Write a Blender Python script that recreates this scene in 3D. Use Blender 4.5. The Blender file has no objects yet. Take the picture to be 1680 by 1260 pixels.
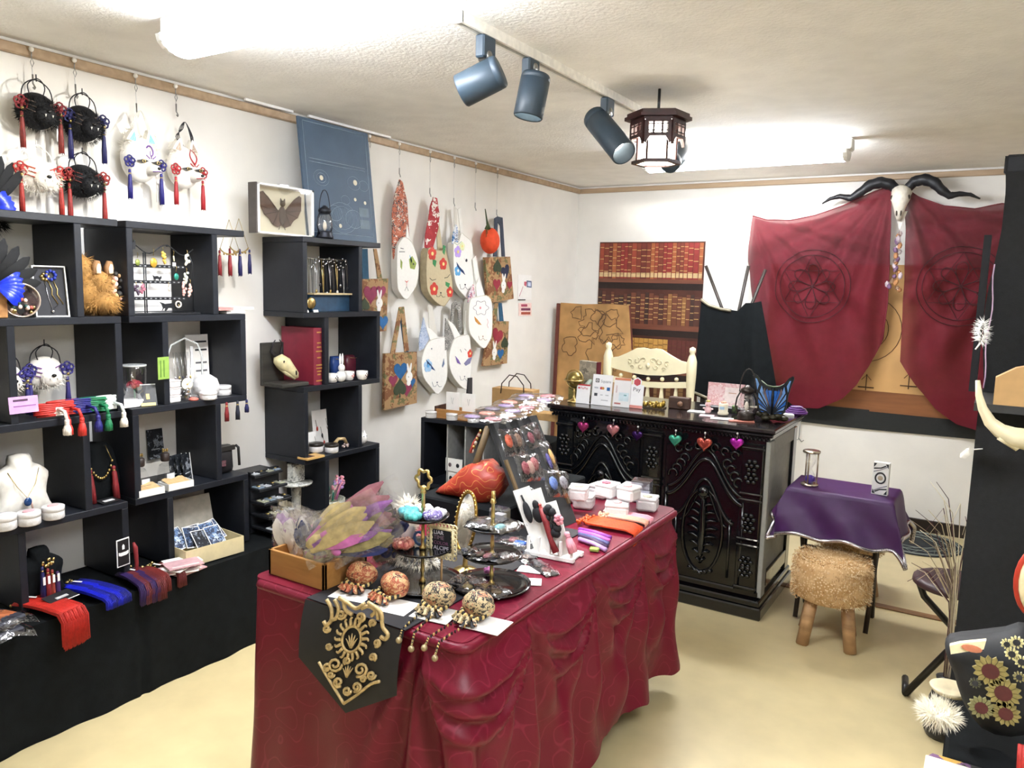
import bpy, math, random
from mathutils import Vector, Matrix
random.seed(7)
S = bpy.context.scene
COL = S.collection
PI = math.pi

# ---------------------------------------------------------------- camera, world, exposure
R3 = ((0.8461, 0.0890, -0.5256), (0.5325, -0.0927, 0.8413), (0.0262, -0.9917, -0.1259))
FPX = 1270.0
CAM = (0.0, 0.0, 1.55)
_vx = Vector((R3[0][0], R3[1][0], R3[2][0])).normalized()
_dn = Vector((R3[0][1], R3[1][1], R3[2][1])).normalized()
_fw = _vx.cross(_dn).normalized()
_dn = _fw.cross(_vx)
cd = bpy.data.cameras.new('camera'); cam = bpy.data.objects.new('camera', cd); COL.objects.link(cam)
cd.sensor_width = 36; cd.lens = FPX / 1680 * 36; cd.clip_start = .05
m = Matrix.Identity(4)
for i in range(3):
    m[i][0] = _vx[i]; m[i][1] = -_dn[i]; m[i][2] = -_fw[i]; m[i][3] = CAM[i]
cam.matrix_world = m; S.camera = cam
w = bpy.data.worlds.new('world'); S.world = w; w.use_nodes = True
w.node_tree.nodes['Background'].inputs[0].default_value = (.9, .92, 1, 1)
w.node_tree.nodes['Background'].inputs[1].default_value = .3
S.view_settings.view_transform = 'Standard'; S.view_settings.look = 'None'
S.view_settings.gamma = 1; S.view_settings.use_curve_mapping = False
S.view_settings.exposure = 1.5
TUBE_POWER = 26.0        # emission of the ceiling fittings
SPOT_POWER = 90.0        # watts of each track spotlight

# ---------------------------------------------------------------- measuring helpers (photo pixel -> point on a real plane)
def ray(px, py):
    a, b, c = px - 840, py - 630, FPX
    return [R3[i][0]*a + R3[i][1]*b + R3[i][2]*c for i in range(3)]
def _on(ax, val, px, py):
    d = ray(px, py); t = (val - CAM[ax]) / d[ax]
    return Vector([CAM[i] + t*d[i] for i in range(3)])
def PX(px, py, x): return _on(0, x, px, py)
def PY(px, py, y): return _on(1, y, px, py)
def PZ(px, py, z): return _on(2, z, px, py)

# ---------------------------------------------------------------- materials
def lin(h):
    if isinstance(h, str):
        v = [int(h[i:i+2], 16)/255 for i in (0, 2, 4)]
        return tuple(((c+.055)/1.055)**2.4 if c > .04045 else c/12.92 for c in v)
    return tuple(h)
MATS = {}
def mat(c, rough=.6, metal=0, var=.12, sc=40, bump=0, bsc=None, alpha=1, emit=0, trans=0, sheen=0, coat=0, key=None, kind=None, c2=None, c3=None):
    """procedural material: base colour with noise variation, optional bump; kind picks a pattern"""
    k = key or (c, rough, metal, var, sc, bump, bsc, alpha, emit, trans, sheen, coat, kind, c2, c3)
    if k in MATS: return MATS[k]
    M = bpy.data.materials.new('mat_' + (c if isinstance(c, str) else 'x') + (kind or '')); MATS[k] = M
    M.use_nodes = True; N = M.node_tree.nodes; L = M.node_tree.links
    b = N['Principled BSDF']
    b.inputs['Roughness'].default_value = rough; b.inputs['Metallic'].default_value = metal
    b.inputs['Alpha'].default_value = alpha; b.inputs['Transmission Weight'].default_value = trans
    b.inputs['Sheen Weight'].default_value = sheen; b.inputs['Coat Weight'].default_value = coat
    if trans: b.inputs['IOR'].default_value = 1.15
    base = lin(c)
    tc = N.new('ShaderNodeTexCoord'); co = tc.outputs['Object']
    def noise(s, det=3):
        n = N.new('ShaderNodeTexNoise'); n.inputs['Scale'].default_value = s; n.inputs['Detail'].default_value = det
        L.new(co, n.inputs['Vector']); return n
    def ramp(src, stops, interp='LINEAR'):
        r = N.new('ShaderNodeValToRGB'); r.color_ramp.interpolation = interp
        e = r.color_ramp.elements
        while len(e) < len(stops): e.new(.5)
        for q, (p, cc) in zip(e, stops): q.position = p; q.color = (*cc, 1)
        L.new(src, r.inputs[0]); return r
    c2l = lin(c2) if c2 else None; c3l = lin(c3) if c3 else None
    if kind is None:
        n = noise(sc)
        lo = tuple(max(0, x*(1-var)) for x in base); hi = tuple(min(1, x*(1+var)) for x in base)
        out = ramp(n.outputs['Fac'], [(.3, lo), (.7, hi)]).outputs[0]
    elif kind == 'blobs':          # patches of three colours
        v = N.new('ShaderNodeTexVoronoi'); v.inputs['Scale'].default_value = sc; v.inputs['Randomness'].default_value = 1
        n = noise(sc*1.3); mx = N.new('ShaderNodeMixRGB'); mx.inputs[0].default_value = .08
        L.new(co, mx.inputs[1]); L.new(n.outputs['Color'], mx.inputs[2]); L.new(mx.outputs[0], v.inputs['Vector'])
        sp = N.new('ShaderNodeSeparateColor'); L.new(v.outputs['Color'], sp.inputs[0])
        out = ramp(sp.outputs[0], [(0, base), (.4, c2l), (.7, c3l or base), (.85, base)], 'CONSTANT').outputs[0]
    elif kind == 'wood':
        wv = N.new('ShaderNodeTexNoise'); mp = N.new('ShaderNodeMapping'); mp.inputs['Scale'].default_value = (sc*.12, sc, sc)
        L.new(co, mp.inputs[0]); L.new(mp.outputs[0], wv.inputs['Vector']); wv.inputs['Detail'].default_value = 4; wv.inputs['Scale'].default_value = 1
        out = ramp(wv.outputs['Fac'], [(.3, c2l), (.65, base)]).outputs[0]
    elif kind == 'marble':         # wavy veins c2 on base
        wv = N.new('ShaderNodeTexWave'); wv.inputs['Scale'].default_value = sc; wv.inputs['Distortion'].default_value = 9; wv.inputs['Detail'].default_value = 2
        wv.inputs['Detail Scale'].default_value = 1.6
        L.new(co, wv.inputs['Vector'])
        out = ramp(wv.outputs['Fac'], [(.0, base), (.72, base), (.82, c2l), (1, c2l)]).outputs[0]
    elif kind == 'scroll':         # thin curly lines (damask)
        n = noise(sc, 1); mt = N.new('ShaderNodeMath'); mt.operation = 'MULTIPLY'; mt.inputs[1].default_value = 9
        fr = N.new('ShaderNodeMath'); fr.operation = 'FRACT'; L.new(n.outputs['Fac'], mt.inputs[0]); L.new(mt.outputs[0], fr.inputs[0])
        out = ramp(fr.outputs[0], [(0, base), (.44, base), (.48, c2l), (.52, c2l), (.56, base)]).outputs[0]
    elif kind == 'speck':          # fine specks
        v = N.new('ShaderNodeTexVoronoi'); v.inputs['Scale'].default_value = sc
        L.new(co, v.inputs['Vector'])
        n = noise(sc*.15)
        r1 = ramp(v.outputs['Distance'], [(.0, c2l), (.28, c2l), (.42, base)])
        r2 = ramp(n.outputs['Fac'], [(.35, (0, 0, 0)), (.6, (1, 1, 1))])
        mx = N.new('ShaderNodeMixRGB'); L.new(r2.outputs[0], mx.inputs[0]); mx.inputs[1].default_value = (*(c3l or base), 1)
        L.new(r1.outputs[0], mx.inputs[2]); out = mx.outputs[0]
    L.new(out, b.inputs['Base Color'])
    if emit:
        L.new(out, b.inputs['Emission Color']); b.inputs['Emission Strength'].default_value = emit
    if bump:
        n2 = noise(bsc or sc, 4); bp = N.new('ShaderNodeBump'); bp.inputs['Strength'].default_value = bump; bp.inputs['Distance'].default_value = .01
        L.new(n2.outputs['Fac'], bp.inputs['Height']); L.new(bp.outputs[0], b.inputs['Normal'])
    return M

BLACKW = mat('1b1e25', .45, var=.15, sc=30, bump=.03, bsc=120)      # black shelf laminate
BLACKC = mat('0d1012', .9, var=.25, sc=25, bump=.1, bsc=200)       # black cloth
BLACKG = mat('0a0c10', .16, coat=.5, var=.2, bump=.12, bsc=25)       # black gloss paint
BLACKP = mat('15161a', .3, var=.1)
WHITE = mat('f0efeb', .5, var=.03)
PAPER = mat('f4f2ee', .7, var=.03)
GOLD = mat('c6ad70', .3, 1, var=.2, sc=60)
SILVER = mat('c8c8cc', .22, 1, var=.1)
WINE = mat('86202f', .62, var=.14, sc=12, sheen=.3)
RED = mat('c2281c', .6, var=.15, sc=80)
DRED = mat('7c1d22', .6, var=.2, sc=80)
NAVY = mat('1c1d52', .55, var=.2, sc=80)
BLUE = mat('1420c0', .55, var=.2, sc=80)
GREEN = mat('11704a', .5, var=.2, sc=80)
PINK = mat('e59aa8', .6, var=.12, sc=80)
LILAC = mat('b48fc4', .6, var=.12, sc=60)
PURPLE = mat('52206a', .7, var=.15, sc=30)
ORANGE = mat('d8461c', .6, var=.15, sc=60)
CREAM = mat('efe6c4', .45, var=.05, sc=12)
def film(name, lo, hi, rough, bump, bsc, tint=(1, 1, 1)):
    """clear film: transparent body with fresnel gloss"""
    M = bpy.data.materials.new(name); M.use_nodes = True; N = M.node_tree.nodes; L = M.node_tree.links
    N.remove(N['Principled BSDF']); out = N['Material Output']
    tr = N.new('ShaderNodeBsdfTransparent'); tr.inputs[0].default_value = (*tint, 1)
    gl = N.new('ShaderNodeBsdfGlossy'); gl.inputs['Roughness'].default_value = rough; gl.inputs[0].default_value = (.95, .95, .97, 1)
    lw = N.new('ShaderNodeLayerWeight'); lw.inputs[0].default_value = .35
    mr = N.new('ShaderNodeMapRange'); mr.inputs[3].default_value = lo; mr.inputs[4].default_value = hi; L.new(lw.outputs['Facing'], mr.inputs[0])
    mx = N.new('ShaderNodeMixShader'); L.new(mr.outputs[0], mx.inputs[0]); L.new(tr.outputs[0], mx.inputs[1]); L.new(gl.outputs[0], mx.inputs[2]); L.new(mx.outputs[0], out.inputs[0])
    if bump:
        tc = N.new('ShaderNodeTexCoord'); n = N.new('ShaderNodeTexNoise'); n.inputs['Scale'].default_value = bsc; n.inputs['Detail'].default_value = 3; L.new(tc.outputs['Object'], n.inputs['Vector'])
        bp = N.new('ShaderNodeBump'); bp.inputs['Strength'].default_value = bump; bp.inputs['Distance'].default_value = .02; L.new(n.outputs['Fac'], bp.inputs['Height'])
        L.new(bp.outputs[0], gl.inputs['Normal']); L.new(bp.outputs[0], lw.inputs['Normal'])
    return M
GLASS = film('clear_glass', .06, .5, .04, 0, 1)
PLASTIC = film('clear_plastic', .05, .55, .12, .8, 18, (.985, .985, .99))
FROST = mat('eeecec', .25, alpha=.8, var=.05, sc=30, bump=.3, bsc=60)
WOODL = mat('b5834c', .5, kind='wood', c2='8f6132', sc=60)
WOODD = mat('4a2c1c', .5, kind='wood', c2='2c1810', sc=60)
STRING = mat('202024', .7)
STEEL = mat('9a9a98', .3, 1)

def spec(m_, v):
    m_.node_tree.nodes['Principled BSDF'].inputs['Specular IOR Level'].default_value = v; return m_
spec(BLACKC, .15); spec(BLACKW, .35)
# ---------------------------------------------------------------- mesh builder
class B:
    def __init__(s): s.v = []; s.f = []; s.m = []; s.mats = []; s.sm = []
    def _mi(s, mt):
        if mt not in s.mats: s.mats.append(mt)
        return s.mats.index(mt)
    def add(s, vs, fs, mt, smooth=False, M=None):
        o = len(s.v); k = s._mi(mt)
        if M is not None: vs = [M @ Vector(v) for v in vs]
        s.v += [tuple(v) for v in vs]
        for f in fs: s.f.append([o+i for i in f]); s.m.append(k); s.sm.append(smooth)
        return s
    def box(s, c, d, mt, rz=0, bev=0, M=None, taper=1):
        x, y, z = d[0]/2, d[1]/2, d[2]/2
        T = Matrix.Translation(c) @ Matrix.Rotation(rz, 4, 'Z')
        if M is not None: T = M @ T
        if bev:
            b = min(bev, x*.9, y*.9, z*.9); vs = []
            for sx in (-1, 1):
                for sy in (-1, 1):
                    for sz in (-1, 1):
                        vs += [(sx*x, sy*(y-b), sz*(z-b)), (sx*(x-b), sy*y, sz*(z-b)), (sx*(x-b), sy*(y-b), sz*z)]
            def I(a, b_, c_, k): return ((a > 0)*4 + (b_ > 0)*2 + (c_ > 0))*3 + k
            fs = []
            for q in (-1, 1):
                fs.append([I(q, -1, -1, 0), I(q, 1, -1, 0), I(q, 1, 1, 0), I(q, -1, 1, 0)][::q])
                fs.append([I(-1, q, -1, 1), I(-1, q, 1, 1), I(1, q, 1, 1), I(1, q, -1, 1)][::q])
                fs.append([I(-1, -1, q, 2), I(1, -1, q, 2), I(1, 1, q, 2), I(-1, 1, q, 2)][::q])
                for r in (-1, 1):
                    k = q*r
                    fs.append([I(q, r, -1, 0), I(q, r, -1, 1), I(q, r, 1, 1), I(q, r, 1, 0)][::k])
                    fs.append([I(q, -1, r, 0), I(q, 1, r, 0), I(q, 1, r, 2), I(q, -1, r, 2)][::k])
                    fs.append([I(-1, q, r, 1), I(-1, q, r, 2), I(1, q, r, 2), I(1, q, r, 1)][::k])
            for a in (-1, 1):
                for b_ in (-1, 1):
                    for c_ in (-1, 1): fs.append([I(a, b_, c_, 0), I(a, b_, c_, 1), I(a, b_, c_, 2)][::a*b_*c_])
            return s.add(vs, fs, mt, False, T)
        t = taper
        vs = [(-x, -y, -z), (x, -y, -z), (x, y, -z), (-x, y, -z), (-x*t, -y*t, z), (x*t, -y*t, z), (x*t, y*t, z), (-x*t, y*t, z)]
        return s.add(vs, [(3, 2, 1, 0), (4, 5, 6, 7), (0, 1, 5, 4), (1, 2, 6, 5), (2, 3, 7, 6), (3, 0, 4, 7)], mt, False, T)
    def tube(s, pts, r, mt, n=6, closed=False, r2=None, cap=True):
        P = [Vector(p) for p in pts]; k = len(P); vs = []; fs = []
        prev = None
        for i, p in enumerate(P):
            a = P[(i-1) % k] if (closed or i) else p; c = P[(i+1) % k] if (closed or i < k-1) else p
            t = (c-a); t = t.normalized() if t.length > 1e-9 else Vector((0, 0, 1))
            if prev is None:
                u = t.cross(Vector((0, 0, 1)))
                if u.length < 1e-3: u = t.cross(Vector((1, 0, 0)))
            else:
                u = prev - t*prev.dot(t)
                if u.length < 1e-6: u = t.orthogonal()
            u.normalize(); w_ = t.cross(u); prev = u
            if isinstance(r, (list, tuple)): rr = r[i]
            elif r2 is not None: rr = r + (r2-r)*i/max(1, k-1)
            else: rr = r
            for j in range(n):
                an = 2*PI*j/n; vs.append(p + u*math.cos(an)*rr + w_*math.sin(an)*rr)
        for i in range(k if closed else k-1):
            for j in range(n):
                a = i*n+j; b_ = i*n+(j+1) % n; i2 = (i+1) % k
                fs.append((a, b_, i2*n+(j+1) % n, i2*n+j))
        if cap and not closed:
            fs.append(list(range(n))[::-1]); fs.append([(k-1)*n+j for j in range(n)])
        return s.add(vs, fs, mt, True)
    def lathe(s, prof, mt, n=16, at=(0, 0, 0), M=None, sq=None):
        vs = []; fs = []; k = len(prof)
        for (r, z) in prof:
            for j in range(n):
                a = 2*PI*j/n; vs.append((at[0]+r*math.cos(a), at[1]+r*math.sin(a), at[2]+z))
        for i in range(k-1):
            for j in range(n): fs.append((i*n+j, i*n+(j+1) % n, (i+1)*n+(j+1) % n, (i+1)*n+j))
        if prof[0][0] > 1e-6: fs.append(list(range(n))[::-1])
        if prof[-1][0] > 1e-6: fs.append([(k-1)*n+j for j in range(n)])
        return s.add(vs, fs, mt, n > 8, M)
    def ell(s, c, r, mt, nu=12, nv=8, M=None, f=None):
        if not isinstance(r, (tuple, list)): r = (r, r, r)
        vs = []; fs = []
        for i in range(nv+1):
            t = PI*i/nv
            for j in range(nu):
                p = 2*PI*j/nu; k = f(t, p) if f else 1
                vs.append((c[0]+k*r[0]*math.sin(t)*math.cos(p), c[1]+k*r[1]*math.sin(t)*math.sin(p), c[2]-k*r[2]*math.cos(t)))
        for i in range(nv):
            for j in range(nu): fs.append((i*nu+j, i*nu+(j+1) % nu, (i+1)*nu+(j+1) % nu, (i+1)*nu+j))
        return s.add(vs, fs, mt, True, M)
    def poly(s, pts, y0, y1, mt, M=None, side=None):
        """prism: outline in local x,z from y0 (front) to y1 (back)"""
        k = len(pts)
        ar = sum(pts[i][0]*pts[(i+1) % k][1]-pts[(i+1) % k][0]*pts[i][1] for i in range(k))
        if ar < 0: pts = pts[::-1]
        vs = [(p[0], y0, p[1]) for p in pts] + [(p[0], y1, p[1]) for p in pts]
        s.add(vs, [list(range(k))], mt, False, M)
        o = len(s.v)-2*k; ks = s._mi(side or mt)
        for i in range(k): s.f.append([o+(i+1) % k, o+i, o+k+i, o+k+(i+1) % k]); s.m.append(ks); s.sm.append(False)
        s.f.append([o+k+i for i in range(k)][::-1]); s.m.append(ks); s.sm.append(False)
        return s
    def flat(s, pts, z0, z1, mt, M=None):
        """prism: outline in local x,y from z0 to z1"""
        k = len(pts)
        ar = sum(pts[i][0]*pts[(i+1) % k][1]-pts[(i+1) % k][0]*pts[i][1] for i in range(k))
        if ar < 0: pts = pts[::-1]
        vs = [(p[0], p[1], z0) for p in pts] + [(p[0], p[1], z1) for p in pts]
        fs = [list(range(k))[::-1], [k+i for i in range(k)]] + [[i, (i+1) % k, k+(i+1) % k, k+i] for i in range(k)]
        return s.add(vs, fs, mt, False, M)
    def grid(s, fn, nu, nv, mt, M=None, wrap=False, smooth=True):
        vs = [fn(i/nu, j/nv) for j in range(nv+1) for i in range(nu+(0 if wrap else 1))]
        w_ = nu if wrap else nu+1
        fs = [(j*w_+i, j*w_+(i+1) % w_, (j+1)*w_+(i+1) % w_, (j+1)*w_+i) for j in range(nv) for i in range(nu)]
        return s.add(vs, fs, mt, smooth, M)
    def pillow(s, pts, y0, d, mt, M=None, rings=4, edge=None):
        """soft puffed shape: outline (x,z), flat back at y0, bulging d toward -y"""
        k = len(pts); cx = sum(p[0] for p in pts)/k; cz = sum(p[1] for p in pts)/k
        ar = sum(pts[i][0]*pts[(i+1) % k][1]-pts[(i+1) % k][0]*pts[i][1] for i in range(k))
        if ar < 0: pts = pts[::-1]
        vs = [(p[0], y0, p[1]) for p in pts]; fs = []
        for r in range(rings):
            t = r/rings; sc = math.cos(t*PI/2); h = d*(.35+.65*math.sin(t*PI/2)**.8)
            vs += [(cx+(p[0]-cx)*sc, y0-h, cz+(p[1]-cz)*sc) for p in pts]
        vs.append((cx, y0-d, cz))
        for r in range(rings):
            for i in range(k): fs.append((r*k+i, r*k+(i+1) % k, (r+1)*k+(i+1) % k, (r+1)*k+i))
        for i in range(k): fs.append((rings*k+i, rings*k+(i+1) % k, (rings+1)*k))
        fs.append(list(range(k))[::-1])
        return s.add(vs, fs, mt, True, M)
    def strands(s, n, fn, r, mt, seg=5, sides=3):
        for i in range(n): s.tube([fn(i, j/seg) for j in range(seg+1)], r, mt, sides, r2=r*.4)
        return s
    def mesh(s, name):
        me = bpy.data.meshes.new(name); me.from_pydata(s.v, [], s.f)
        for mt in s.mats: me.materials.append(mt)
        me.polygons.foreach_set('material_index', s.m); me.polygons.foreach_set('use_smooth', s.sm)
        me.update(); return me
    def build(s, name, parent=None, label=None, loc=None, rot=None):
        o = bpy.data.objects.new(name, s.mesh(name)); COL.objects.link(o)
        if parent: o.parent = parent
        if label: o['label'] = label
        if loc: o.location = loc
        if rot: o.rotation_euler = rot
        return o

def thing(name, label, cat, loc=(0, 0, 0), rz=0, group=None, rot=None):
    o = bpy.data.objects.new(name, None); COL.objects.link(o); o.empty_display_size = .05
    o.location = loc; o.rotation_euler = rot or (0, 0, rz)
    return tag(o, label, cat, group)
def tag(o, label, cat, group=None, kind=None):
    if label: o['label'] = label
    if cat: o['category'] = cat
    if group: o['group'] = group
    if kind: o['kind'] = kind
    return o
def one(b, name, label, cat, loc=(0, 0, 0), rz=0, group=None, rot=None):
    o = b.build(name); o.location = loc; o.rotation_euler = rot or (0, 0, rz)
    return tag(o, label, cat, group)
def struct(b, name, label=None, parent=None):
    o = b.build(name, parent)
    if not parent: o['kind'] = 'structure'
    if label: o['label'] = label
    return o
def dup(root, loc=None, rz=None, label=None, rot=None):
    r = root.copy(); COL.objects.link(r)
    if loc is not None: r.location = loc
    if rz is not None: r.rotation_euler = (0, 0, rz)
    if rot is not None: r.rotation_euler = rot
    if label: r['label'] = label
    for ch in list(root.children):
        c = ch.copy(); COL.objects.link(c); c.parent = r
        for g in list(ch.children):
            d = g.copy(); COL.objects.link(d); d.parent = c
    return r
def text(s_, size, mt, parent, loc, rot=(PI/2, 0, 0), name='lettering', align='CENTER', ex=.0004):
    cu = bpy.data.curves.new(name, 'FONT'); cu.body = s_; cu.size = size; cu.align_x = align; cu.align_y = 'CENTER'; cu.extrude = ex
    cu.resolution_u = 2
    t = bpy.data.objects.new(name, cu); COL.objects.link(t)
    me = bpy.data.meshes.new_from_object(t.evaluated_get(bpy.context.evaluated_depsgraph_get()))
    bpy.data.objects.remove(t); bpy.data.curves.remove(cu)
    me.materials.clear(); me.materials.append(mt)
    o = bpy.data.objects.new(name, me); COL.objects.link(o); o.parent = parent; o.location = loc; o.rotation_euler = rot
    return o
def circ(cx, cz, rx, rz=None, n=16, a0=0, a1=2*PI):
    rz = rz or rx
    full = abs(a1-a0-2*PI) < 1e-6
    return [(cx+rx*math.cos(a0+(a1-a0)*i/(n if full else n-1)), cz+rz*math.sin(a0+(a1-a0)*i/(n if full else n-1))) for i in range(n)]
def heart(cx, cz, s_, n=20, rot=0):
    out = []
    for i in range(n):
        t = 2*PI*i/n; x = .0625*16*math.sin(t)**3*s_; z = .0625*(13*math.cos(t)-5*math.cos(2*t)-2*math.cos(3*t)-math.cos(4*t))*s_
        out.append((cx+x*math.cos(rot)-z*math.sin(rot), cz+x*math.sin(rot)+z*math.cos(rot)))
    return out
def arc3(c, r, a0, a1, n=10, plane='xz', ry=None):
    ry = ry or r; o = []
    for i in range(n+1):
        a = a0+(a1-a0)*i/n; u, v = r*math.cos(a), ry*math.sin(a)
        o.append((c[0]+u, c[1], c[2]+v) if plane == 'xz' else ((c[0]+u, c[1]+v, c[2]) if plane == 'xy' else (c[0], c[1]+u, c[2]+v)))
    return o
def sm(p, k=4, closed=False):
    """smooth a 3-D polyline"""
    n = len(p); o = []; P = [Vector(q) for q in p]
    g = (lambda i: P[i % n]) if closed else (lambda i: P[max(0, min(n-1, i))])
    for i in range(n if closed else n-1):
        a, b_, c, d = g(i-1), g(i), g(i+1), g(i+2)
        for j in range(k):
            t = j/k; o.append(.5*(2*b_+(c-a)*t+(2*a-5*b_+4*c-d)*t*t+(3*b_-a-3*c+d)*t**3))
    if not closed: o.append(P[-1])
    return o
def rnd(a, b): return random.uniform(a, b)
# ================================================================ THE ROOM
XW, YB, ZC = -2.976, 5.71, 2.352        # left wall, back wall, ceiling
XR, YF = 1.75, -1.9
WALL = mat('eeebe4', .85, var=.03, sc=6, bump=.06, bsc=160)
CEIL = mat('f6f4ee', .9, var=.04, sc=8, bump=.35, bsc=70)
FLOOR = mat('cdbd90', .34, var=.05, sc=9, bump=.02, bsc=60)
RAILW = mat('b59c7e', .5, kind='wood', c2='a0876a', sc=30)
struct(B().box(((XW+XR)/2, (YF+YB)/2, -.05), (XR-XW+.2, YB-YF+.2, .1), FLOOR), 'floor', 'beige speckled vinyl floor')
struct(B().box(((XW+XR)/2, (YF+YB)/2, ZC+.05), (XR-XW+.2, YB-YF+.2, .1), CEIL), 'ceiling', 'white stippled ceiling')
struct(B().box((XW-.05, (YF+YB)/2, ZC/2), (.1, YB-YF+.2, ZC), WALL), 'wall_left', 'white papered wall hung with masks and bags')
struct(B().box(((XW+XR)/2, YB+.05, ZC/2), (XR-XW, .1, ZC), WALL), 'wall_back', 'white papered back wall behind the counter')
struct(B().box((XR+.05, (YF+YB)/2, ZC/2), (.1, YB-YF+.2, ZC), WALL), 'wall_right')
struct(B().box(((XW+XR)/2, YF-.05, ZC/2), (XR-XW, .1, ZC), WALL), 'wall_front')
struct(B().box((XW+.012, (YF+YB)/2, 2.319), (.024, YB-YF, .036), RAILW, bev=.004), 'trim_1', 'light brown wooden picture rail along the left wall')
struct(B().box(((XW+XR)/2, YB-.012, 2.319), (XR-XW-.05, .024, .036), RAILW, bev=.004), 'trim_2', 'light brown wooden picture rail along the back wall')
struct(B().box(((XW+XR)/2, YB-.01, .04), (XR-XW, .02, .08), mat('2a2018', .5)), 'baseboard_back', 'dark brown baseboard')
struct(B().box((XW+.01, (YF+YB)/2, .04), (.02, YB-YF-.04, .08), mat('2a2018', .5)), 'baseboard_left')
struct(B().box((-.6, 4.155, .004), (1.9, .05, .008), mat('8a6238', .45, kind='wood', c2='6b4826', sc=30), bev=.003), 'trim_3', 'thin wooden threshold strip across the floor')
# two thin white strips above the wooden rail
b = B()
a0 = PX(402, 176, XW+.03); a1 = PX(480, 188, XW+.03)
struct(B().box((XW+.03, (a0.y+a1.y)/2, 2.347), (.012, a1.y-a0.y, .012), WHITE), 'trim_4', 'short white strip over the rail')
a0 = PX(506, 192, XW+.03); a1 = PX(640, 228, XW+.03)
struct(B().box((XW+.03, (a0.y+a1.y)/2, 2.347), (.012, a1.y-a0.y, .012), WHITE), 'trim_5', 'long white strip above the blueprint poster')

# ---------------------------------------------------------------- ceiling fittings
LAMPW = mat('f1f6ff', .4, var=0, emit=TUBE_POWER)
def fitting(x, y, label):
    t = thing('ceiling_light', label, 'ceiling light', (x, y, ZC))
    B().box((0, 0, -.03), (1.16, .10, .06), WHITE, bev=.006).build('base_plate', t)
    B().grid(lambda u, v: ((u-.5)*1.08, .078*math.cos(PI*v), -.06-.055*math.sin(PI*v)), 8, 10, LAMPW).build('diffuser', t)
    B().box((0, 0, -.062), (1.08, .156, .004), LAMPW).build('diffuser_top', t)
    for s_ in (-1, 1):
        B().poly([(.078*math.cos(PI*i/8), -.06-.055*math.sin(PI*i/8)) for i in range(9)], -.012, .012, WHITE, M=Matrix.Translation((s_*.55, 0, 0)) @ Matrix.Rotation(PI/2, 4, 'Z')).build('end_cap', t)
    return t
fitting(-1.30, 4.42, 'glowing white ceiling strip light beyond the wooden lantern')
fitting(-1.72, 1.60, 'glowing white ceiling strip light above the left shelves')
fitting(.35, .9, 'unseen white ceiling strip light added over the entrance side of the shop')  # extra fitting out of view, added to brighten the front of the room

# ---------------------------------------------------------------- lighting track and spotlights
TX = -1.44
trk = thing('lighting_track', 'white ceiling lighting track with a dark slot holding the black spotlights', 'lighting track', (TX, 0, ZC))
b = B()
for dx in (-.014, .014): b.box((dx, 2.92, -.016), (.010, 1.95, .032), mat('e6e2d6', .4))
b.box((0, 2.92, -.004), (.03, 1.95, .008), mat('e6e2d6', .4)); b.box((0, 1.945, -.016), (.038, .01, .034), WHITE)
b.build('rail', trk)
B().box((0, 2.92, -.014), (.012, 1.93, .02), mat('33383c', .5)).build('slot', trk)
SPOTB = mat('2c3a45', .45, var=.1, sc=20)
def spot(y, joint, tail, tip, label, power=SPOT_POWER, cone=62, lit=True):
    """tail/tip: centre of the closed and the open end (world)"""
    t = thing('track_spotlight', label, 'spotlight', (TX, y, ZC-.03), group='black spotlights on the ceiling track')
    o = Vector((TX, y, ZC-.03)); J = Vector(joint)-o
    B().box((0, 0, -.035), (.034, .07, .07), SPOTB, bev=.005).build('adapter', t)
    B().tube([(0, 0, -.07), (J.x*.5, J.y*.5, -.07+(J.z+.07)*.6), J], .011, SPOTB, 10).build('stem', t)
    B().tube([J-Vector((.018, 0, 0)), J+Vector((.018, 0, 0))], .016, STEEL, 12).build('pivot_screw', t)
    a = Vector(tail)-o; c = Vector(tip)-o; d = (c-a).normalized()
    q = Matrix.Translation(a) @ d.to_track_quat('Z', 'Y').to_matrix().to_4x4(); Lh = (c-a).length
    B().lathe([(.0, .0), (.046, 0), (.050, .006), (.051, Lh*.12), (.049, Lh*.13), (.051, Lh*.14), (.051, Lh-.004), (.048, Lh), (.045, Lh-.004), (.042, Lh*.55), (0, Lh*.5)], SPOTB, 24, M=q).build('housing', t)
    le = B().lathe([(0, Lh*.62), (.03, Lh*.66), (.046, Lh*.7)][::-1], mat('fff6e6', .3, emit=18 if lit else 0, var=0), 20, M=q).build('lamp_lens', t)
    if lit:
        ld = bpy.data.lights.new('spot', 'SPOT'); ld.energy = power; ld.spot_size = math.radians(cone); ld.spot_blend = .6; ld.shadow_soft_size = .04; ld.color = (1, .97, .92)
        lo = bpy.data.objects.new('lamp_beam', ld); COL.objects.link(lo); lo.parent = t
        lo.matrix_local = Matrix.Translation(c+d*.005) @ (-d).to_track_quat('Z', 'Y').to_matrix().to_4x4()
    return t
def tp(px, py, y): return PY(px, py, y)
ys = [PX(*q, TX).y for q in ((797, 64), (871, 97), (997, 160))]
spot(ys[0], PX(796, 93, TX), PY(822, 116, ys[0]-.03), PY(756, 150, ys[0]-.07), 'black track spotlight nearest the entrance, aimed at the hanging masks', 24, 70)
spot(ys[1], PX(872, 112, TX), PY(880, 122, ys[1]+.0), PY(866, 193, ys[1]-.02), 'black track spotlight second from the entrance, pointing steeply down', 50)
spot(ys[2], PX(996, 184, TX), PY(975, 192, ys[2]-.02), PY(1024, 252, ys[2]-.12), 'black track spotlight left of the wooden lantern, tilted to the right', 60)
spot(3.78, (TX+.03, 3.80, ZC-.14), PY(1098, 268, 3.62), PY(1124, 240, 3.86), 'black track spotlight half hidden behind the wooden lantern', 130, 90)

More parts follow.
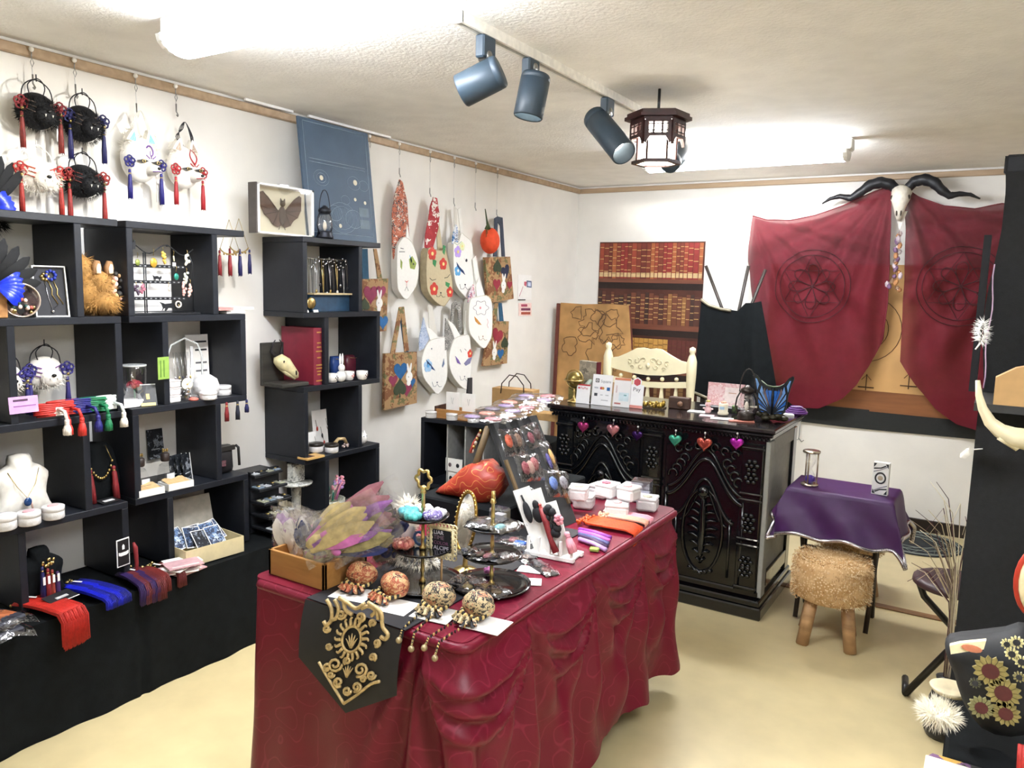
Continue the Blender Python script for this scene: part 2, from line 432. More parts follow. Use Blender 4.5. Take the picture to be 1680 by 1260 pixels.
# ---------------------------------------------------------------- hexagonal wooden lantern
LR = mat('3a1712', .4, kind='wood', c2='220c0a', sc=40)
LPAP = mat('fff8ea', .6, var=0, emit=10)
lc = PY(1078, 232, 3.05)
t = thing('wooden_lantern', 'hexagonal dark red wooden lantern with glowing paper panels under the ceiling', 'lantern', (lc.x, lc.y, lc.z-.085))
def hexr(r, a=0): return [(r*math.cos(a+PI/3*i), r*math.sin(a+PI/3*i)) for i in range(6)]
HA = math.radians(23)
B().flat(hexr(.135, HA), .165, .178, LR).flat(hexr(.125, HA), .178, .192, LR).flat(hexr(.11, HA), .155, .165, LR).build('roof', t)
B().tube([(0, 0, .19), (0, 0, ZC-lc.z+.085)], .006, BLACKP).build('hanging_rod', t)
for i in range(6):
    a = HA+PI/3*i+PI/6
    M = Matrix.Rotation(a, 4, 'Z') @ Matrix.Translation((.094, 0, 0)) @ Matrix.Rotation(PI/2, 4, 'Z')
    fb = B()
    fb.box((0, 0, .15), (.1, .01, .012), LR, M=M).box((0, 0, .098), (.1, .01, .010), LR, M=M)
    for q in (-.045, -.017, .017, .045): fb.box((q, 0, .124), (.008 if abs(q) < .03 else .014, .01, .055), LR, M=M)
    fb.box((0, 0, .112), (.1, .008, .004), LR, M=M).box((0, 0, .137), (.1, .008, .004), LR, M=M)
    fb.poly([(-.052, .098), (-.052, .07), (-.046, .06), (-.04, .075), (-.03, .09), (.03, .09), (.04, .075), (.046, .06), (.052, .07), (.052, .098)], -.006, .006, LR, M=M)
    fb.build('fretwork_panel', t)
    M2 = Matrix.Rotation(a, 4, 'Z') @ Matrix.Translation((.066, 0, 0)) @ Matrix.Rotation(PI/2, 4, 'Z')
    B().box((0, .004, .08), (.07, .002, .15), LPAP, M=M2).build('paper_panel', t)
    B().tube([(.078*math.cos(a+PI/6), .078*math.sin(a+PI/6), 0), (.078*math.cos(a+PI/6), .078*math.sin(a+PI/6), .155)], .005, LR, 6).build('post', t)
bt = B()
ro, ri = hexr(.1, HA), hexr(.078, HA)
bt.add([(p[0], p[1], z) for z in (-.006, .006) for p in ro+ri], [f for i in range(6) for f in ((i, (i+1) % 6, 6+(i+1) % 6, 6+i), (12+i, 18+i, 18+(i+1) % 6, 12+(i+1) % 6), (i, 12+i, 12+(i+1) % 6, (i+1) % 6), (6+i, 6+(i+1) % 6, 18+(i+1) % 6, 18+i))], LR)
bt.build('bottom_frame', t)
B().flat(hexr(.077, HA), .001, .003, LPAP).build('bottom_panel', t)

# ================================================================ LARGE FURNITURE
def shelf_unit(y0, z0, tiers, label):
    """zigzag shelf against the left wall: boards and staggered uprights"""
    zs = [1.735-.345*i for i in range(tiers+1)]
    t = thing('zigzag_shelf', label, 'shelf', (XW, y0, zs[-1]-.0125 if tiers > 4 else .41), group='black zigzag shelf units')
    D = .274; base = zs[-1]-.0125 if tiers > 4 else .41
    for i, z in enumerate(zs):
        if tiers == 4 and i == 4: continue
        B().box((D/2+.002, .26, z-base), (D, .52, .025), BLACKW, bev=.002).build('shelf_board', t)
    for i in range(tiers):
        lo = zs[i+1]+.0125 if (tiers > 4 or i < 3) else .411
        hi = zs[i]-.0125; zc = (lo+hi)/2-base
        for yy in ((.0125, .375) if i % 2 == 0 else (.145, .5075)):
            B().box((D/2+.002, yy, zc), (D, .025, hi-lo), BLACKW, bev=.002).build('upright_panel', t)
    return t
shelf_unit(1.112, .40, 4, 'black zigzag shelf unit at the left edge with feathers and fox fur')
shelf_unit(1.662, .40, 4, 'black zigzag shelf unit with the earring stand, bottles and photo box')
shelf_unit(2.505, 0, 5, 'tall black zigzag shelf unit under the bat frame and blueprint poster')
# covered plinth under the two left units
b = B()
def pl(u, v):
    y = .2+2.26*u
    return (-2.577+.006*math.sin(y*9+v*3)*v+(.004 if abs(y-1.62) > .03 else -.006), y, .335*(1-v)+.0)
zt = .41
t = thing('cloth_covered_plinth', 'low plinth wrapped in black cloth under the left shelves', 'plinth', (0, 0, 0))
B().box((-2.777, 1.33, zt/2-.002), (.39, 2.25, zt-.006), BLACKC).build('plinth_box', t)
b = B()
b.grid(lambda u, v: (-2.577+.005*math.sin(u*31+v*3)*v+.004*math.sin(u*83)*v - (.012 if abs(u-.62) < .004 else 0), .2+2.26*u, (zt-.001)*(1-v)), 120, 8, BLACKC)
b.grid(lambda u, v: (-2.60+.023*v, .2+2.26*u, zt-.001+.0), 60, 2, BLACKC)
b.build('cloth_cover', t)

# ---------------------------------------------------------------- carved black counter
CY, CX0, CX1, CT = 3.618, -2.02, -.835, .925
CD = .62
cdr = thing('carved_counter', 'glossy black carved wooden counter with arched panels and a dark top', 'counter', (0, CY, 0))
TOPM = mat('140b0e', .22, coat=.4, var=.3, sc=15)
b = B().box(((CX0+CX1)/2, CD/2, CT-.012), (CX1-CX0+.02, CD+.02, .024), TOPM, bev=.006); b.build('counter_top', cdr)
b = B().box(((CX0+CX1)/2, CD/2, CT-.034), (CX1-CX0, CD, .02), BLACKG, bev=.006).box(((CX0+CX1)/2, CD/2, CT-.052), (CX1-CX0-.03, CD-.03, .02), BLACKG, bev=.004)
b.build('cornice', cdr)
dn = B().box((0, 0, 0), (.010, .008, .014), BLACKG, bev=.002).mesh('dentil')
x = CX0+.02
while x < CX1-.01:
    o = bpy.data.objects.new('dentil', dn); COL.objects.link(o); o.parent = cdr; o.location = (x, .008, CT-.056); x += .019
BX0, BX1 = CX0+.04, CX1-.035
B().box(((BX0+BX1)/2, CD/2, .48), (BX1-BX0, CD-.06, .80), BLACKG).build('carcass', cdr)
b = B()
for i, (dz, e) in enumerate(((.0, .045), (.045, .035), (.085, .018), (.105, .008))):
    b.box(((BX0+BX1)/2, CD/2, dz+.03), (BX1-BX0+2*e-.02, CD-.06+2*e, .06 if i == 0 else .03), BLACKG, bev=.006)
b.build('plinth_moulding', cdr)
W2 = (BX1-BX0)/2
# pilasters
for px_ in (BX0+.055, (BX0+BX1)/2, BX1-.055):
    b = B().box((px_, .022, .48), (.1, .02, .72), BLACKG, bev=.004)
    for z in (.82, .60, .57, .38, .35, .14): b.box((px_, .012, z), (.108, .02, .016), BLACKG, bev=.005)
    for z in (.74, .68, .48, .44, .27, .22):        # carved leaf clusters
        for k in range(7):
            a = k*PI/3
            if k < 6: b.ell((px_+.024*math.cos(a), .012, z+.022*math.sin(a)), (.013, .012, .011), BLACKG, 6, 5)
            else: b.ell((px_, .008, z), (.011, .013, .011), BLACKG, 6, 5)
    b.build('carved_pilaster', cdr)
for k, cx in enumerate(((BX0+BX1)/2-W2/2, (BX0+BX1)/2+W2/2)):
    b = B().box((cx, .026, .46), (W2-.14, .012, .66), BLACKG, bev=.004)
    hw = (W2-.17)/2
    def arch(w_, z0, rise, y, r):
        pts = []
        for i in range(25):
            u = -1+2*i/24; s_ = abs(u)
            z = z0+rise*(.5+.5*math.cos(PI*s_)) + .02*math.cos(PI*min(1, s_*1.6))
            pts.append((cx+u*w_, y, z))
        b.tube(pts, r, BLACKG, 6)
    for w_, z0, rise, r in ((hw, .56, .16, .011), (hw*.98, .60, .165, .008), (hw*.78, .46, .16, .009), (hw*.62, .44, .14, .006)): arch(w_, z0, rise, .016, r)
    for s_ in (-1, 1):
        b.tube([(cx+s_*hw, .018, .13), (cx+s_*hw, .018, .57)], .009, BLACKG); b.tube([(cx+s_*hw*.7, .018, .17), (cx+s_*hw*.7, .018, .46)], .007, BLACKG)
        for j in range(4):                 # spandrel scrolls
            b.tube(arc3((cx+s_*hw*(.55+.1*j), .014, .73-.028*j), .022, s_*.5, s_*.5+4.2, 8), .006, BLACKG)
    b.build('arched_panel', cdr)
    b = B()                                # carved cartouche
    b.tube(arc3((cx, .014, .38), hw*.52, 0, 2*PI, 24, ry=.21)[:-1], .008, BLACKG, closed=True)
    for j in range(9):
        z = .22+.04*j
        for s_ in (-1, 1):
            l_ = hw*.4*math.sin(PI*(j+1)/10.5)
            b.tube([(cx, .012, z), (cx+s_*l_*.6, .002, z+.022), (cx+s_*l_, .014, z+.018)], .008, BLACKG, 5, r2=.003)
    b.ell((cx, .01, .40), (.02, .016, .16), BLACKG, 10, 8); b.ell((cx, .005, .58), (.03, .02, .028), BLACKG, 8, 6)
    for j in range(5): b.ell((cx-.05+.025*j, .014, .165+.01*abs(j-2)), (.014, .012, .012), BLACKG, 6, 5)
    b.build('carved_cartouche', cdr)
    for s_ in (-1, 1):
        b = B()
        for j in range(3): b.tube(arc3((cx+s_*(.04+.05*j), .014, .80-.012*j), .018, 0, s_*4.8, 8), .006, BLACKG)
        b.build('frieze_scroll', cdr)
# side frame panel (greyish panel inside black frame)
GREYP = mat('8f8f88', .6, var=.06)
b = B().box((BX1+.004, CD/2+.02, .5), (.008, CD-.2, .62), GREYP); b.build('side_panel', cdr)
for yy in (.06, CD-.075): B().box((BX1+.012, yy, .48), (.022, .07, .76), BLACKG if yy > .3 else GREYP, bev=.003).build('side_stile', cdr)
for zz in (.83, .17): B().box((BX1+.012, CD/2, zz), (.02, CD-.22, .07), GREYP if zz > .5 else BLACKG, bev=.003).build('side_rail', cdr)
# ================================================================ THINGS HUNG ON THE LEFT WALL
RZ = PI/2
def tassel(b, p, L, r, mt, cap=None):
    b.lathe([(0, .006), (r*.55, .003), (r*.6, -.006), (r*.42, -.011), (r*.75, -.02), (r*.95, -L*.6), (r, -L)], mt, 9, at=p)
    b.lathe([(r*.5, -.009), (r*.62, -.011), (r*.5, -.014)], cap or GOLD, 9, at=p)
    for k in range(7):
        a = k*.9; q = (p[0]+r*.95*math.cos(a), p[1]+r*.95*math.sin(a))
        b.tube([(p[0]+r*.5*math.cos(a), p[1]+r*.5*math.sin(a), p[2]-.02), (q[0], q[1], p[2]-L*.6), (q[0], q[1], p[2]-L*rnd(.98, 1.05))], .0011, mt, 3)
def knot(b, c, s_, mt):
    """flower knot of looped cord"""
    for k in range(5):
        a = PI/2+k*2*PI/5; u = (math.cos(a), math.sin(a))
        b.tube([(c[0]+u[0]*s_*.5+s_*.42*math.cos(q*PI/4), c[1]-.003, c[2]+u[1]*s_*.5+s_*.42*math.sin(q*PI/4)) for q in range(8)], s_*.13, mt, 5, closed=True)
    b.ell((c[0], c[1]-.006, c[2]), s_*.28, mt, 6, 5)
def fur(b, c, r, n, L, mt, ysign=None, zmin=-9, w_=.0014, droop=.3, cond=None):
    for _ in range(n):
        t = math.acos(rnd(-1, 1)); p = rnd(0, 2*PI)
        d = Vector((math.sin(t)*math.cos(p), math.sin(t)*math.sin(p), math.cos(t)))
        if ysign and d.y*ysign < -.15: continue
        if cond and not cond(d): continue
        s_ = Vector((c[0]+d.x*r[0], c[1]+d.y*r[1], c[2]+d.z*r[2]))
        n_ = Vector((d.x/r[0], d.y/r[1], d.z/r[2])).normalized()
        e = s_+(n_+Vector((rnd(-.5, .5), rnd(-.5, .5), rnd(-.5, .5)-droop))).normalized()*L*rnd(.6, 1.2)
        q = n_.orthogonal().normalized()*w_
        s2 = s_-n_*L*.15
        b.add([s2-q, s2+q, e], [(0, 1, 2)], mt)
def onell(x, z, a, d, h): return -d*math.sqrt(max(.04, 1-(x/a)**2-(z/h)**2))-.0015
def wire(px, py_rail, px2, py2, off, label):
    """picture wire hanging from a ball hook on the rail"""
    p = PX(px2, py2, XW+off); y = p.y
    t = thing('picture_wire', label, 'picture wire', (XW+.034, y, 2.325), RZ, group='picture wires on the rail')
    B().ell((0, 0, 0), .009, mat('e8e4da', .3), 8, 6).build('ball_hook', t)
    dz = p.z-2.325
    B().tube([(0, .0, -.01), (0, .002, -.03)], .0022, STEEL).tube([(.0, -.001, -.03), (.006, -.001, -.045), (0, -.001, -.06), (-.006, -.001, -.045)], .0016, STEEL, 4, closed=True).build('clasp', t)
    B().tube([(0, .002, -.06), (0, 0, dz+.035)], .0011, mat('cfd0d0', .4, .6), 4).build('wire', t)
    B().tube([(0, 0, dz+.05), (0, 0, dz+.02), (.006, -.003, dz+.006), (0, -.008, dz), (-.005, -.009, dz+.005)], .003, STEEL, 5).build('hook', t)
    return t
def half_mask(px, py, w_, h, body, furm, kcol, tcol, label, marks=None, fn=1300, tl=.115, loop=STRING, lz=.04, off=.07, fz=.45, d=.05):
    p = PX(px, py, XW+off)
    t = thing('half_mask', label, 'mask', p, RZ, group='furry half masks with tassels')
    a, z = w_/2, h/2
    b = B(); b.ell((0, .01, 0), (a, d, z), body, 18, 12); b.ell((a*.12, -d*.5, -z*.25), (a*.6, d*.7, z*.55), body, 14, 10)
    b.build('mask_body', t)
    if fn:
        b = B(); fur(b, (0, .0, -z*.15), (a*1.02, d*1.05, z*.92), fn, .018, furm, ysign=-1, cond=lambda q: q.z < fz); b.build('fur_trim', t)['kind'] = 'stuff'
    if marks:
        b = B()
        for s_ in (-1, 1):
            for k in range(3): b.tube([(s_*(a*.35+q*a*.5), onell(a*.35+q*a*.5, z*(.32-.26*k)+q*.012, a, d, z)+.008, z*(.32-.26*k)+q*.012) for q in (0, .33, .66, 1)], .0025, marks, 5, r2=.0012)
        b.build('painted_whisker_marks', t)
    b = B().ell((a*.12, -d*1.22, -z*.1), (.009, .006, .006), mat('101010', .3), 8, 6); b.build('nose', t)
    b = B(); [b.lathe([(.0, -.010), (.0035, 0)], mat('e8e4da', .4), 6, at=(a*.12+q, -d*1.19, -z*.26)) for q in (-.012, .012)]; b.build('fangs', t)
    b = B()                       # ear loops and top cord
    b.tube(sm([(-a*.8, 0, z*.3), (-a*.7, -.004, z*1.2), (-a*.1, -.006, z+lz), (a*.6, -.004, z*1.25), (a*.8, 0, z*.3)]), .0022, loop, 5)
    b.tube(sm([(-a*.3, 0, z*.6), (-a*.5, -.008, z*1.3), (0, -.01, z+lz*1.1), (a*.35, -.008, z*1.3), (a*.2, 0, z*.6)]), .002, loop, 5)
    b.tube([(0, 0, z+lz*.9), (0, 0, z+lz*1.5)], .002, loop, 5)
    b.build('cord_loops', t)
    for s_ in (-1, 1):
        b = B(); knot(b, (s_*a*.95, -.02, z*.25), .026, kcol); k = b.build('flower_knot', t)
        b = B(); b.ell((s_*a*.95, -.028, z*.25-.02), .006, GOLD, 6, 5); b.build('bead', k)
        b = B(); tassel(b, (s_*a*.95, -.022, z*.25-.035), tl, .009, tcol); b.build('tassel', k)
    return t
BFUR = mat('08090b', .9, var=.3); WFUR = mat('ece6d8', .8, var=.06)
half_mask(62, 182, .135, .125, mat('0b0b0e', .8), BFUR, DRED, mat('7a2a22', .6, var=.2, sc=80), 'black furry half mask with dark red knots and tassels, upper left of the wall', mat('6a5a50', .5), fz=.9, fn=2600)
half_mask(137, 203, .13, .13, mat('0b0b10', .8), BFUR, NAVY, NAVY, 'black furry half mask with navy blue knots and tassels', mat('6a5a50', .5), fz=.9, fn=2600)
half_mask(62, 288, .14, .12, mat('efe6d6', .5), WFUR, mat('a82a22', .55), mat('9a2c22', .6, var=.2, sc=80), 'white half mask with red whisker marks and red tassels', mat('b0402c', .5), loop=mat('e4e0d8', .6))
half_mask(137, 297, .135, .12, mat('0b0b0e', .8), BFUR, mat('8a241e', .55), mat('8a241e', .6, var=.2, sc=80), 'black furry half mask with red knots below the navy one', mat('7a3a34', .5), fz=.9, fn=2600, tl=.15)
wire(60, 86, 61, 145, .06, 'thin wire holding the black mask with dark red tassels')
wire(129, 103, 131, 160, .06, 'thin wire holding the black mask with navy tassels')
wire(228, 130, 231, 190, .06, 'thin wire holding the white fox mask with turquoise ears')
wire(294, 146, 296, 190, .06, 'thin wire holding the white fox mask with red face paint')

def fox_mask(px, py, a, z, earc, paint, kcol, label, cord, swirl):
    p = PX(px, py, XW+.075)
    t = thing('fox_mask', label, 'mask', p, RZ, group='white fox masks')
    d = .055; FM = mat('f3efe6', .5, var=.03)
    b = B(); b.ell((0, .01, 0), (a, d, z), FM, 20, 14); b.ell((a*.25, -d*.8, -z*.45), (a*.32, d*.9, z*.24), FM, 12, 8); b.build('mask_body', t)
    b = B(); fur(b, (0, .012, z*.25), (a*1.02, d*.9, z*.9), 900, .02, WFUR, ysign=-1, cond=lambda q: q.z > -.1 and (abs(q.x) > .45 or q.z > .45)); b.build('forehead_fur', t)['kind'] = 'stuff'
    for s_ in (-1, 1):
        M = Matrix.Translation((s_*a*.55, 0, z*.72)) @ Matrix.Rotation(-s_*.18, 4, 'Y')
        e = B().poly([(-.026, 0), (-.012, .035), (0, .055), (.014, .035), (.026, 0)], -.016, .012, FM, M=M); fur(e, (s_*a*.6, 0, z*.95), (.024, .014, .03), 160, .012, WFUR)
        e = e.build('ear', t)
        B().poly([(-.014, .002), (0, .038), (.014, .002)], -.018, -.0155, earc, M=M).build('inner_ear', e)
    b = B()
    for s_ in (-1, 1):
        x0 = s_*a*.42+a*.1
        b.poly([(x0-.024, -z*.12), (x0, -z*.04), (x0+.022, -z*.1), (x0, -z*.22)], -d*1.04, -d*.8, mat('1a1714', .4))
        b.tube(circ3(x0, -d*1.05, -z*.13, .006), .0016, GOLD, 4, closed=True)
    b.build('eye', t)
    b = B()
    for s_ in ((-1, 1) if not swirl else (1,)):
        if swirl:
            pts = [(.012+.018*(1-q*.08)*math.cos(2.6-q*.55), 0, z*.32+.026*math.sin(2.6-q*.55)*(1-q*.05)) for q in range(12)]
        else:
            pts = [(.012+s_*.017*math.sin(q*.35), 0, z*.12+.007*q) for q in range(10)]
        b.tube([(x, onell(x, q, a, d, z)+.004, q) for x, _, q in pts], .0032, paint, 5, r2=.0015)
    for s_ in (-1, 0, 1): b.tube([(.012+s_*.006, onell(s_*.01, z*.05, a, d, z)+.004, z*.02), (.012+s_*.02, onell(s_*.02, z*.1, a, d, z)+.004, z*.16)], .002, paint, 5)
    b.tube([(a*.25-.022, -d*1.5, -z*.58), (a*.25, -d*1.66, -z*.54), (a*.25+.02, -d*1.5, -z*.58)], .0018, paint, 4)
    b.build('face_paint', t)
    B().ell((a*.25, -d*1.66, -z*.42), (.008, .006, .006), mat('151515', .3), 8, 6).build('nose', t)
    b = B()
    for k in range(4): b.tube(sm([(-.01, -.01, z*1.0), (-.03-.006*k, -.015, z+.03), (-.03+.005*k, -.015, z+.065), (0, -.012, z+.095), (.02+.004*k, -.015, z+.04), (.03, -.01, z*.9)]), .0018, cord, 4)
    b.build('hanging_cord', t)
    for s_, L in ((-1, .105), (1, .115)):
        b = B(); knot(b, (s_*a*.92, -.03, -z*.18), .024, kcol); k = b.build('flower_knot', t)
        b = B(); tassel(b, (s_*a*.92, -.03, -z*.18-.035), L, .009, kcol); b.build('tassel', k)
    return t
def circ3(x, y, z, r, n=10): return [(x+r*math.cos(2*PI*i/n), y, z+r*math.sin(2*PI*i/n)) for i in range(n)]
fox_mask(231, 262, .072, .088, mat('7fd0d8', .5), mat('6a3f8c', .5), mat('221f6c', .55), 'white fox mask with turquoise ears, purple swirl and navy tassels', mat('d8d4c8', .6), True)
fox_mask(303, 275, .068, .085, mat('b09a88', .5), mat('a8242a', .5), mat('a0242a', .55), 'white fox mask with red face paint and red tassels', STRING, False)
# white ribbon under the first fox mask
p = PX(262, 312, XW+.085)
b = B().poly([(-.012, .03), (.02, .03), (.026, -.04), (.012, -.06), (0, -.045), (-.014, -.05)], -.003, .003, mat('e8e4dc', .6)).ell((0, -.006, .03), (.02, .012, .012), mat('f2eee8', .6), 8, 6)
one(b, 'ribbon_bow', 'white ribbon bow with grey tails beside the turquoise-eared fox mask', 'ribbon', p, RZ)
for (x, y, w_, h, lab) in ((98, 215, .022, .075, 'white price card hanging between the two upper half masks'), (322, 170+0, .0, 0, '')):
    if w_: one(B().box((0, 0, 0), (w_, .002, h), PAPER).box((0, -.0015, .012), (w_*.5, .001, .02), mat('8a8680', .6)), 'price_card', lab, 'card', PX(x, y, XW+.05), RZ)
# feather wing (black with blue) at the left edge, on the wall
def feather(b, base, tip, w_, mt, bend=.02, n=8):
    A = Vector(base); T = Vector(tip); d = T-A; s_ = d.cross(Vector((0, 1, 0))).normalized()
    L_, R_ = [], []
    for i in range(n+1):
        q = i/n; ww = w_*(.25+.75*min(1, q*2.2))*math.sqrt(max(.02, 1-max(0, (q-.72)/.28)**2))
        c = A+d*q+Vector((0, -bend*math.sin(PI*q), 0))
        L_.append(c+s_*ww); R_.append(c-s_*ww)
    vs = []
    for i in range(n+1):
        c = (L_[i]+R_[i])/2+Vector((0, -.003, 0)); vs += [L_[i], c, R_[i]]
    fs = [(3*i+k, 3*i+k+1, 3*i+k+4, 3*i+k+3) for i in range(n) for k in (0, 1)]
    b.add(vs, fs, mt, True); b.tube([A, A+d*.5+Vector((0, -bend-.003, 0)), T], .0016, mt, 4, r2=.0005)
FBL = mat('050608', .8, var=.3, sc=50); FBB = mat('1a34c8', .3, var=.4, sc=40)
def feather_thing(name, label, loc, specs, rz=RZ, fluff=None):
    t = thing(name, label, 'feathers', loc, rz)
    for (b0, t0, w_, mt) in specs:
        b = B(); feather(b, b0, t0, w_, mt); b.build('feather', t)
    if fluff:
        b = B(); fur(b, fluff[0], fluff[1], 350, .03, FBL, w_=.002); b.build('down', t)['kind'] = 'stuff'
    return t
p = PX(-10, 330, XW+.06)
def fan(n, a0, a1, L, w_, mt, y, o=(0, 0)):
    return [((o[0], y-.004*k, o[1]), (o[0]+math.cos(a0+(a1-a0)*k/(n-1))*L*(1-.02*k), y-.02-.004*k, o[1]+math.sin(a0+(a1-a0)*k/(n-1))*L*(1-.02*k)), w_, mt) for k in range(n)]
feather_thing('feather_mask_wing', 'black and blue feather ornament hanging on the wall at the left edge', p,
    fan(4, 1.5, .9, .19, .016, FBL, 0, (-.03, -.03)) + fan(4, .9, .1, .08, .013, FBB, -.02, (-.03, -.03)), fluff=((-.01, -.01, -.07), (.035, .03, .03)))
p = PX(-22, 470, -2.78)
feather_thing('feather_ornament', 'black and bright blue feather spray in the top left compartment', p,
    fan(8, 1.25, -.75, .165, .017, FBL, .0) + fan(7, .55, -.85, .09, .011, FBB, -.035))

# ---------------------------------------------------------------- bags on the wall
def W(px, py, off): p = PX(px, py, XW+off); return p.y, p.z
def wallbag(name, label, cat, off, tk, outline, mt, straps=(), decals=(), group=None, soft=False, side=None):
    ys = [W(x, y, off) for x, y in outline]
    y0 = sum(q[0] for q in ys)/len(ys); z0 = min(q[1] for q in ys)
    t = thing(name, label, cat, (XW+off, y0, z0), RZ, group)
    def loc(pts): return [(a-y0, c-z0) for a, c in (W(x, y, off) for x, y in pts)]
    o = loc(outline)
    b = B()
    if soft: b.pillow(smoothp(o), tk, tk*1.2, mt)
    else: b.poly(smoothp(o) if soft is None else o, 0, tk, mt, side=side)
    b.build('bag_body', t)
    if soft is None:
        B().tube([(x, .001, z) for x, z in smoothp(o)], .003, side or mt, 5, closed=True).build('edge_piping', t)
    for nm, pts, dy, m_ in straps:
        B().poly(loc(pts), dy, dy+.006, m_).build(nm, t)
    for q in decals:
        b = B(); lab = None
        if q[0] == 'poly': b.poly(loc(q[2]), -.0018, .001, q[3])
        elif q[0] == 'dot': c = loc([q[2]])[0]; b.poly(circ(c[0], c[1], q[3]), -.0022, .001, q[4])
        elif q[0] == 'line': b.tube([(x, -.0008, z) for x, z in loc(q[2])], q[3], q[4], 5)
        elif q[0] == 'flower':
            c = loc([q[2]])[0]; r = q[3]*1.5
            for k in range(5): b.poly(circ(c[0]+r*.55*math.cos(k*1.257+.3), c[1]+r*.55*math.sin(k*1.257+.3), r*.5, n=10), -.0014-.0002*k, .001, q[4])
            b.poly(circ(c[0], c[1], r*.3, n=10), -.0034, .001, q[5])
        elif q[0] == 'heart': c = loc([q[2]])[0]; b.poly(heart(c[0], c[1], q[3]*(1.35 if q[3] > .015 else 1), rot=q[5] if len(q) > 5 else 0), -.0018, .001, q[4])
        elif q[0] == 'spade':
            c = loc([q[2]])[0]; b.poly(heart(c[0], c[1], q[3]*1.3, rot=PI), -.002, .001, q[4]); b.poly([(c[0]-.006, c[1]-q[3]*1.3), (c[0], c[1]), (c[0]+.006, c[1]-q[3]*1.3)], -.0022, .001, q[4])
        elif q[0] == 'bunny':
            c = loc([q[2]])[0]; r = q[3]*1.15
            b.poly(circ(c[0], c[1], r*.46, r*.5, 14), -.003, .001, q[4])
            for s_ in (-1, 1): b.poly([(c[0]+s_*r*.16+(x*math.cos(.25*s_)+z*math.sin(.25*s_)), c[1]+r*.75+(-x*math.sin(.25*s_)+z*math.cos(.25*s_))) for x, z in circ(0, 0, r*.13, r*.55, 12)], -.0028, .001, q[4])
            b.poly(circ(c[0]-r*.05, c[1]-r*.55, r*.28, r*.3, 10), -.0026, .001, q[4])
            b.poly(circ(c[0]-r*.12, c[1]+.0, r*.05, n=8), -.0036, .001, mat('20242c', .5))
        b.build(q[1], t)
    return t
def smoothp(p, k=3):
    n = len(p); o = []
    for i in range(n):
        a, b_, c, d = p[(i-1) % n], p[i], p[(i+1) % n], p[(i+2) % n]
        for j in range(k):
            t = j/k
            o.append(tuple(.5*(2*b_[q]+(c[q]-a[q])*t+(2*a[q]-5*b_[q]+4*c[q]-d[q])*t*t+(3*b_[q]-a[q]-3*c[q]+d[q])*t**3) for q in (0, 1)))
    return o
CANV = mat('f1efe9', .8, var=.03, sc=60, bump=.12, bsc=500)
CANVS = mat('d8d4ca', .8, var=.03, sc=60)
BEIGE = mat('bfb292', .8, var=.05, sc=60)
PATCH = mat('b8674c', .8, kind='blobs', c2='2c2f38', c3='e3ddd0', sc=75)
REDFL = mat('9c2a30', .8, kind='blobs', c2='a83238', c3='e8e2d8', sc=42)
BLUEFL = mat('e4e8ec', .8, kind='blobs', c2='2a6fb0', c3='1d2c4c', sc=75)
GREYFL = mat('8d8a84', .8, kind='blobs', c2='3a3a3c', c3='d8d4cc', sc=110)
CAMO = mat('a5835c', .85, kind='blobs', c2='7d5234', c3='6d6a44', sc=34)
CAMOB = mat('24506c', .8, var=.15)
INK = mat('24262c', .6); WINGB = mat('1d3c6c', .6); SKYB = mat('5fa6d8', .6, var=.15, sc=50); LEAF = mat('2c8048', .6); FRED = mat('c0382c', .6, var=.1); YEL = mat('e8d88c', .6)
VIO = mat('b79be0', .6); LBL = mat('9fc4e4', .6)
def mouth(c, s_=1, mt=INK):
    x, y = c
    return [('line', 'mouth_stitching', [(x-10*s_, y-5*s_), (x-8*s_, y+3*s_), (x-4*s_, y+3*s_), (x-1*s_, y-1*s_), (x+3*s_, y+4*s_), (x+7*s_, y+3*s_)], .0014, mt), ('heart', 'nose_print', (x-1*s_, y-4*s_), .007*s_, mt)]
G = 'animal face bags hung on the wall'
wallbag('animal_face_bag', 'white oval animal face bag hanging from a patchwork strap', 'bag', .075, .045,
    [(652, 411), (657, 396), (665, 389), (676, 398), (684, 421), (687, 440), (684, 465), (676, 480), (667, 491), (656, 480), (652, 464)], CANV,
    [('strap', [(660, 294), (665, 298), (672, 330), (674, 360), (676, 396), (670, 392), (662, 394), (656, 404), (650, 425), (648, 400), (648, 350), (652, 320)], .018, PATCH), ('ear', [(669, 395), (671, 368), (676, 400)], .012, CANV)],
    [('poly', 'eye_print', [(671, 425), (676, 420), (683, 432), (680, 442), (673, 440)], mat('8fa04c', .6, var=.3, sc=200)), ('dot', 'pupil_print', (678, 433), .006, INK), ('poly', 'brow_print', [(672, 418), (676, 428), (674, 432)], SKYB), ('poly', 'eye_print', [(657, 425), (660, 430), (659, 442), (657, 438)], mat('8fa04c', .6, var=.3, sc=200)),
     ('line', 'mouth_stitching', [(664, 477), (667, 470), (670, 477)], .0013, INK), ('line', 'muzzle_line', [(667, 463), (667, 470)], .0013, FRED), ('poly', 'nose_print', [(664, 460), (667, 464), (670, 460), (667, 462)], FRED), ('line', 'forehead_mark', [(655, 413), (664, 413)], .0018, INK), ('line', 'forehead_mark', [(657, 407), (662, 408)], .0018, INK)], G, None, CANVS)
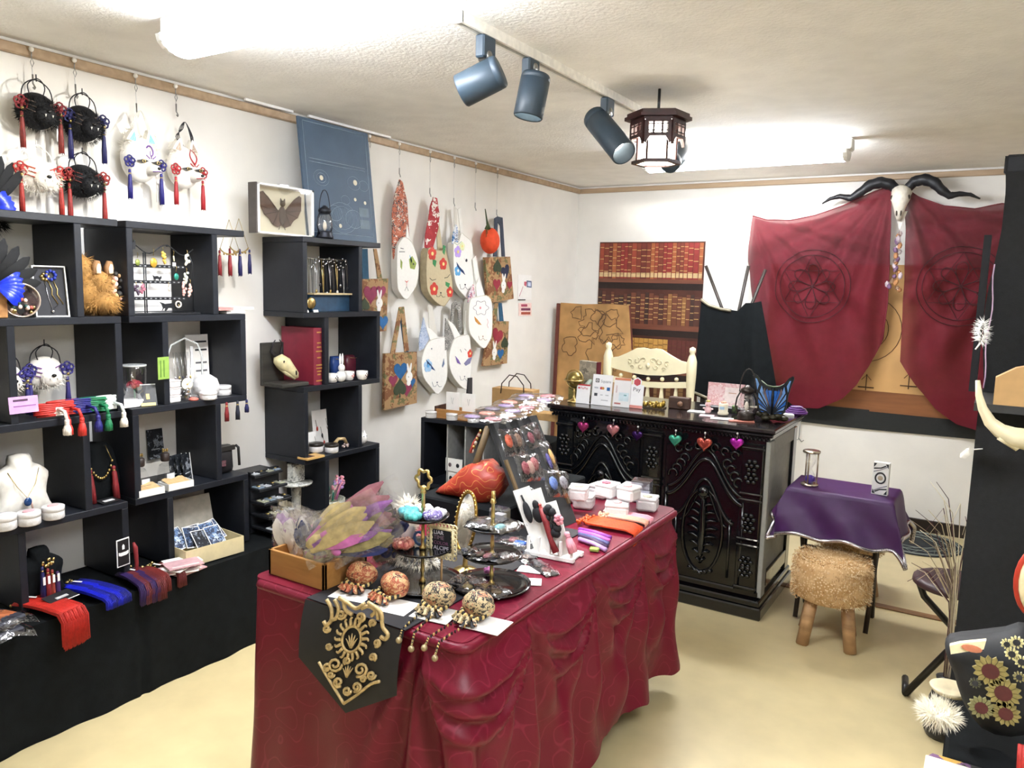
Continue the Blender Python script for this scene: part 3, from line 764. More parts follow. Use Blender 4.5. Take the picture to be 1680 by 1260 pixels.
wallbag('animal_face_bag', 'beige sleepy-eyed animal face bag with red camellias and a red floral strap', 'bag', .08, .05,
    [(700, 430), (703, 408), (712, 409), (724, 411), (731, 409), (737, 438), (742, 462), (741, 483), (733, 497), (727, 502), (714, 494), (703, 479), (700, 460)], BEIGE,
    [('strap', [(714, 323), (720, 325), (722, 340), (724, 352), (722, 375), (716, 396), (712, 410), (700, 406), (701, 385), (706, 360), (709, 338)], .012, REDFL), ('strap', [(720, 332), (726, 355), (729, 380), (733, 412), (725, 412), (723, 380), (722, 350)], .03, BEIGE)],
    [('flower', 'camellia_print', (709, 416), .026, FRED, YEL), ('flower', 'camellia_print', (727, 433), .024, FRED, YEL), ('flower', 'camellia_print', (712, 474), .026, FRED, YEL), ('flower', 'camellia_print', (738, 479), .022, FRED, YEL),
     ('poly', 'leaf_print', [(710, 424), (716, 428), (714, 438), (710, 433)], LEAF), ('poly', 'leaf_print', [(731, 462), (738, 465), (736, 472), (731, 468)], LEAF), ('poly', 'leaf_print', [(727, 402), (731, 404), (729, 418), (726, 414)], LEAF), ('line', 'closed_eye', [(705, 456), (709, 460), (715, 458)], .0018, INK), ('line', 'closed_eye', [(729, 456), (734, 455), (738, 450)], .0018, INK)] + mouth((724, 484), .9), G, None, mat('a89a7c', .8))
wallbag('animal_face_bag', 'white animal face bag with lilac and blue flowers and a blue patterned ear', 'bag', .078, .045,
    [(744, 412), (745, 398), (752, 398), (757, 383), (762, 386), (774, 399), (776, 430), (777, 459), (775, 474), (769, 490), (760, 483), (750, 470), (745, 450)], CANV,
    [('strap', [(749, 338), (753, 342), (753, 372), (749, 372)], .016, CANVS), ('strap', [(754, 343), (758, 340), (764, 385), (759, 385)], .012, CANV), ('ear', [(749, 368), (752, 372), (753, 400), (743, 400), (744, 385)], .004, BLUEFL), ('ear_back', [(760, 378), (774, 399), (771, 399), (760, 386)], .03, CANVS)],
    [('flower', 'lilac_flower_print', (751, 413), .024, VIO, YEL), ('flower', 'pale_flower_print', (758, 404), .018, mat('dfe6b4', .6), YEL), ('flower', 'blue_flower_print', (751, 444), .022, SKYB, WHITE), ('poly', 'eye_print', [(749, 430), (754, 438), (760, 444), (763, 451), (755, 444), (750, 437)], WINGB), ('dot', 'eye_print', (765, 427), .010, INK), ('poly', 'eye_light', [(761, 423), (765, 424), (764, 428)], WHITE), ('line', 'stem_print', [(745, 398), (750, 402), (757, 396)], .0013, LEAF)] + mouth((764, 471), 1), G, None, CANVS)
wallbag('animal_face_bag', 'white animal face bag with a large outlined flower on the forehead', 'bag', .11, .045,
    [(772, 492), (783, 487), (798, 485), (807, 498), (807, 546), (802, 561), (793, 571), (777, 555), (770, 542), (769, 517)], CANV,
    [('ear', [(779, 467), (782, 486), (770, 497), (772, 480)], .01, mat('e8e4e8', .8, kind='blobs', c2='c03c50', c3='27386c', sc=90)), ('ear', [(782, 470), (788, 455), (797, 486), (784, 488)], .006, CANV), ('strap', [(780, 425), (785, 420), (792, 460), (786, 470)], .02, CANV)],
    [('line', 'flower_outline', [(789+11*math.cos(k*PI/15)*(1+.18*math.cos(k*PI/15*6)), 505+11*math.sin(k*PI/15)*(1+.18*math.cos(k*PI/15*6))) for k in range(31)], .0012, mat('5a4a6c', .6)), ('dot', 'flower_centre', (788, 505), .009, mat('e8a0a8', .6)), ('poly', 'eye_print', [(778, 519), (783, 524), (790, 533), (785, 532), (780, 527)], mat('c98a3c', .6)), ('line', 'cheek_mark', [(799, 523), (801, 528), (799, 533), (801, 538)], .0013, mat('d07c90', .6))] + mouth((793, 555), .8, mat('9a7a5c', .6)), G, None, CANVS)
wallbag('animal_face_bag', 'white fox face bag with a blue patterned ear and blue eye patches', 'bag', .085, .05,
    [(697, 572), (707, 558), (722, 554), (731, 555), (733, 578), (734, 609), (731, 628), (719, 646), (707, 635), (695, 618), (692, 593)], CANV,
    [('ear', [(697, 521), (706, 556), (697, 572), (690, 576), (690, 555)], .008, mat('b8c4d8', .8, kind='blobs', c2='6c84b0', c3='dfe4ec', sc=110)), ('ear', [(700, 535), (708, 540), (722, 554), (707, 558)], .004, CANV), ('strap', [(709, 500), (716, 502), (724, 552), (712, 555)], .03, CANVS)],
    [('flower', 'eye_patch_print', (702, 600), .026, LBL, SKYB), ('poly', 'eye_print', [(699, 590), (706, 597), (714, 608), (706, 604), (701, 598)], WINGB), ('poly', 'eye_print', [(725, 600), (728, 588), (729, 597), (726, 603)], mat('6c7c98', .6)), ('dot', 'brow_dot', (708, 572), .005, mat('8a8c98', .6))] + mouth((718, 631), .9, mat('6c7078', .6)), G, None, CANVS)
wallbag('animal_face_bag', 'white cat face bag with a grey floral ear and red flower by the eye', 'bag', .095, .05,
    [(740, 570), (747, 555), (762, 550), (770, 550), (772, 567), (774, 593), (772, 622), (766, 638), (754, 631), (741, 612), (737, 590)], CANV,
    [('ear', [(733, 522), (748, 552), (740, 570), (732, 575), (732, 545)], .008, GREYFL), ('ear', [(735, 524), (745, 532), (756, 550), (747, 556)], .003, CANV), ('ear', [(766, 510), (771, 500), (770, 551), (763, 551)], .006, CANV), ('strap', [(745, 535), (747, 500), (753, 492), (761, 498), (764, 530), (764, 550), (759, 548), (757, 510), (753, 505), (751, 510), (749, 545)], .026, GREYFL)],
    [('poly', 'eye_print', [(747, 584), (752, 590), (756, 598), (750, 595)], mat('7a5ca8', .6)), ('flower', 'red_flower_print', (771, 580), .018, FRED, YEL), ('poly', 'bird_print', [(761, 596), (768, 588), (774, 586), (771, 596), (764, 600)], mat('7c7aa0', .6)), ('line', 'brow_line', [(755, 573), (757, 578)], .0013, INK), ('line', 'brow_line', [(762, 572), (765, 575)], .0013, INK)] + mouth((763, 621), .85, mat('8a8c90', .6)), G, None, CANVS)
def tote(label, o, straps, off, deco):
    return wallbag('tote_bag', label, 'tote bag', off, .02, o, CAMO, straps, deco, 'camouflage tote bags with hearts and rabbits')
DG = mat('35402a', .7); HB = mat('1e5f96', .7); HR = mat('8c2436', .7); HM = mat('862c4c', .7)
tote('camouflage tote bag with a white rabbit hanging behind the tall black shelf', [(591, 458), (637, 457), (634, 543), (600, 546)], [('strap', [(596, 408), (606, 408), (608, 458), (598, 458)], .012, CAMOB), ('strap', [(615, 408), (620, 408), (629, 457), (622, 457)], .008, CAMO)], .06,
     [('heart', 'heart_print', (608, 482), .042, HM), ('spade', 'spade_print', (598, 500), .03, DG), ('heart', 'heart_print', (625, 478), .03, HM), ('heart', 'heart_print', (628, 528), .032, HB), ('bunny', 'rabbit_print', (622, 497), .05, WHITE)])
tote('lowest camouflage tote bag, with a large blue heart and white rabbit', [(632, 580), (684, 577), (684, 661), (631, 673)], [('strap', [(656, 504), (664, 503), (672, 575), (665, 577), (660, 515), (649, 580), (642, 580)], .004, CAMO), ('strap', [(663, 506), (673, 578), (667, 578), (660, 525)], .012, CAMOB)], .07,
     [('spade', 'spade_print', (656, 636), .044, DG), ('heart', 'heart_print', (645, 624), .028, HM), ('heart', 'heart_print', (667, 638), .034, HM), ('heart', 'heart_print', (657, 608), .044, HB), ('heart', 'heart_print', (676, 627), .022, HB), ('bunny', 'rabbit_print', (671, 618), .055, WHITE)])
tote('camouflage tote bag with dark navy strap hanging beside the orange pouch', [(796, 422), (837, 421), (843, 490), (801, 498)], [('strap', [(813, 358), (818, 355), (826, 357), (830, 421), (825, 421), (822, 370), (818, 364), (817, 421), (811, 421)], .006, mat('3c4454', .8))], .06,
     [('spade', 'spade_print', (816, 437), .04, DG), ('heart', 'heart_print', (829, 445), .04, mat('1c2440', .7), .4), ('heart', 'heart_print', (815, 466), .034, HR), ('heart', 'heart_print', (836, 467), .024, HR), ('bunny', 'rabbit_print', (826, 468), .055, WHITE)])
tote('camouflage tote bag with a red heart, lower right of the bag wall', [(807, 527), (835, 527), (832, 596), (793, 601)], [('strap', [(814, 497), (819, 497), (815, 527), (807, 527)], .006, CAMO), ('strap', [(820, 497), (825, 497), (828, 527), (822, 527)], .008, CAMOB)], .05,
     [('heart', 'heart_print', (816, 551), .05, HR, -.3), ('spade', 'spade_print', (828, 562), .036, DG), ('heart', 'heart_print', (821, 580), .03, HB), ('bunny', 'rabbit_print', (811, 578), .055, WHITE)])
t = thing('drawstring_pouch', 'round orange drawstring pouch hanging between the bags', 'pouch', PX(804, 395, XW+.09), RZ)
OR = mat('d4451c', .75, var=.1, sc=30, bump=.3, bsc=40)
B().ell((0, 0, 0), (.075, .06, .085), OR, 20, 14, f=lambda a, p: 1+.03*math.sin(p*9)*math.sin(a)**.5*(a/PI)).build('pouch_body', t)
B().tube([(-.03, 0, .075), (-.036, -.004, .10), (-.04, 0, .12), (-.065, 0, .20)], [.022, .010, .006, .003], mat('3c4a2c', .7), 8).build('drawstring_neck', t)
b = B()
for k in range(3): b.tube([(-.035, -.01, .10), (-.06-.01*k, -.02, .12-.02*k), (-.05-.012*k, -.02, .06-.02*k)], .0022, mat('4c5a30', .7), 4)
b.build('cord_ends', t)
for (a, b_, c, d, off, lab) in ((661, 247, 661, 290, .06, 'thin wire with rings holding the patchwork-strap bag'), (713, 252, 713, 322, .07, 'thin wire holding the camellia bag'), (751, 262, 751, 338, .065, 'thin wire holding the lilac flower bag'), (789, 273, 789, 345, .08, 'thin wire holding the orange pouch'), (820, 281, 820, 356, .06, 'thin wire holding the navy-strap tote'), (608, 226, 610, 400, .05, 'thin wire beside the blueprint poster holding the half-hidden tote')):
    wire(a, b_, c, d, off, lab)
# flyer on the wall
y0, z0 = W(861, 482, .004)
t = thing('wall_flyer', 'small white and pink flyer taped to the wall right of the bags', 'flyer', (XW+.004, y0, z0), RZ)
def Lw(px, py): a, c = W(px, py, .004); return (a-y0, c-z0)
B().poly([Lw(850, 450), Lw(872, 452), Lw(872, 492), Lw(850, 492)], 0, .002, PAPER).poly([Lw(851, 497), Lw(872, 497), Lw(872, 518), Lw(851, 518)], 0, .002, mat('f0d4cc', .7)).build('paper', t)
b = B().poly([Lw(864, 460), Lw(872, 461), Lw(872, 472), Lw(864, 471)], -.001, .001, mat('5c6888', .6)).poly([Lw(865.5, 462.5), Lw(870.5, 463), Lw(870.5, 470), Lw(865.5, 469)], -.0015, .001, mat('d4dcf0', .6)).poly([Lw(860, 462), Lw(864, 462), Lw(863, 470), Lw(860, 468)], -.001, .001, mat('c8586c', .6))
b.tube([(Lw(858, 470)[0], -.001, Lw(858, 470)[1]), (Lw(852, 486)[0], -.001, Lw(852, 486)[1])], .002, mat('c07888', .6)).poly([Lw(850, 491), Lw(862, 491), Lw(862, 492.5), Lw(850, 492.5)], -.001, .001, INK)
for r, (x0, x1, c) in enumerate(((855, 865, 'b04c64'), (855, 870, '7c3c58'), (855, 870, 'a8503c'))): b.poly([Lw(x0, 499+r*6.4), Lw(x1, 499+r*6.4), Lw(x1, 503+r*6.4), Lw(x0, 503+r*6.4)], -.001, .001, mat(c, .6))
b.build('print', t)
# ================================================================ GOODS ON THE SHELVES
T0, T1, T2, T3, TB = 1.7475, 1.4025, 1.0575, .7125, .411
def shp(px, py, x, z0=None):
    p = PX(px, py, x); return p
def frosted_case(px, py, z, r, h, label, grp, lid=FROST, inner=None, fluff=True):
    p = PZ(px, py, z); t = thing('round_case', label, 'case', (p.x, p.y, z), RZ, grp)
    B().lathe([(r*.9, 0), (r, .004), (r, h*.75), (r*.96, h*.78)], FROST, 18).build('base', t)
    B().lathe([(r*1.02, h*.62), (r*1.02, h*.96), (r*.95, h), (0, h)], lid, 18).build('lid', t)
    if inner: B().ell((0, 0, h+.001), (r*.55, r*.35, .004), inner, 10, 6).build('ornament', t)
    return t
def card(name, label, cat, px, py, x, w_, h, mt, lean=.12, rz=0, deco=(), tk=.002, z=None, group=None):
    p = PX(px, py, x)
    if z is not None: p.z = z+tk*math.sin(abs(lean))*.6
    t = thing(name, label, cat, p, group=group, rot=(-lean, 0, RZ+rz))
    B().box((0, tk/2, h/2), (w_, tk, h), mt).build('card', t)
    for (nm, x0, z0, x1, z1, m_) in deco: B().box(((x0+x1)/2*w_, -.0006, (z0+z1)/2*h), (abs(x1-x0)*w_, .0012, abs(z1-z0)*h), m_).build(nm, t)
    return t
# --- top left compartment
p = PX(88, 523, -2.735)
t = thing('necklace_box', 'white-rimmed black box displaying a gold and blue hairpin, leaning in the top left compartment', 'jewellery box', (p.x, p.y, T1+.001), rot=(-.22, 0, RZ-.25))
b = B()
w_, h = .098, .175
for s_ in (-1, 1): b.box((s_*w_/2, .012, h/2), (.004, .028, h), WHITE)
b.box((0, .012, .002), (w_, .028, .004), WHITE).box((0, .012, h), (w_+.004, .028, .004), WHITE).build('box_rim', t)
B().box((0, .016, h/2), (w_-.004, .016, h-.004), mat('2c2c30', .8)).build('padding', t)
b = B()
for k in range(7): b.ell((-.012+.01*math.cos(k), .006, h*.8+.01*math.sin(k)), .006, GOLD, 6, 5)
for k in range(9): b.ell((.006+.014*math.cos(k*.8), .005, h*.83+.015*math.sin(k*.8)), .006, mat('2c3c9c', .3), 6, 5)
for q in (0, .008): b.tube([(-.005+q*2, .006, h*.74), (.006+q*2, .006, h*.56), (.004+q*2, .006, h*.45), (.02+q*2, .006, h*.26)], .0018, GOLD, 4)
b.tube([(-.014, .006, h*.74), (-.008, .006, h*.4), (.002, .006, h*.14), (.018, .006, h*.24)], .0012, SILVER, 4).ell((.002, .005, h*.12), .006, SILVER, 6, 5)
b.build('hairpin', t)
p = PX(36, 526, -2.73)
t = thing('round_resin_dish', 'clear round dish holding dried flowers, standing on edge in the top left compartment', 'dish', (p.x, p.y, T1+.058), RZ-.2)
Mr = Matrix.Rotation(PI/2, 4, 'X')
B().lathe([(.056, -.012), (.058, 0), (.056, .012), (.052, .012), (.052, -.012)], mat('c9b8a8', .2, .5), 24, M=Mr).build('rim', t)
B().lathe([(.051, .006), (0, .006)], mat('c8a8a4', .5, kind='blobs', c2='9c7c78', c3='ded0c4', sc=60), 20, M=Mr).build('backing', t)
b = B()
for k in range(14): b.ell((rnd(-.035, .035), -.008, rnd(-.04, .005)), (rnd(.004, .010),)*3, [mat('b0584c', .5), mat('e0c8b8', .5), mat('2c5048', .5), GOLD][k % 4], 6, 5)
b.build('dried_flowers', t)
one(B().box((0, 0, .045), (.03, .03, .09), WOODL, bev=.003), 'wooden_block', 'small wooden block at the left edge of the top shelf', 'block', (-2.73, PX(2, 520, -2.73).y, T1+.001))
# --- fox pelt
p = PX(160, 525, -2.79)
t = thing('fox_fur_stole', 'golden brown fox fur with ears and floral trim folded in a compartment', 'fur', (p.x, p.y, T1+.002), RZ)
FX = mat('a2783f', .9, var=.25, sc=30); FX2 = mat('b88e54', .85, var=.2, sc=30)
b = B(); E_ = [((-.03, .02, .075), (.055, .07, .075)), ((-.045, .03, .15), (.045, .06, .07)), ((.01, .0, .05), (.065, .075, .05)), ((.005, -.01, .11), (.045, .05, .05))]
for c, r in E_: b.ell(c, r, FX, 16, 10)
b.build('pelt', t)
b = B()
for c, r in E_: fur(b, c, r, 1000, .022, [FX, FX2][random.randrange(2)], w_=.0012, droop=.5)
b.build('fur', t)['kind'] = 'stuff'
for q in (-.012, .034):
    e = B().pillow([(q-.014, .145), (q-.016, .175), (q-.004, .198), (q+.012, .196), (q+.018, .17), (q+.012, .145)], -.02, .02, mat('8f6a44', .8)).build('ear', t)
    B().pillow([(q-.007, .15), (q-.008, .17), (q, .186), (q+.008, .184), (q+.01, .15)], -.038, .006, mat('dcc8ac', .8)).build('inner_ear', e)
b = B()
for k in range(16): b.ell((.045+rnd(-.012, .02), -.045+rnd(-.01, .01), .06+k*.006), (rnd(.006, .012),)*3, [mat('d8a89c', .6), mat('e8d4c0', .6), mat('c8a070', .6), mat('2c2a26', .6)][k % 4], 6, 5)
b.build('flower_trim', t)
# --- earring stand and earrings
p = PX(268, 522, -2.76); y0 = p.y
t = thing('earring_stand', 'black wire earring stand with cat silhouettes in the top compartment', 'jewellery stand', (-2.76, y0, T1+.001), RZ)
WB = mat('24262a', .4, .3)
b = B()
for q in (-.075, -.067): b.tube([(q, 0, 0), (q, 0, .235)], .0025, WB)
b.tube([(.135, 0, 0), (.135, 0, .2), (.12, 0, .235)], .0025, WB).tube([(-.15, 0, .012), (.14, 0, .012)], .002, WB)
b.box((0, 0, .004), (.29, .06, .006), WB); b.build('frame', t)
for z in (.185, .125, .062):
    b = B().box((-.02, 0, z), (.24, .003, .012), WB)
    for k in range(12): b.box((-.13+.02*k, -.002, z), (.007, .002, .004), mat('8c8e92', .5))
    b.build('perforated_bar', t)
B().tube([(-.15+.29*q/20, 0, .25+.018*math.sin(q*.62+.6)) for q in range(21)], .0022, WB).build('top_bar', t)
CAT = [(-.05, 0), (-.045, .012), (-.05, .028), (-.06, .038), (-.045, .034), (-.035, .03), (.0, .034), (.02, .026), (.035, .028), (.045, .036), (.048, .026), (.05, .02), (.04, .012), (.03, .006), (.034, 0), (.026, 0), (.012, .012), (-.02, .012), (-.03, 0), (-.036, 0), (-.034, .012), (-.042, .01)]
B().poly([(x*.9+.04, z*.9+.014) for x, z in CAT], -.002, .001, WB).build('cat_silhouette', t)
B().poly([(x*.35-.02, z*.55+.13) for x, z in CAT], -.002, .001, WB).build('cat_silhouette', t)
B().poly([(-.016-.12, .245), (-.022-.12, .268), (-.014-.12, .278), (-.006-.12, .27), (.006-.12, .272), (.012-.12, .28), (.014-.12, .262), (.012-.12, .245)], -.003, .002, WB).build('cat_head', t)
B().poly([(.022, .262), (.026, .27), (.03, .262)], -.002, .002, WB).build('cat_ears', t)
one(B().box((0, 0, .09), (.16, .003, .17), PAPER), 'earring_card', 'large white display card behind the earring stand', 'card', (-2.815, PX(250, 500, -2.815).y, T1+.001), RZ)
ear = [(-.13, .245, .05, 'w', 'd8c89c'), (-.105, .235, .05, 'g', '8c9a4c'), (-.04, .255, .075, 'g', 'c9a03c'), (.0, .26, .06, 'f', 'd9b04c'), (.045, .25, .06, 'w', 'e0d8b8'), (.105, .255, .06, 'f', 'e8e0cc'), (.1, .185, .06, 'f', 'd8dccc'), (.055, .19, .055, 'g', '2f8c78'), (.09, .15, .075, 'f', 'e0a8a0'), (.115, .14, .07, 'f', 'e8b8ac'), (.02, .125, .05, 'w', 'e4dccc'), (-.14, .125, .04, 'f', '8c4c5c'), (-.115, .125, .045, 'f', '4c3c4c'), (-.09, .125, .04, 'f', 'a06070'), (.062, .04, .02, 'r', 'e8d8c8')]
wd = ['white-tagged gold earring at the far left of the wire stand', 'olive green drop earring on the wire stand', 'round gold medallion earring on the wire stand', 'gold flower cluster earring under the top bar', 'white-tagged ivory earring in the middle of the stand', 'pearl cluster earring at the right of the top bar', 'pale leaf cluster earring on the right of the stand', 'teal drop earring on the middle of the stand', 'pink petal earring at the lower right of the stand', 'long pink flower earring nearest the right upright', 'white-tagged earring on the middle bar', 'plum earring on the left of the middle bar', 'dark plum earring on the left of the middle bar', 'rose earring on the left of the middle bar', 'small ring ornament in front of the cat silhouette']
for (x, z, L, k, c), lab in zip(ear, wd):
    m_ = mat(c, .35, .4 if k == 'g' else 0)
    e = thing('earring', lab, 'earring', (-2.752, y0+x, T1+z), RZ, 'earrings on the wire stand')
    B().tube([(0, 0, 0), (.003, -.001, -.006), (.0, -.001, -L*.4)], .0011, GOLD, 4).build('ear_wire', e)
    b = B()
    if k == 'g': b.ell((0, -.002, -L*.75), (L*.2, .004, L*.25), m_, 10, 6)
    elif k == 'f':
        for j in range(7): b.ell((rnd(-.009, .009), rnd(-.006, .002), -L*.35-L*.6*j/6), (rnd(.005, .009), .005, rnd(.005, .009)), m_, 6, 5)
    elif k == 'r': b.tube([(.012*math.cos(j*PI/5), 0, .012*math.sin(j*PI/5)) for j in range(10)], .003, m_, 5, closed=True)
    else: b.tube([(0, -.002, -L*.35), (.002, -.002, -L*.7)], .003, m_, 5).box((.001, -.003, -L*.9), (.014, .001, .014), PAPER, M=Matrix.Rotation(0, 4, 'Y'))
    b.build('drop', e)
# --- tasselled gold hairpins on the right
for i, (px, py, c1, c2, lab) in enumerate(((376, 372, DRED, NAVY, 'gold chain ornament with dark red and navy tassels at the shelf end'), (392, 370, DRED, NAVY, 'gold chain ornament with tassels, the one nearer the shelf end'))):
    p = PX(px, py, -2.80-.03*i); t = thing('tassel_ornament', lab, 'ornament', p, RZ, 'tassel ornaments at the shelf end')
    b = B(); b.tube([(0, 0, .03), (-.05, 0, -.10)], .0012, GOLD, 4).tube([(0, 0, .03), (.05, 0, -.10)], .0012, GOLD, 4)
    b.tube(arc3((0, 0, -.08), .052, PI+.35, 2*PI-.35, 8, ry=.035), .003, GOLD, 5)
    for k in range(5): b.ell((-.03+.015*k, -.003, -.115), .005, GOLD, 6, 5)
    b.build('gold_chain', t)
    for x, m_ in ((-.052, c1), (.052, c2), (0, c2 if i else c1)):
        b = B(); tassel(b, (x, -.002, -.105), .10, .008, m_); b.build('tassel', t)
for i, (px, c) in enumerate(((364, DRED), (382, mat('1c2030', .6)), (397, NAVY))):
    p = PX(px, 656, -2.71); b = B(); tassel(b, (0, 0, 0), .075 if i < 2 else .05, .009, c)
    one(b, 'hanging_tassel', ('dark red', 'black', 'navy')[i]+' tassel end hanging below the second shelf board', 'tassel', (p.x+.03, p.y, 1.036), RZ, 'tassel ends below the second shelf')
for i, (px, w_, c) in enumerate(((366, .07, 'c88c88'), (383, .07, 'f2efe8'), (376, .1, 'f4f2ee'))):
    p = PX(px, 515, -2.76); z = T1+.001+(.014 if i < 2 else 0)+(0)
    t = thing('flat_gift_box', ('pink flat box under the gold ornaments', 'small white flat box beside the pink one', 'wide white flat box at the bottom of the little stack')[i], 'box', (p.x+.02*(i == 0), p.y+(-.03, .04, 0)[i], z), RZ+.05*i, 'flat boxes at the shelf end')
    B().box((0, 0, .005), (w_, .08, .009), mat(c, .6), bev=.001).build('tray', t); B().box((0, 0, .0108), (w_+.002, .082, .003), mat(c, .55, var=.05), bev=.001).build('lid', t)
# --- second row left : half mask, card, cord bundles
half_mask(75, 612, .135, .12, mat('efeae2', .5), WFUR, mat('2a2470', .55), mat('2a2464', .6, var=.2, sc=80), 'white half mask with purple marks and navy tassels standing in the second row', mat('7a5090', .5), tl=.12, off=.12, fn=500, d=.034)
half_mask(14, 622, .10, .10, mat('efeae2', .5), WFUR, mat('2a2470', .55), mat('2a2464', .6, var=.2, sc=80), 'white half mask with navy knots cut off by the left edge of the picture', mat('7a5090', .5), tl=.10, off=.16, fn=250, d=.03)
card('price_note', 'lilac handwritten note standing before the white half mask', 'note', 40, 668, -2.690, .09, .055, mat('c79ad0', .7), .1, 0, [('writing', -.35, .72, .15, .84, mat('4a3048', .6)), ('writing', -.35, .4, .42, .46, mat('8a5a90', .6))], z=T2+.035)
b = B()
def bundle(px, py, col, label, n=7, tl=.06, w_=.05, tcol=None):
    p = PZ(px, py, T2+.002); p.x = -2.725
    t = thing('cord_bundle', label, 'cord', (p.x, p.y, T2+.001), RZ+rnd(-.2, .2), 'coloured cord bundles with tassels')
    b = B()
    for k in range(n):
        z = .007+.0065*k; s_ = rnd(-.008, .008)
        b.tube(sm([(-w_+s_, .01, z), (-w_*.5+s_, -.012, z+.003), (w_*.4+s_, -.014, z+rnd(0, .004)), (w_+s_, 0, z), (w_*.5, .016, z), (-w_*.6, .018, z)], 3, True), .0042, col, 6, closed=True)
    b.build('folded_cord', t)
    b = B(); b.tube([(.01, -.02, .03), (.018, -.05, .025), (.02, -.062, .0)], .006, col, 6); tassel(b, (.02, -.062, -.004), tl, .014, tcol or col, cap=tcol or col); b.build('tassel', t)
    return t
CR = mat('c03028', .5, var=.15, sc=80)
bundle(28, 672, mat('e8e0d8', .5), 'white and red cord bundle at the left end of the second shelf', 5, .05, .035)
bundle(44, 676, CR, 'red cord bundle with tassel, left one', 7, .05)
bundle(76, 676, CR, 'red cord bundle with tassel in front of the navy one', 8, .06)
bundle(108, 674, mat('22206c', .5, var=.15, sc=80), 'navy blue cord bundle with tassel', 8, .055)
bundle(136, 672, mat('0e6e44', .5, var=.15, sc=80), 'emerald green cord bundle with tassel', 8, .055, .045)
bundle(157, 669, mat('dfe4e0', .5, var=.1, sc=80), 'pale mint cord bundle with white and red tassels', 8, .05, .038, mat('e6ded4', .5))
# --- third row left : bust, cases, tassel necklace
def bust(px, py, x, h, mt, label, rz=0, z=T3):
    p = PX(px, py, x); t = thing('necklace_bust', label, 'display bust', (p.x, p.y, z+.001), RZ+rz)
    prof = [(-.5, 0), (-.5, .18), (-.44, .34), (-.47, .52), (-.5, .68), (-.34, .80), (-.2, .87), (-.17, 1.0), (.17, 1.0), (.2, .87), (.34, .80), (.5, .68), (.47, .52), (.44, .34), (.5, .18), (.5, 0)]
    b = B(); b.pillow(smoothp([(a*h*.82, c*h) for a, c in prof], 2), .02, .05, mt, rings=5); b.build('bust_form', t); return t
t = bust(38, 850, -2.79, .22, mat('ebe7de', .6), 'white necklace bust wearing a blue pendant')
b = B(); b.tube([(-.05, -.02, .17), (-.03, -.035, .12), (0, -.036, .075), (.03, -.035, .12), (.05, -.02, .17)], .0012, GOLD, 4); b.build('chain', t)
b = B(); b.ell((0, -.04, .062), (.013, .006, .015), mat('123a6c', .15), 10, 8); b.tube([(.01, -.038, .066), (.016, -.038, .03)], .003, mat('c8a090', .4)); b.build('pendant', t)
frosted_case(8, 868, T3, .036, .05, 'round frosted case nearest the left edge on the third shelf', 'frosted cases under the white bust', inner=mat('eccfd0', .6))
frosted_case(48, 860, T3, .036, .045, 'round frosted case with a pink label in the middle under the white bust', 'frosted cases under the white bust', inner=mat('d89aa0', .6))
frosted_case(88, 850, T3, .035, .045, 'round frosted case with a pink and green flower at the right of the bust', 'frosted cases under the white bust', inner=mat('e0a0a0', .6))
p = PX(165, 835, -2.80); t = thing('necklace_board', 'black display board with a gold necklace and two dark red tassels', 'display board', (p.x, p.y, T3+.002), rot=(-.12, 0, RZ))
B().pillow(smoothp([(-.075, 0), (-.08, .14), (-.05, .21), (.05, .21), (.08, .14), (.075, 0)], 2), .02, .04, BLACKC).build('board', t)
b = B(); pts = [(-.045+.09*k/12, -.03, .10+.06*((k-6)/6)**2*1-.02) for k in range(13)]
for q in pts: b.ell(q, .0055, GOLD, 6, 5)
b.tube([(-.045, -.03, .14), (-.03, -.02, .2)], .0015, GOLD, 4).tube([(.045, -.03, .14), (.03, -.02, .2)], .0015, GOLD, 4); b.build('gold_chain', t)
for s_ in (-1, 1):
    b = B(); tassel(b, (s_*.045, -.035, .115), .12, .012, DRED); b.build('tassel', t)
card('black_card', 'black card with white print lying flat on the third shelf', 'card', 185, 826, -2.72, .07, .05, mat('1a1a1c', .5), 1.45, .1, [('print', -.3, .3, .3, .6, mat('c8c8c8', .6))], z=T3+.003)
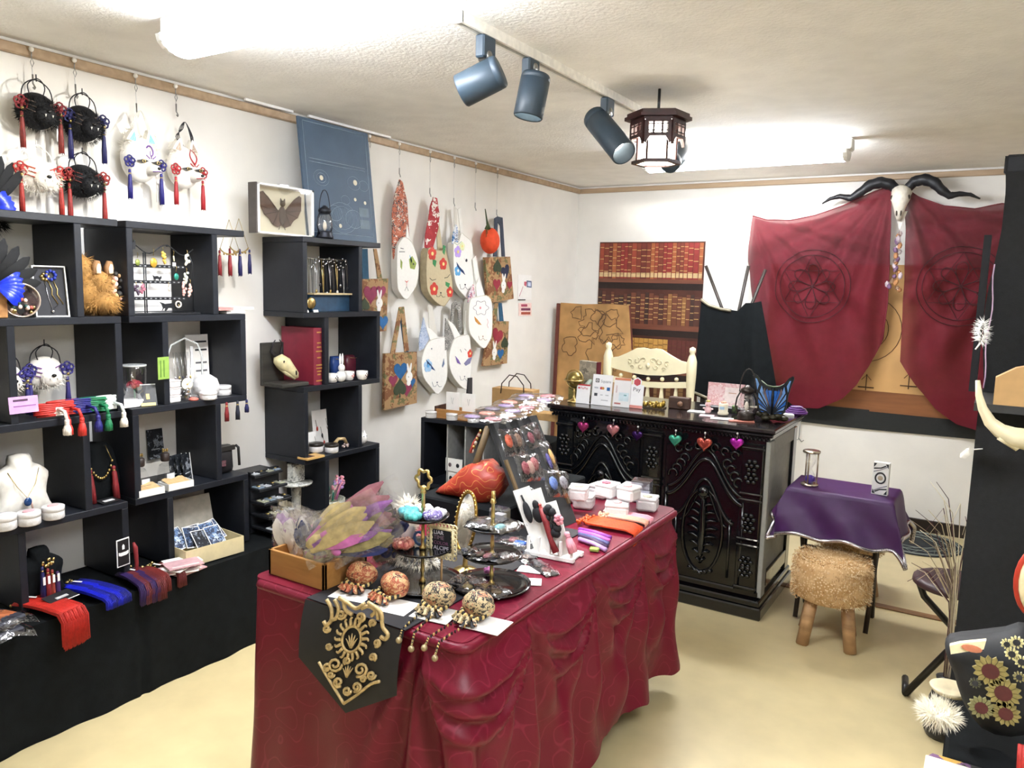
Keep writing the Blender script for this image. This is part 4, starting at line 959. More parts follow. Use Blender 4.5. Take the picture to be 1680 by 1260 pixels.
# --- bottom left on the plinth
t = bust(68, 975, -2.76, .19, BLACKC, 'black display bust hung with red and purple tassel earrings', z=TB)
for k in range(4):
    b = B(); tassel(b, (-.02+.016*k, -.055-.004*(k % 2), .135-.01*k), .13, .009, [NAVY, DRED, mat('8a3426', .6), mat('3a1c50', .6)][k]); q = b.build('tassel_earring', t)
    B().box((-.02+.016*k, -.066, .09), (.008, .001, .028), PAPER).build('price_tag', q)
b = B(); [b.ell((rnd(-.02, .02), -.055, rnd(.135, .165)), .006, GOLD, 6, 5) for _ in range(14)]; b.build('gold_beads', t)
def tassel_heap(px, py, qx, qy, c, c2, n, label, hang=.05, drop=True):
    p = PZ(px, py, TB); q = PZ(qx, qy, TB); d = q-p; L = d.length
    t = thing('tassel_earrings', label, 'earrings', (p.x, p.y, TB+.001), math.atan2(d.y, d.x), 'tassel earrings on the plinth')
    b = B(); [b.ell((rnd(-.03, .02), rnd(-.035, .035), rnd(.006, .022)), (rnd(.004, .008),)*3, GOLD, 6, 5) for _ in range(26)]; b.build('gold_beads', t)
    for k in range(n):
        s_ = -.032+.064*k/max(1, n-1); b = B(); m_ = c if k % 2 == 0 else c2
        b.strands(30, lambda i, u: (.01+min(u/.72, 1)*L+.01*max(0, u-.72)+.003*(i % 5), s_+((i % 7)-3)*.0035*(1+.6*u), .016+.004*(i % 3)+.008*math.sin(PI*min(1, u/.72))-max(0, u-.72)/.28*hang*(1+.1*(i % 3))), .003, m_, 9, 4)
        b.build('tassel', t)
    B().box((.05, .0, .036), (.034, .009, .001), PAPER, rz=.3).build('price_tag', t)
    return t
tassel_heap(36, 992, 118, 1012, mat('b8261c', .6, var=.2, sc=90), RED, 5, 'red tassel earrings spilling over the plinth edge', .10)
tassel_heap(112, 966, 190, 986, BLUE, mat('141a80', .6, var=.2, sc=90), 4, 'bright blue tassel earrings with gold beads beside the red ones', .03)
tassel_heap(206, 944, 248, 966, mat('34205a', .6, var=.2, sc=90), mat('6e2a2a', .6, var=.2, sc=90), 4, 'purple and dark red tassel earrings below the hanging tag', .06)
tassel_heap(246, 936, 282, 950, mat('7a2a26', .6, var=.2, sc=90), mat('6e2a2a', .6, var=.2, sc=90), 2, 'dark red tassel earrings next to the folded papers', .05)
card('product_card', 'black card with white border lying on the tassel earrings', 'card', 110, 985, -2.62, .10, .06, mat('1c1c20', .5), 1.35, .2, [('border', -.5, 0, .5, .05, PAPER), ('print', -.2, .35, .25, .55, mat('b8b8b8', .6))], z=TB+.03)
# hanging tag on the upright
p = PX(202, 906, -2.682); t = thing('hanging_tag', 'black swing tag with rounded white border and white lettering on the shelf upright', 'tag', p, RZ+.15)
b = B().box((0, 0, 0), (.055, .002, .105), PAPER); b.build('tag_border', t)
B().poly(smoothp([(-.024, -.048), (.024, -.048), (.024, .048), (-.024, .048)], 1), -.0022, 0, mat('141416', .5)).build('tag_field', t)
b = B().poly([(-.021, -.008), (-.012, -.012), (.012, -.012), (.021, -.008), (.021, .004), (.012, .001), (-.012, .001), (-.021, .004)], -.003, -.002, PAPER).poly([(-.005, .012), (.005, .012), (.005, .026), (0, .032), (-.005, .026)], -.003, -.002, PAPER); b.build('print', t)
b = B(); b.tube([(0, 0, .06), (.004, -.004, .04), (.006, -.006, -.02), (0, -.004, -.09)], [.004, .009, .007, .009], DRED, 7)
one(b, 'red_ribbon', 'dark red ribbon hanging beside the black swing tag', 'ribbon', PX(220, 915, -2.69), RZ)
for i, (x, y, z, lab) in enumerate(((2, 1065, TB-.0, 'plastic-wrapped fabric goods at the bottom left corner, lower pack'), (4, 1030, TB+.03, 'plastic-wrapped printed goods at the bottom left corner, upper pack'))):
    p = PX(x, y, -2.52); t = thing('wrapped_pack', lab, 'package', (-2.60, p.y-.02, z+.002), RZ+.25*i, 'wrapped packs at the left edge')
    B().box((0, 0, .012), (.2, .13, .022), mat('2c2e3a', .6, kind='blobs', c2='b86a40', c3='3c4c5c', sc=18), bev=.006).build('folded_fabric', t)
    B().grid(lambda u, v: ((u-.5)*.25, (v-.5)*.17, .026+.004*math.sin(u*19+v*7)-.02*(abs(u-.5)*2)**6-.02*(abs(v-.5)*2)**6), 24, 16, PLASTIC).build('plastic_sleeve', t)
# --- second row right unit (1b)
p = PX(221, 645, -2.77); t = thing('glass_dome', 'clear glass cylinder with a preserved red rose inside', 'glass jar', (p.x, p.y, T2+.03), RZ)
B().lathe([(.042, 0), (.044, .11), (.044, .125)], GLASS, 20).build('glass_wall', t); B().lathe([(.040, .122), (.045, .122), (.045, .128), (.040, .128)], mat('d8dcdc', .1, alpha=.7), 20).build('glass_rim', t)
b = B()
for k in range(22): a = k*2.4; r = .0045*math.sqrt(k); b.ell((r*math.cos(a)*1.2, r*math.sin(a)*1.2, .045+.0008*(22-k)), (.011, .011, .009), mat('8c2a36', .6, var=.3, sc=90), 6, 5)
b.build('rose', t); b = B(); b.tube([(0, 0, 0), (0, 0, .04)], .003, LEAF).tube([(-.015, -.01, .06), (-.02, -.012, .085), (-.012, -.01, .1)], .003, SILVER); b.build('stem', t)
p = PX(214, 668, -2.735); t = thing('white_gift_box', 'small white lidded box under the rose jar', 'box', (p.x-.02, p.y, T2+.001), RZ)
B().box((0, 0, .011), (.09, .06, .02), WHITE, bev=.001).build('box_base', t); B().box((0, 0, .024), (.094, .064, .008), PAPER, bev=.001).build('lid', t)
card('framed_jewellery_card', 'dark grey leaning frame with a gold pendant beside the white box', 'frame', 244, 664, -2.715, .065, .085, mat('3a3c40', .4), .3, -.3, [('frame_bar', -.5, .95, .5, 1.0, SILVER), ('gold_pendant', -.08, .3, .1, .55, GOLD), ('gold_base', -.4, 0, .4, .14, mat('c8b878', .4, .5))], tk=.012, z=T2)
card('green_note', 'lime green handwritten note stuck on the shelf upright', 'note', 269, 622, -2.685, .052, .085, mat('84a548', .7), 0, .15, [('writing', -.3, .1, -.22, .85, mat('567a2c', .6)), ('writing', 0, .1, .08, .85, mat('567a2c', .6))])
p = PX(305, 650, -2.80); t = thing('acrylic_necklace_stand', 'clear acrylic arch stand hung with fine necklaces', 'jewellery stand', (p.x, p.y, T2+.001), RZ)
AC = GLASS
b = B().box((0, 0, .003), (.17, .06, .006), AC); b.build('foot', t)
b = B(); b.tube([(-.08, 0, 0), (-.08, 0, .17), (-.06, 0, .22), (0, 0, .245), (.06, 0, .22), (.08, 0, .17), (.08, 0, 0)], .004, mat('dfe4e4', .1, alpha=.6), 6); b.build('arch', t)
B().box((.035, .005, .11), (.012, .004, .2), mat('d8dadc', .2, alpha=.6)).build('upright', t)
for k in range(5):
    x = -.05+.017*k; b = B(); b.tube([(x-.006, -.004, .19), (x, -.008, .09), (x+.006, -.004, .19)], .0009, SILVER, 3).ell((x, -.009, .086), (.005, .003, .007), [SILVER, GOLD, mat('30303c', .3)][k % 3], 6, 5); b.build('necklace', t)
p = PX(306, 630, -2.76); b = B().lathe([(0, 0), (.02, .001), (.026, .006), (.02, .006), (0, .004)], mat('f0ead8', .3), 20, M=Matrix.Rotation(PI/2, 4, 'X')).tube([(0, -.008, 0), (.016, -.009, .014)], .0012, GOLD, 4).ell((0, -.007, 0), .004, GOLD, 6, 5)
one(b, 'round_brooch', 'round ivory brooch with a gold pin leaning on the acrylic stand', 'brooch', p, RZ)
p = PX(281, 664, -2.74)
for k in range(3):
    t = thing('square_frosted_case', ('lowest', 'middle', 'topmost')[k]+' frosted square case in the stack below the green note', 'case', (p.x, p.y, T2+.001+.030*k), RZ+.05*k, 'frosted square cases')
    B().box((0, 0, .013), (.055, .055, .026), FROST, bev=.005).build('case', t); B().box((0, 0, .027), (.057, .057, .004), mat('f0e4e2', .3), bev=.001).build('lid', t)
p = PX(310, 652, -2.75); t = thing('clear_jewel_box', 'clear box with gold jewellery in front of the acrylic stand', 'case', (p.x, p.y, T2+.001), RZ)
B().box((0, 0, .026), (.06, .045, .052), GLASS, bev=.003).build('clear_box', t); b = B(); [b.ell((rnd(-.02, .02), rnd(-.012, .012), rnd(.012, .045)), rnd(.004, .009), GOLD if k % 2 else SILVER, 6, 5) for k in range(9)]; b.build('jewellery', t)
p = PX(338, 640, -2.77); t = thing('feather_ball_case', 'large frosted round case with white fluff in the second row', 'case', (p.x, p.y, T2+.001), RZ)
B().lathe([(.02, 0), (.05, .015), (.055, .045), (.045, .075), (.02, .092), (0, .094)], FROST, 18).build('case_shell', t); B().ell((0, 0, .045), (.04, .04, .035), mat('f2f0ee', .8, bump=.6, bsc=120), 14, 10).build('fluff', t)
frosted_case(342, 655, T2, .034, .032, 'small frosted case in front of the fluffy round case', 'frosted cases in the second row')
frosted_case(365, 648, T2, .036, .042, 'frosted case at the right end of the second row', 'frosted cases in the second row')
one(B().lathe([(0, 0), (.018, .0), (.02, .006), (.008, .012), (0, .012)], mat('c06a5c', .4), 12), 'coral_dish', 'tiny coral red dish on the second shelf board', 'dish', (-2.72, PX(318, 657, -2.72).y, T2+.001))
p = PX(326, 615, -2.85); card('earring_backing_card', 'white backing card with rows of small print behind the fluffy case', 'card', 327, 640, -2.90, .11, .25, PAPER, .04, 0, [('print', -.1, .86, .42, .89, INK), ('print', -.1, .72, .42, .75, INK), ('print', -.1, .5, .4, .53, mat('6c6c70', .6)), ('print', -.1, .36, .4, .39, mat('6c6c70', .6))], z=T2)
# --- third row right unit : bottles, trays, cards, pouch
def bottle(px, py, x, label, top):
    p = PX(px, py, x); t = thing('perfume_bottle', label, 'bottle', (p.x, p.y, T3+.001), RZ, 'glass bottles with dark stoppers')
    B().lathe([(.034, 0), (.036, .006), (.036, .05), (.026, .078), (.014, .088), (.014, .1)], GLASS, 6).build('bottle_glass', t)
    B().box((0, -.034, .035), (.034, .002, .03), mat('c8ccd0', .5)).build('bottle_label', t)
    B().lathe([(.015, .096), (.017, .1), (.017, .125), (.012, .13), (0, .131)], mat('2e2420', .5), 14).build('stopper', t)
    b = B(); [b.ell((.009*math.cos(k*1.1), .006*math.sin(k*1.1), .137+.003*(k % 3)), .005, GOLD, 6, 5) for k in range(6)]; b.build('stopper_ornament', t)
bottle(231, 793, -2.80, 'glass bottle with dark stopper behind the left white tray', 0)
bottle(272, 785, -2.81, 'glass bottle with dark stopper behind the right white tray', 0)
for i, (px, py, lab) in enumerate(((240, 807, 'white card tray with lettered kraft paper in front of the left bottle'), (289, 799, 'white card tray with kraft paper in front of the right bottle'))):
    p = PX(px, py, -2.735); t = thing('white_tray', lab, 'tray', (p.x, p.y, T3+.001), RZ-.05, 'white card trays')
    b = B().box((0, 0, .0015), (.11, .075, .003), WHITE)
    for s_ in (-1, 1): b.box((s_*.0535, 0, .014), (.003, .075, .026), WHITE).box((0, s_*.036, .014), (.11, .003, .026), WHITE)
    b.build('tray', t)
    B().grid(lambda u, v: ((u-.5)*.09, (v-.5)*.06, .022+.012*v+.004*math.sin(u*9)), 6, 5, mat('c8a878', .7, var=.15), smooth=False).build('kraft_paper', t)
    if i == 0: text('NET', .022, INK, t, (-.006, -.006, .0345), (.25, 0, PI))
for k, (px, py, x, w_, h, rz) in enumerate(((258, 752, -2.955, .075, .125, 0), (292, 790, -2.80, .07, .115, .2), (302, 790, -2.79, .07, .115, .35), (310, 790, -2.78, .07, .115, .5))):
    card('photo_card', ('black illustrated card pinned at the back of the third row', 'black and white photo card leaning by the right bottle', 'photo card second in the fan by the right bottle', 'outermost white-edged photo card of the fan')[k], 'card', px, py, x, w_, h, mat('1e2228', .4, kind='blobs', c2='14161a', c3='8a9098', sc=55), .1, rz, [('white_edge', .46, 0, .5, 1, PAPER), ('print', -.3, .3, .2, .34, mat('a8acb0', .6))], z=T3 if k else None)
card('small_picture', 'small dark picture pinned on the wall at the left of the third row', 'picture', 215, 720, -2.955, .05, .1, mat('2c3a34', .5, kind='blobs', c2='4c6454', c3='16181c', sc=50), 0)
p = PX(366, 775, -2.78); t = thing('black_pouch', 'small black pouch with a tassel zip at the end of the third shelf', 'pouch', (p.x, p.y, T3+.001), RZ)
B().pillow([(-.045, 0), (-.05, .11), (-.03, .125), (.045, .12), (.05, .02), (.045, 0)], .025, .05, mat('201e20', .5)).build('pouch_body', t); B().box((0, -.02, .112), (.09, .012, .02), mat('2a2826', .4)).build('flap', t)
B().tube([(.05, -.02, .12), (.058, -.03, .11), (.062, -.03, .03)], .006, mat('1a1818', .6), 6).build('zip_tassel', t)
B().box((-.02, -.026, .05), (.03, .004, .025), mat('6a4048', .5, kind='blobs', c2='3c2c30', c3='8c7474', sc=90)).build('print_patch', t)
# --- photo box at the bottom of unit 1b
p = PX(338, 922, -2.69); t = thing('photo_box', 'open cream card box full of blue photo cards on the plinth', 'box', (-2.70, p.y, TB+.001), RZ-.08)
KR = mat('d9cba0', .7, var=.05)
b = B().box((0, 0, .002), (.26, .17, .004), KR)
for s_ in (-1, 1): b.box((s_*.129, 0, .035), (.003, .17, .066), KR).box((0, s_*.084, .035), (.26, .003, .066), KR)
b.build('box_body', t)
B().box((0, 0, 0), (.26, .004, .16), mat('b0aca0', .7), M=Matrix.Translation((-.02, .115, .14)) @ Matrix.Rotation(-.25, 4, 'X')).build('open_lid', t)
PH = [mat('26324c', .35, kind='blobs', c2='5c7ca8', c3='c4d0dc', sc=70), mat('1c2030', .35, kind='blobs', c2='3c5478', c3='a8b4c8', sc=80), mat('20242c', .35, kind='blobs', c2='8c94a0', c3='14161c', sc=60)]
for k in range(7):
    c = thing('photo_card', ('blue photo card at the left of the cream box', 'blue photo card second from the left in the cream box', 'blue photo card in the middle of the cream box', 'dark photo card right of the middle in the cream box', 'photo card at the right end of the cream box', 'small white-edged card at the front of the cream box', 'dark ticket card lying at the front of the cream box')[k], 'photo card', group='cards in the cream box')
    c.matrix_world = Matrix.Translation((-2.70, p.y, TB)) @ Matrix.Rotation(RZ-.08, 4, 'Z') @ Matrix.Translation((-.085+.042*k if k < 5 else -.02+.06*(k-5), .01-.02*(k % 2) if k < 5 else -.055, .045 if k < 5 else .04)) @ Matrix.Rotation(-.75-.05*(k % 3), 4, 'X') @ Matrix.Rotation(rnd(-.25, .25), 4, 'Y')
    B().box((0, 0, .05), (.07, .0015, .1), PAPER).build('card_back', c); B().box((0, -.001, .05), (.064, .001, .092), PH[k % 3]).build('photo_print', c)
for k in range(7):
    q = PZ(300+rnd(-8, 6), 935+rnd(-4, 6), TB)
    t = thing('paper_sheet', ('lowest', 'second lowest', 'third', 'middle', 'third highest', 'second highest', 'topmost')[k]+' paper in the loose white stack beside the cream box', 'paper', (q.x, q.y, TB+.001+.006*k), RZ+rnd(-.5, .5), 'loose papers beside the cream box')
    B().box((0, 0, .002), (.13, .09, .004), PAPER if k % 3 else mat('c8a0a4', .7)).build('folded_sheet', t); B().box((0, -.03, .0045), (.1, .012, .0008), mat('d8d0cc', .7)).build('print', t)
# --- tiered jewellery tray between the units
p = PX(420, 905, -2.62); t = thing('tiered_jewellery_tray', 'stepped black tray stack of jewellery between the shelf units', 'jewellery tray', (-2.70, 2.33, TB+.001), RZ)
for k in range(5): B().box((0, .03*k, .03+.058*k), (.16, .16-.0*k, .012), mat('1a1c20', .4), bev=.002).build('tray_tier', t)
for k in range(5):
    for j in range(4):
        b = B().box((-.06+.04*j, -.045+.03*k, .039+.058*k), (.03, .05, .004), [mat('c8ccd0', .3), mat('26282c', .4), mat('a8a890', .3), mat('8c9cac', .3)][(j+k) % 4])
        b.ell((-.06+.04*j, -.045+.03*k, .044+.058*k), (.008, .012, .004), GOLD if (j+k) % 2 else SILVER, 6, 5); b.build('jewellery_piece', t)
B().box((0, .08, .14), (.16, .02, .28), mat('1a1c20', .4)).build('back_board', t)

# ================================================================ TALL UNIT
# bat specimen frame
off = -2.75-XW
y0, z0 = W(470, 389, off); z0 = T0
t = thing('bat_specimen_frame', 'white box frame with a mounted brown bat on top of the tall shelf', 'specimen frame', (-2.75, y0, T0+.001), RZ)
FW, FH = .325, .215
b = B()
for s_ in (-1, 1): b.box((s_*(FW/2-.006), .02, FH/2), (.012, .05, FH), WHITE).box((0, .02, FH/2+s_*(FH/2-.004)), (FW, .05, .008), WHITE)
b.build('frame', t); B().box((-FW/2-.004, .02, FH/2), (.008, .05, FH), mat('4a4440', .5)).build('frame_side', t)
B().box((0, .043, FH/2), (FW-.02, .004, FH-.012), mat('ece4c8', .7, var=.03)).build('backing', t)
BAT = mat('5c4238', .8, var=.35, sc=40)
bt_ = B()
for s_ in (-1, 1):
    bt_.poly([(s_*x, z) for x, z in ((0, .115), (.02, .11), (.045, .135), (.075, .165), (.105, .185), (.118, .18), (.115, .12), (.095, .085), (.07, .07), (.05, .045), (.02, .035), (.0, .045))], .03, .034, BAT)
    for q in ((.105, .185), (.115, .12), (.095, .085), (.05, .045)): bt_.tube([(s_*.02, .028, .105), (s_*q[0], .028, q[1])], .0016, mat('3c2a24', .7), 4)
bt_.build('bat_wings', t)
b = B().ell((0, .026, .088), (.018, .014, .042), mat('4a3a34', .9, var=.3), 10, 8).ell((0, .022, .14), (.012, .012, .014), mat('5c5040', .9), 8, 6)
for s_ in (-1, 1): b.poly([(s_*.003, .15), (s_*.012, .163), (s_*.013, .145)], .02, .024, mat('4a3a34', .9)); b.tube([(s_*.01, .028, .05), (s_*.018, .028, .025)], .002, mat('3c2a24', .7), 4)
b.build('bat_body', t)
B().box((0, .0, FH/2), (FW-.02, .002, FH-.012), GLASS).build('glass_pane', t)
B().box((0, .02, FH+.004), (.05, .02, .008), SILVER).build('hanger', t)
# blueprint poster board
t = thing('blueprint_poster', 'slate blue blueprint chart board leaning on the tall shelf', 'poster', (-2.765, 2.835, T0+.002), rot=(-.12, 0, RZ))
PW, PHt = .47, .56
B().box((0, .006, PHt/2), (PW, .012, PHt), mat('3f5266', .6, var=.12, sc=8)).build('board', t)
LN = mat('8fa0ac', .6)
b = B()
for (x0, z0_, x1, z1) in ((-.21, .03, .21, .03), (-.21, .545, .21, .545), (-.21, .03, -.21, .545), (.21, .03, .21, .545), (-.19, .375, .19, .375), (-.19, .36, .19, .36)): b.tube([(x0, -.0005, z0_), (x1, -.0005, z1)], .0013, LN, 4)
b.build('border_lines', t)
b = B()
for (cx, cz, r) in ((-.12, .29, .05), (-.12, .29, .03), (.1, .29, .045), (.17, .285, .035), (0, .11, .075), (0, .11, .1), (-.05, .13, .05), (.08, .11, .06), (.03, .2, .03)): b.tube([(cx+r*math.cos(k*PI/9), -.0005, cz+r*.75*math.sin(k*PI/9)) for k in range(18)], .0009, LN, 4, closed=True)
for k in range(14): b.tube([(-.1+.012*k, -.0005, .08), (-.06+.01*k, -.0005, .16)], .0006, LN, 3)
b.build('chart_diagram', t)
b = B()
for (x, z, r) in ((-.12, .29, .012), (.11, .295, .014), (.1, .21, .009), (.17, .2, .009), (-.02, .07, .010)): b.poly(circ(x, z, r, n=10), -.001, .001, mat('d8d0b8', .6))
for k in range(2): b.box((.155, -.0005, .09+.06*k), (.07, .001, .045), mat('5c6c78', .6))
b.build('chart_details', t)['kind'] = 'stuff'
# storm lantern
def storm_lantern(loc, s_, label, col, rz=0, hh=True):
    t = thing('storm_lantern', label, 'lantern', loc, rz, 'small storm lanterns'); 
    B().lathe([(.034*s_, 0), (.036*s_, .006*s_), (.03*s_, .018*s_), (.032*s_, .024*s_), (.022*s_, .03*s_)], col, 18).build('base', t)
    B().lathe([(.020*s_, .028*s_), (.032*s_, .05*s_), (.030*s_, .075*s_), (.018*s_, .105*s_)], GLASS, 18).build('glass_globe', t)
    B().lathe([(.022*s_, .1*s_), (.026*s_, .108*s_), (.026*s_, .116*s_), (.012*s_, .126*s_), (.006*s_, .132*s_), (0, .133*s_)], col, 18).build('cap', t)
    b = B()
    for q in (-1, 1): b.tube([(q*.03*s_, 0, .015*s_), (q*.042*s_, 0, .05*s_), (q*.038*s_, 0, .08*s_), (q*.024*s_, 0, .11*s_)], .003*s_, col, 5)
    b.build('side_wires', t); B().tube(arc3((0, 0, .105*s_), .030*s_, 0, PI, 10, ry=.09*s_ if hh else .06*s_), .002*s_, col, 5).build('bail_handle', t)
    B().ell((0, 0, .05*s_), (.008*s_, .008*s_, .02*s_), mat('e0d8c8', .5), 8, 6).build('candle', t)
    return t
p = PX(533, 393, -2.73); storm_lantern((p.x, p.y, T0+.001), 1.15, 'small dark metal storm lantern in front of the blueprint poster', mat('2a2c34', .4, .6), RZ)
# row 1 necklaces
p = PX(535, 515, -2.79); t = thing('necklace_rack', 'wooden-topped rack crowded with dark necklaces in the tall shelf', 'jewellery rack', (p.x, p.y, T1+.001), RZ)
B().box((.02, .01, .04), (.27, .07, .08), mat('24425c', .5, var=.3, sc=30)).build('blue_box', t); B().box((.02, .0, .084), (.28, .09, .008), mat('c8b48c', .6)).build('wood_top', t)
for s_ in (-.11, .14): B().tube([(s_, 0, .088), (s_, 0, .25)], .003, mat('8a8478', .4, .5)).build('post', t)
B().tube([(-.115, 0, .25), (.145, 0, .25)], .004, mat('8a8478', .4, .5)).build('top_bar', t)
for k in range(11):
    x = -.105+.023*k; L = rnd(.10, .16) if k % 3 else .19; m_ = [STRING, SILVER, mat('3c342c', .5), GOLD][k % 4]
    e = thing('necklace', ('silver', 'black corded', 'thin dark', 'beaded gold')[k % 4]+' necklace, number '+('one', 'two', 'three', 'four', 'five', 'six', 'seven', 'eight', 'nine', 'ten', 'eleven')[k]+' from the left on the rack', 'necklace', (p.x+.012, p.y+x, T1+.252), RZ, 'necklaces on the rack')
    b = B(); b.tube([(-.006, 0, 0), (-.004, -.006, -L*.5), (0, -.008, -L), (.004, -.006, -L*.5), (.006, 0, 0)], .0016, m_, 4); b.build('chain', e)
    b = B(); b.ell((0, -.009, -L-.006), (.007, .004, .009), [SILVER, mat('e8e4dc', .3), mat('28282c', .3), GOLD][(k*7) % 4], 8, 6); [b.ell((rnd(-.008, .008), -.004, rnd(-.05, .008)), .005, SILVER, 5, 4) for _ in range(3)]; b.build('pendant', e)
one(B().lathe([(0, 0), (.026, 0), (.028, .004), (.02, .007), (0, .009)], GOLD, 20, M=Matrix.Rotation(PI/2, 4, 'X')), 'gold_medallion', 'round gold medallion leaning on the blue box', 'medallion', PX(510, 497, -2.71), RZ)
for k, (px, py) in enumerate(((503, 512), (519, 513))): card('price_tag', ('left', 'right')[k]+' little white price tag at the front of the necklace rack', 'tag', px, py, -2.712, .03, .012, PAPER, .3, 0, z=T1)
# row 2: bookend with skull, book, cups
p = PX(480, 630, -2.73); t = thing('skull_bookend', 'dark wooden bookend with a horned animal skull beside the red book', 'bookend', (-2.80, 2.515, T2+.001), RZ)
DKW = mat('3c3a34', .6, kind='wood', c2='2a2824', sc=50)
B().box((-.05, .07, .10), (.13, .018, .2), DKW, bev=.003).build('upright_board', t); B().box((-.03, 0, .009), (.16, .14, .018), DKW, bev=.004).build('foot_board', t)
BONE = mat('d8cc9c', .6, var=.15, sc=50)
b = B().tube([(-.075, .03, .12), (-.055, .015, .118), (-.035, 0, .1), (-.015, -.015, .075), (.004, -.028, .05), (.01, -.032, .036)], [.012, .034, .036, .026, .018, .008], BONE, 12)
b.tube([(-.06, .01, .092), (-.03, -.012, .06), (0, -.03, .032)], [.012, .014, .006], BONE, 8); b.build('skull', t)
b = B().ell((-.052, -.018, .112), (.013, .008, .014), mat('2a2018', .8), 8, 6).ell((-.006, -.044, .062), (.004, .006, .012), mat('2a2018', .8), 6, 5); b.build('eye_socket', t)
for s_ in (-1, 1): B().tube([(-.04+.014*s_, .03, .128), (-.055+.03*s_, .035, .16), (-.05+.028*s_, .03, .195), (-.06+.012*s_, .02, .215)], .009, mat('242024', .5), 7, r2=.002).build('horn', t)
p = PX(510, 634, -2.715); t = thing('hardback_book', 'large red cloth hardback book standing upright with a gilt spine', 'book', (-2.83, 2.61, T2+.001), RZ)
RB = mat('7c1c30', .6, var=.1, sc=20)
for q in (0, .048): B().box((-.0+q-.024, .0, .135), (.004, .22, .27), RB, bev=.001).build('cover', t)
B().box((0, .004, .135), (.044, .205, .258), mat('d8ccb0', .7)).build('page_block', t)
b = B(); b.grid(lambda u, v: (-.026+.052*u, -.11-.008*math.sin(PI*u), .27*v), 8, 2, RB); b.build('spine', t)
b = B()
for z in (.02, .05, .065, .08, .095, .13, .16, .18, .2, .25): b.box((0, -.1185, z), (.03+.008*math.sin(z*90), .0015, .006), mat('c49a50', .4, .5))
b.build('gilt_lettering', t)
def cup(px, py, lab, deco=FRED, z=T2):
    p = PZ(px, py, z); t = thing('porcelain_cup', lab, 'cup', (p.x, p.y, z+.001), RZ, 'small white cups')
    B().lathe([(.014, 0), (.022, .003), (.028, .02), (.029, .045), (.026, .045), (.025, .02), (0, .008)], mat('f0ece6', .25), 18).build('cup_body', t)
    b = B(); [b.ell((.0+.007*math.cos(k*1.6)+.004, -.0275, .026+.008*math.sin(k*1.6)), (.004, .002, .004), deco, 6, 4) for k in range(4)]; b.build('flower_print', t)
cup(594, 623, 'white cup with a brown motif at the right of the tall shelf', mat('6c4430', .5)); cup(572, 624, 'white cup with red flowers in the tall shelf'); cup(545, 628, 'white cup with a dark motif nearest the red book', INK)
p = PX(553, 622, -2.74); t = thing('rabbit_candle', 'white rabbit shaped candle with tall ears between the cups', 'candle', (-2.715, p.y, T2+.001), RZ)
b = B().ell((0, 0, .028), (.028, .024, .028), mat('f2f0ec', .5), 14, 10).ell((.002, -.004, .07), (.018, .016, .02), mat('f2f0ec', .5), 12, 8); b.build('body', t)
for s_ in (-1, 1): B().ell((.004+s_*.008, 0, .11), (.006, .005, .032), mat('f2f0ec', .5), 8, 6).build('ear', t)
for i, (px, c, w_, h, lab) in enumerate(((553, '2a4a8c', .07, .11, 'blue satin pouch behind the white cups'), (578, '5a1c2c', .09, .11, 'dark red pouch with a chain behind the white cups'))):
    p = PX(px, 620, -2.86); t = thing('satin_pouch', lab, 'pouch', (p.x, p.y, T2+.001), RZ)
    B().pillow([(-w_/2, 0), (-w_/2*1.05, h*.6), (-w_/2*.9, h), (w_/2*.9, h), (w_/2*1.05, h*.6), (w_/2, 0)], .02, .035, mat(c, .35, var=.25, sc=25)).build('pouch_body', t); B().tube([(-w_/2*.8, -.02, h*.9), (0, -.02, h*.86), (w_/2*.8, -.02, h*.9), (w_/2*.85, -.03, h*.3)], .0018, GOLD, 4).build('chain', t)
# row 3
for i, (px, py, h) in enumerate(((508, 745, .10), (528, 735, .19))):
    p = PX(px, 740, -2.80-.05*i); t = thing('earring_card', ('small white card of pale earrings at the left of the third row', 'tall white card of red tassel earrings at the back of the third row')[i], 'card', (p.x, p.y, T3+.001), rot=(-.1, 0, RZ))
    B().box((0, .002, h/2), (.10, .002, h), PAPER).build('backing_card', t)
    for k in range(4):
        b = B(); x, z = -.03+.02*k+.01*(k % 2), h*(.75-.2*(k % 3)); b.tube([(x, -.002, z), (x+.006, -.003, z-.04)], .0015, mat('8a8478', .4), 4).ell((x+.006, -.004, z-.045), (.006, .003, .012), [FRED, INK, mat('b04030', .5), SILVER][k], 8, 6); b.build('earring', t)
for i, (px, py, lab) in enumerate(((519, 745, 'glass jar with a black lid, left of the pair in the third row'), (544, 742, 'glass jar with a black lid, right of the pair in the third row'))):
    p = PZ(px, py, T3); t = thing('cosmetic_jar', lab, 'jar', (p.x, p.y, T3+.012*(1-i)+.001), RZ, 'jars with black lids')
    B().lathe([(.03, 0), (.034, .004), (.034, .028), (.031, .03)], FROST, 18).build('jar_body', t); B().lathe([(.034, .029), (.036, .031), (.036, .042), (.033, .044), (0, .044)], mat('2a2420', .35), 18).build('lid', t)
p = PZ(508, 752, T3); t = thing('wooden_tray', 'thin wooden tray with a dark label at the front of the third row', 'tray', (p.x, p.y+.01, T3+.001), RZ)
B().box((0, 0, .005), (.11, .07, .010), mat('d8b070', .5, kind='wood', c2='c89a58', sc=60), bev=.001).build('tray_body', t); B().box((-.02, 0, .0105), (.05, .04, .001), mat('4c3028', .6)).build('label', t)
p = PX(560, 735, -2.76); b = B(); b.tube([(-.05, 0, .03), (-.02, 0, .05), (.02, 0, .045), (.04, 0, .012)], .009, mat('c8ac7c', .6), 6)
one(b, 'wooden_hair_comb', 'curved pale wooden comb leaning at the side of the third row', 'comb', (p.x, p.y, T3+.001), RZ)
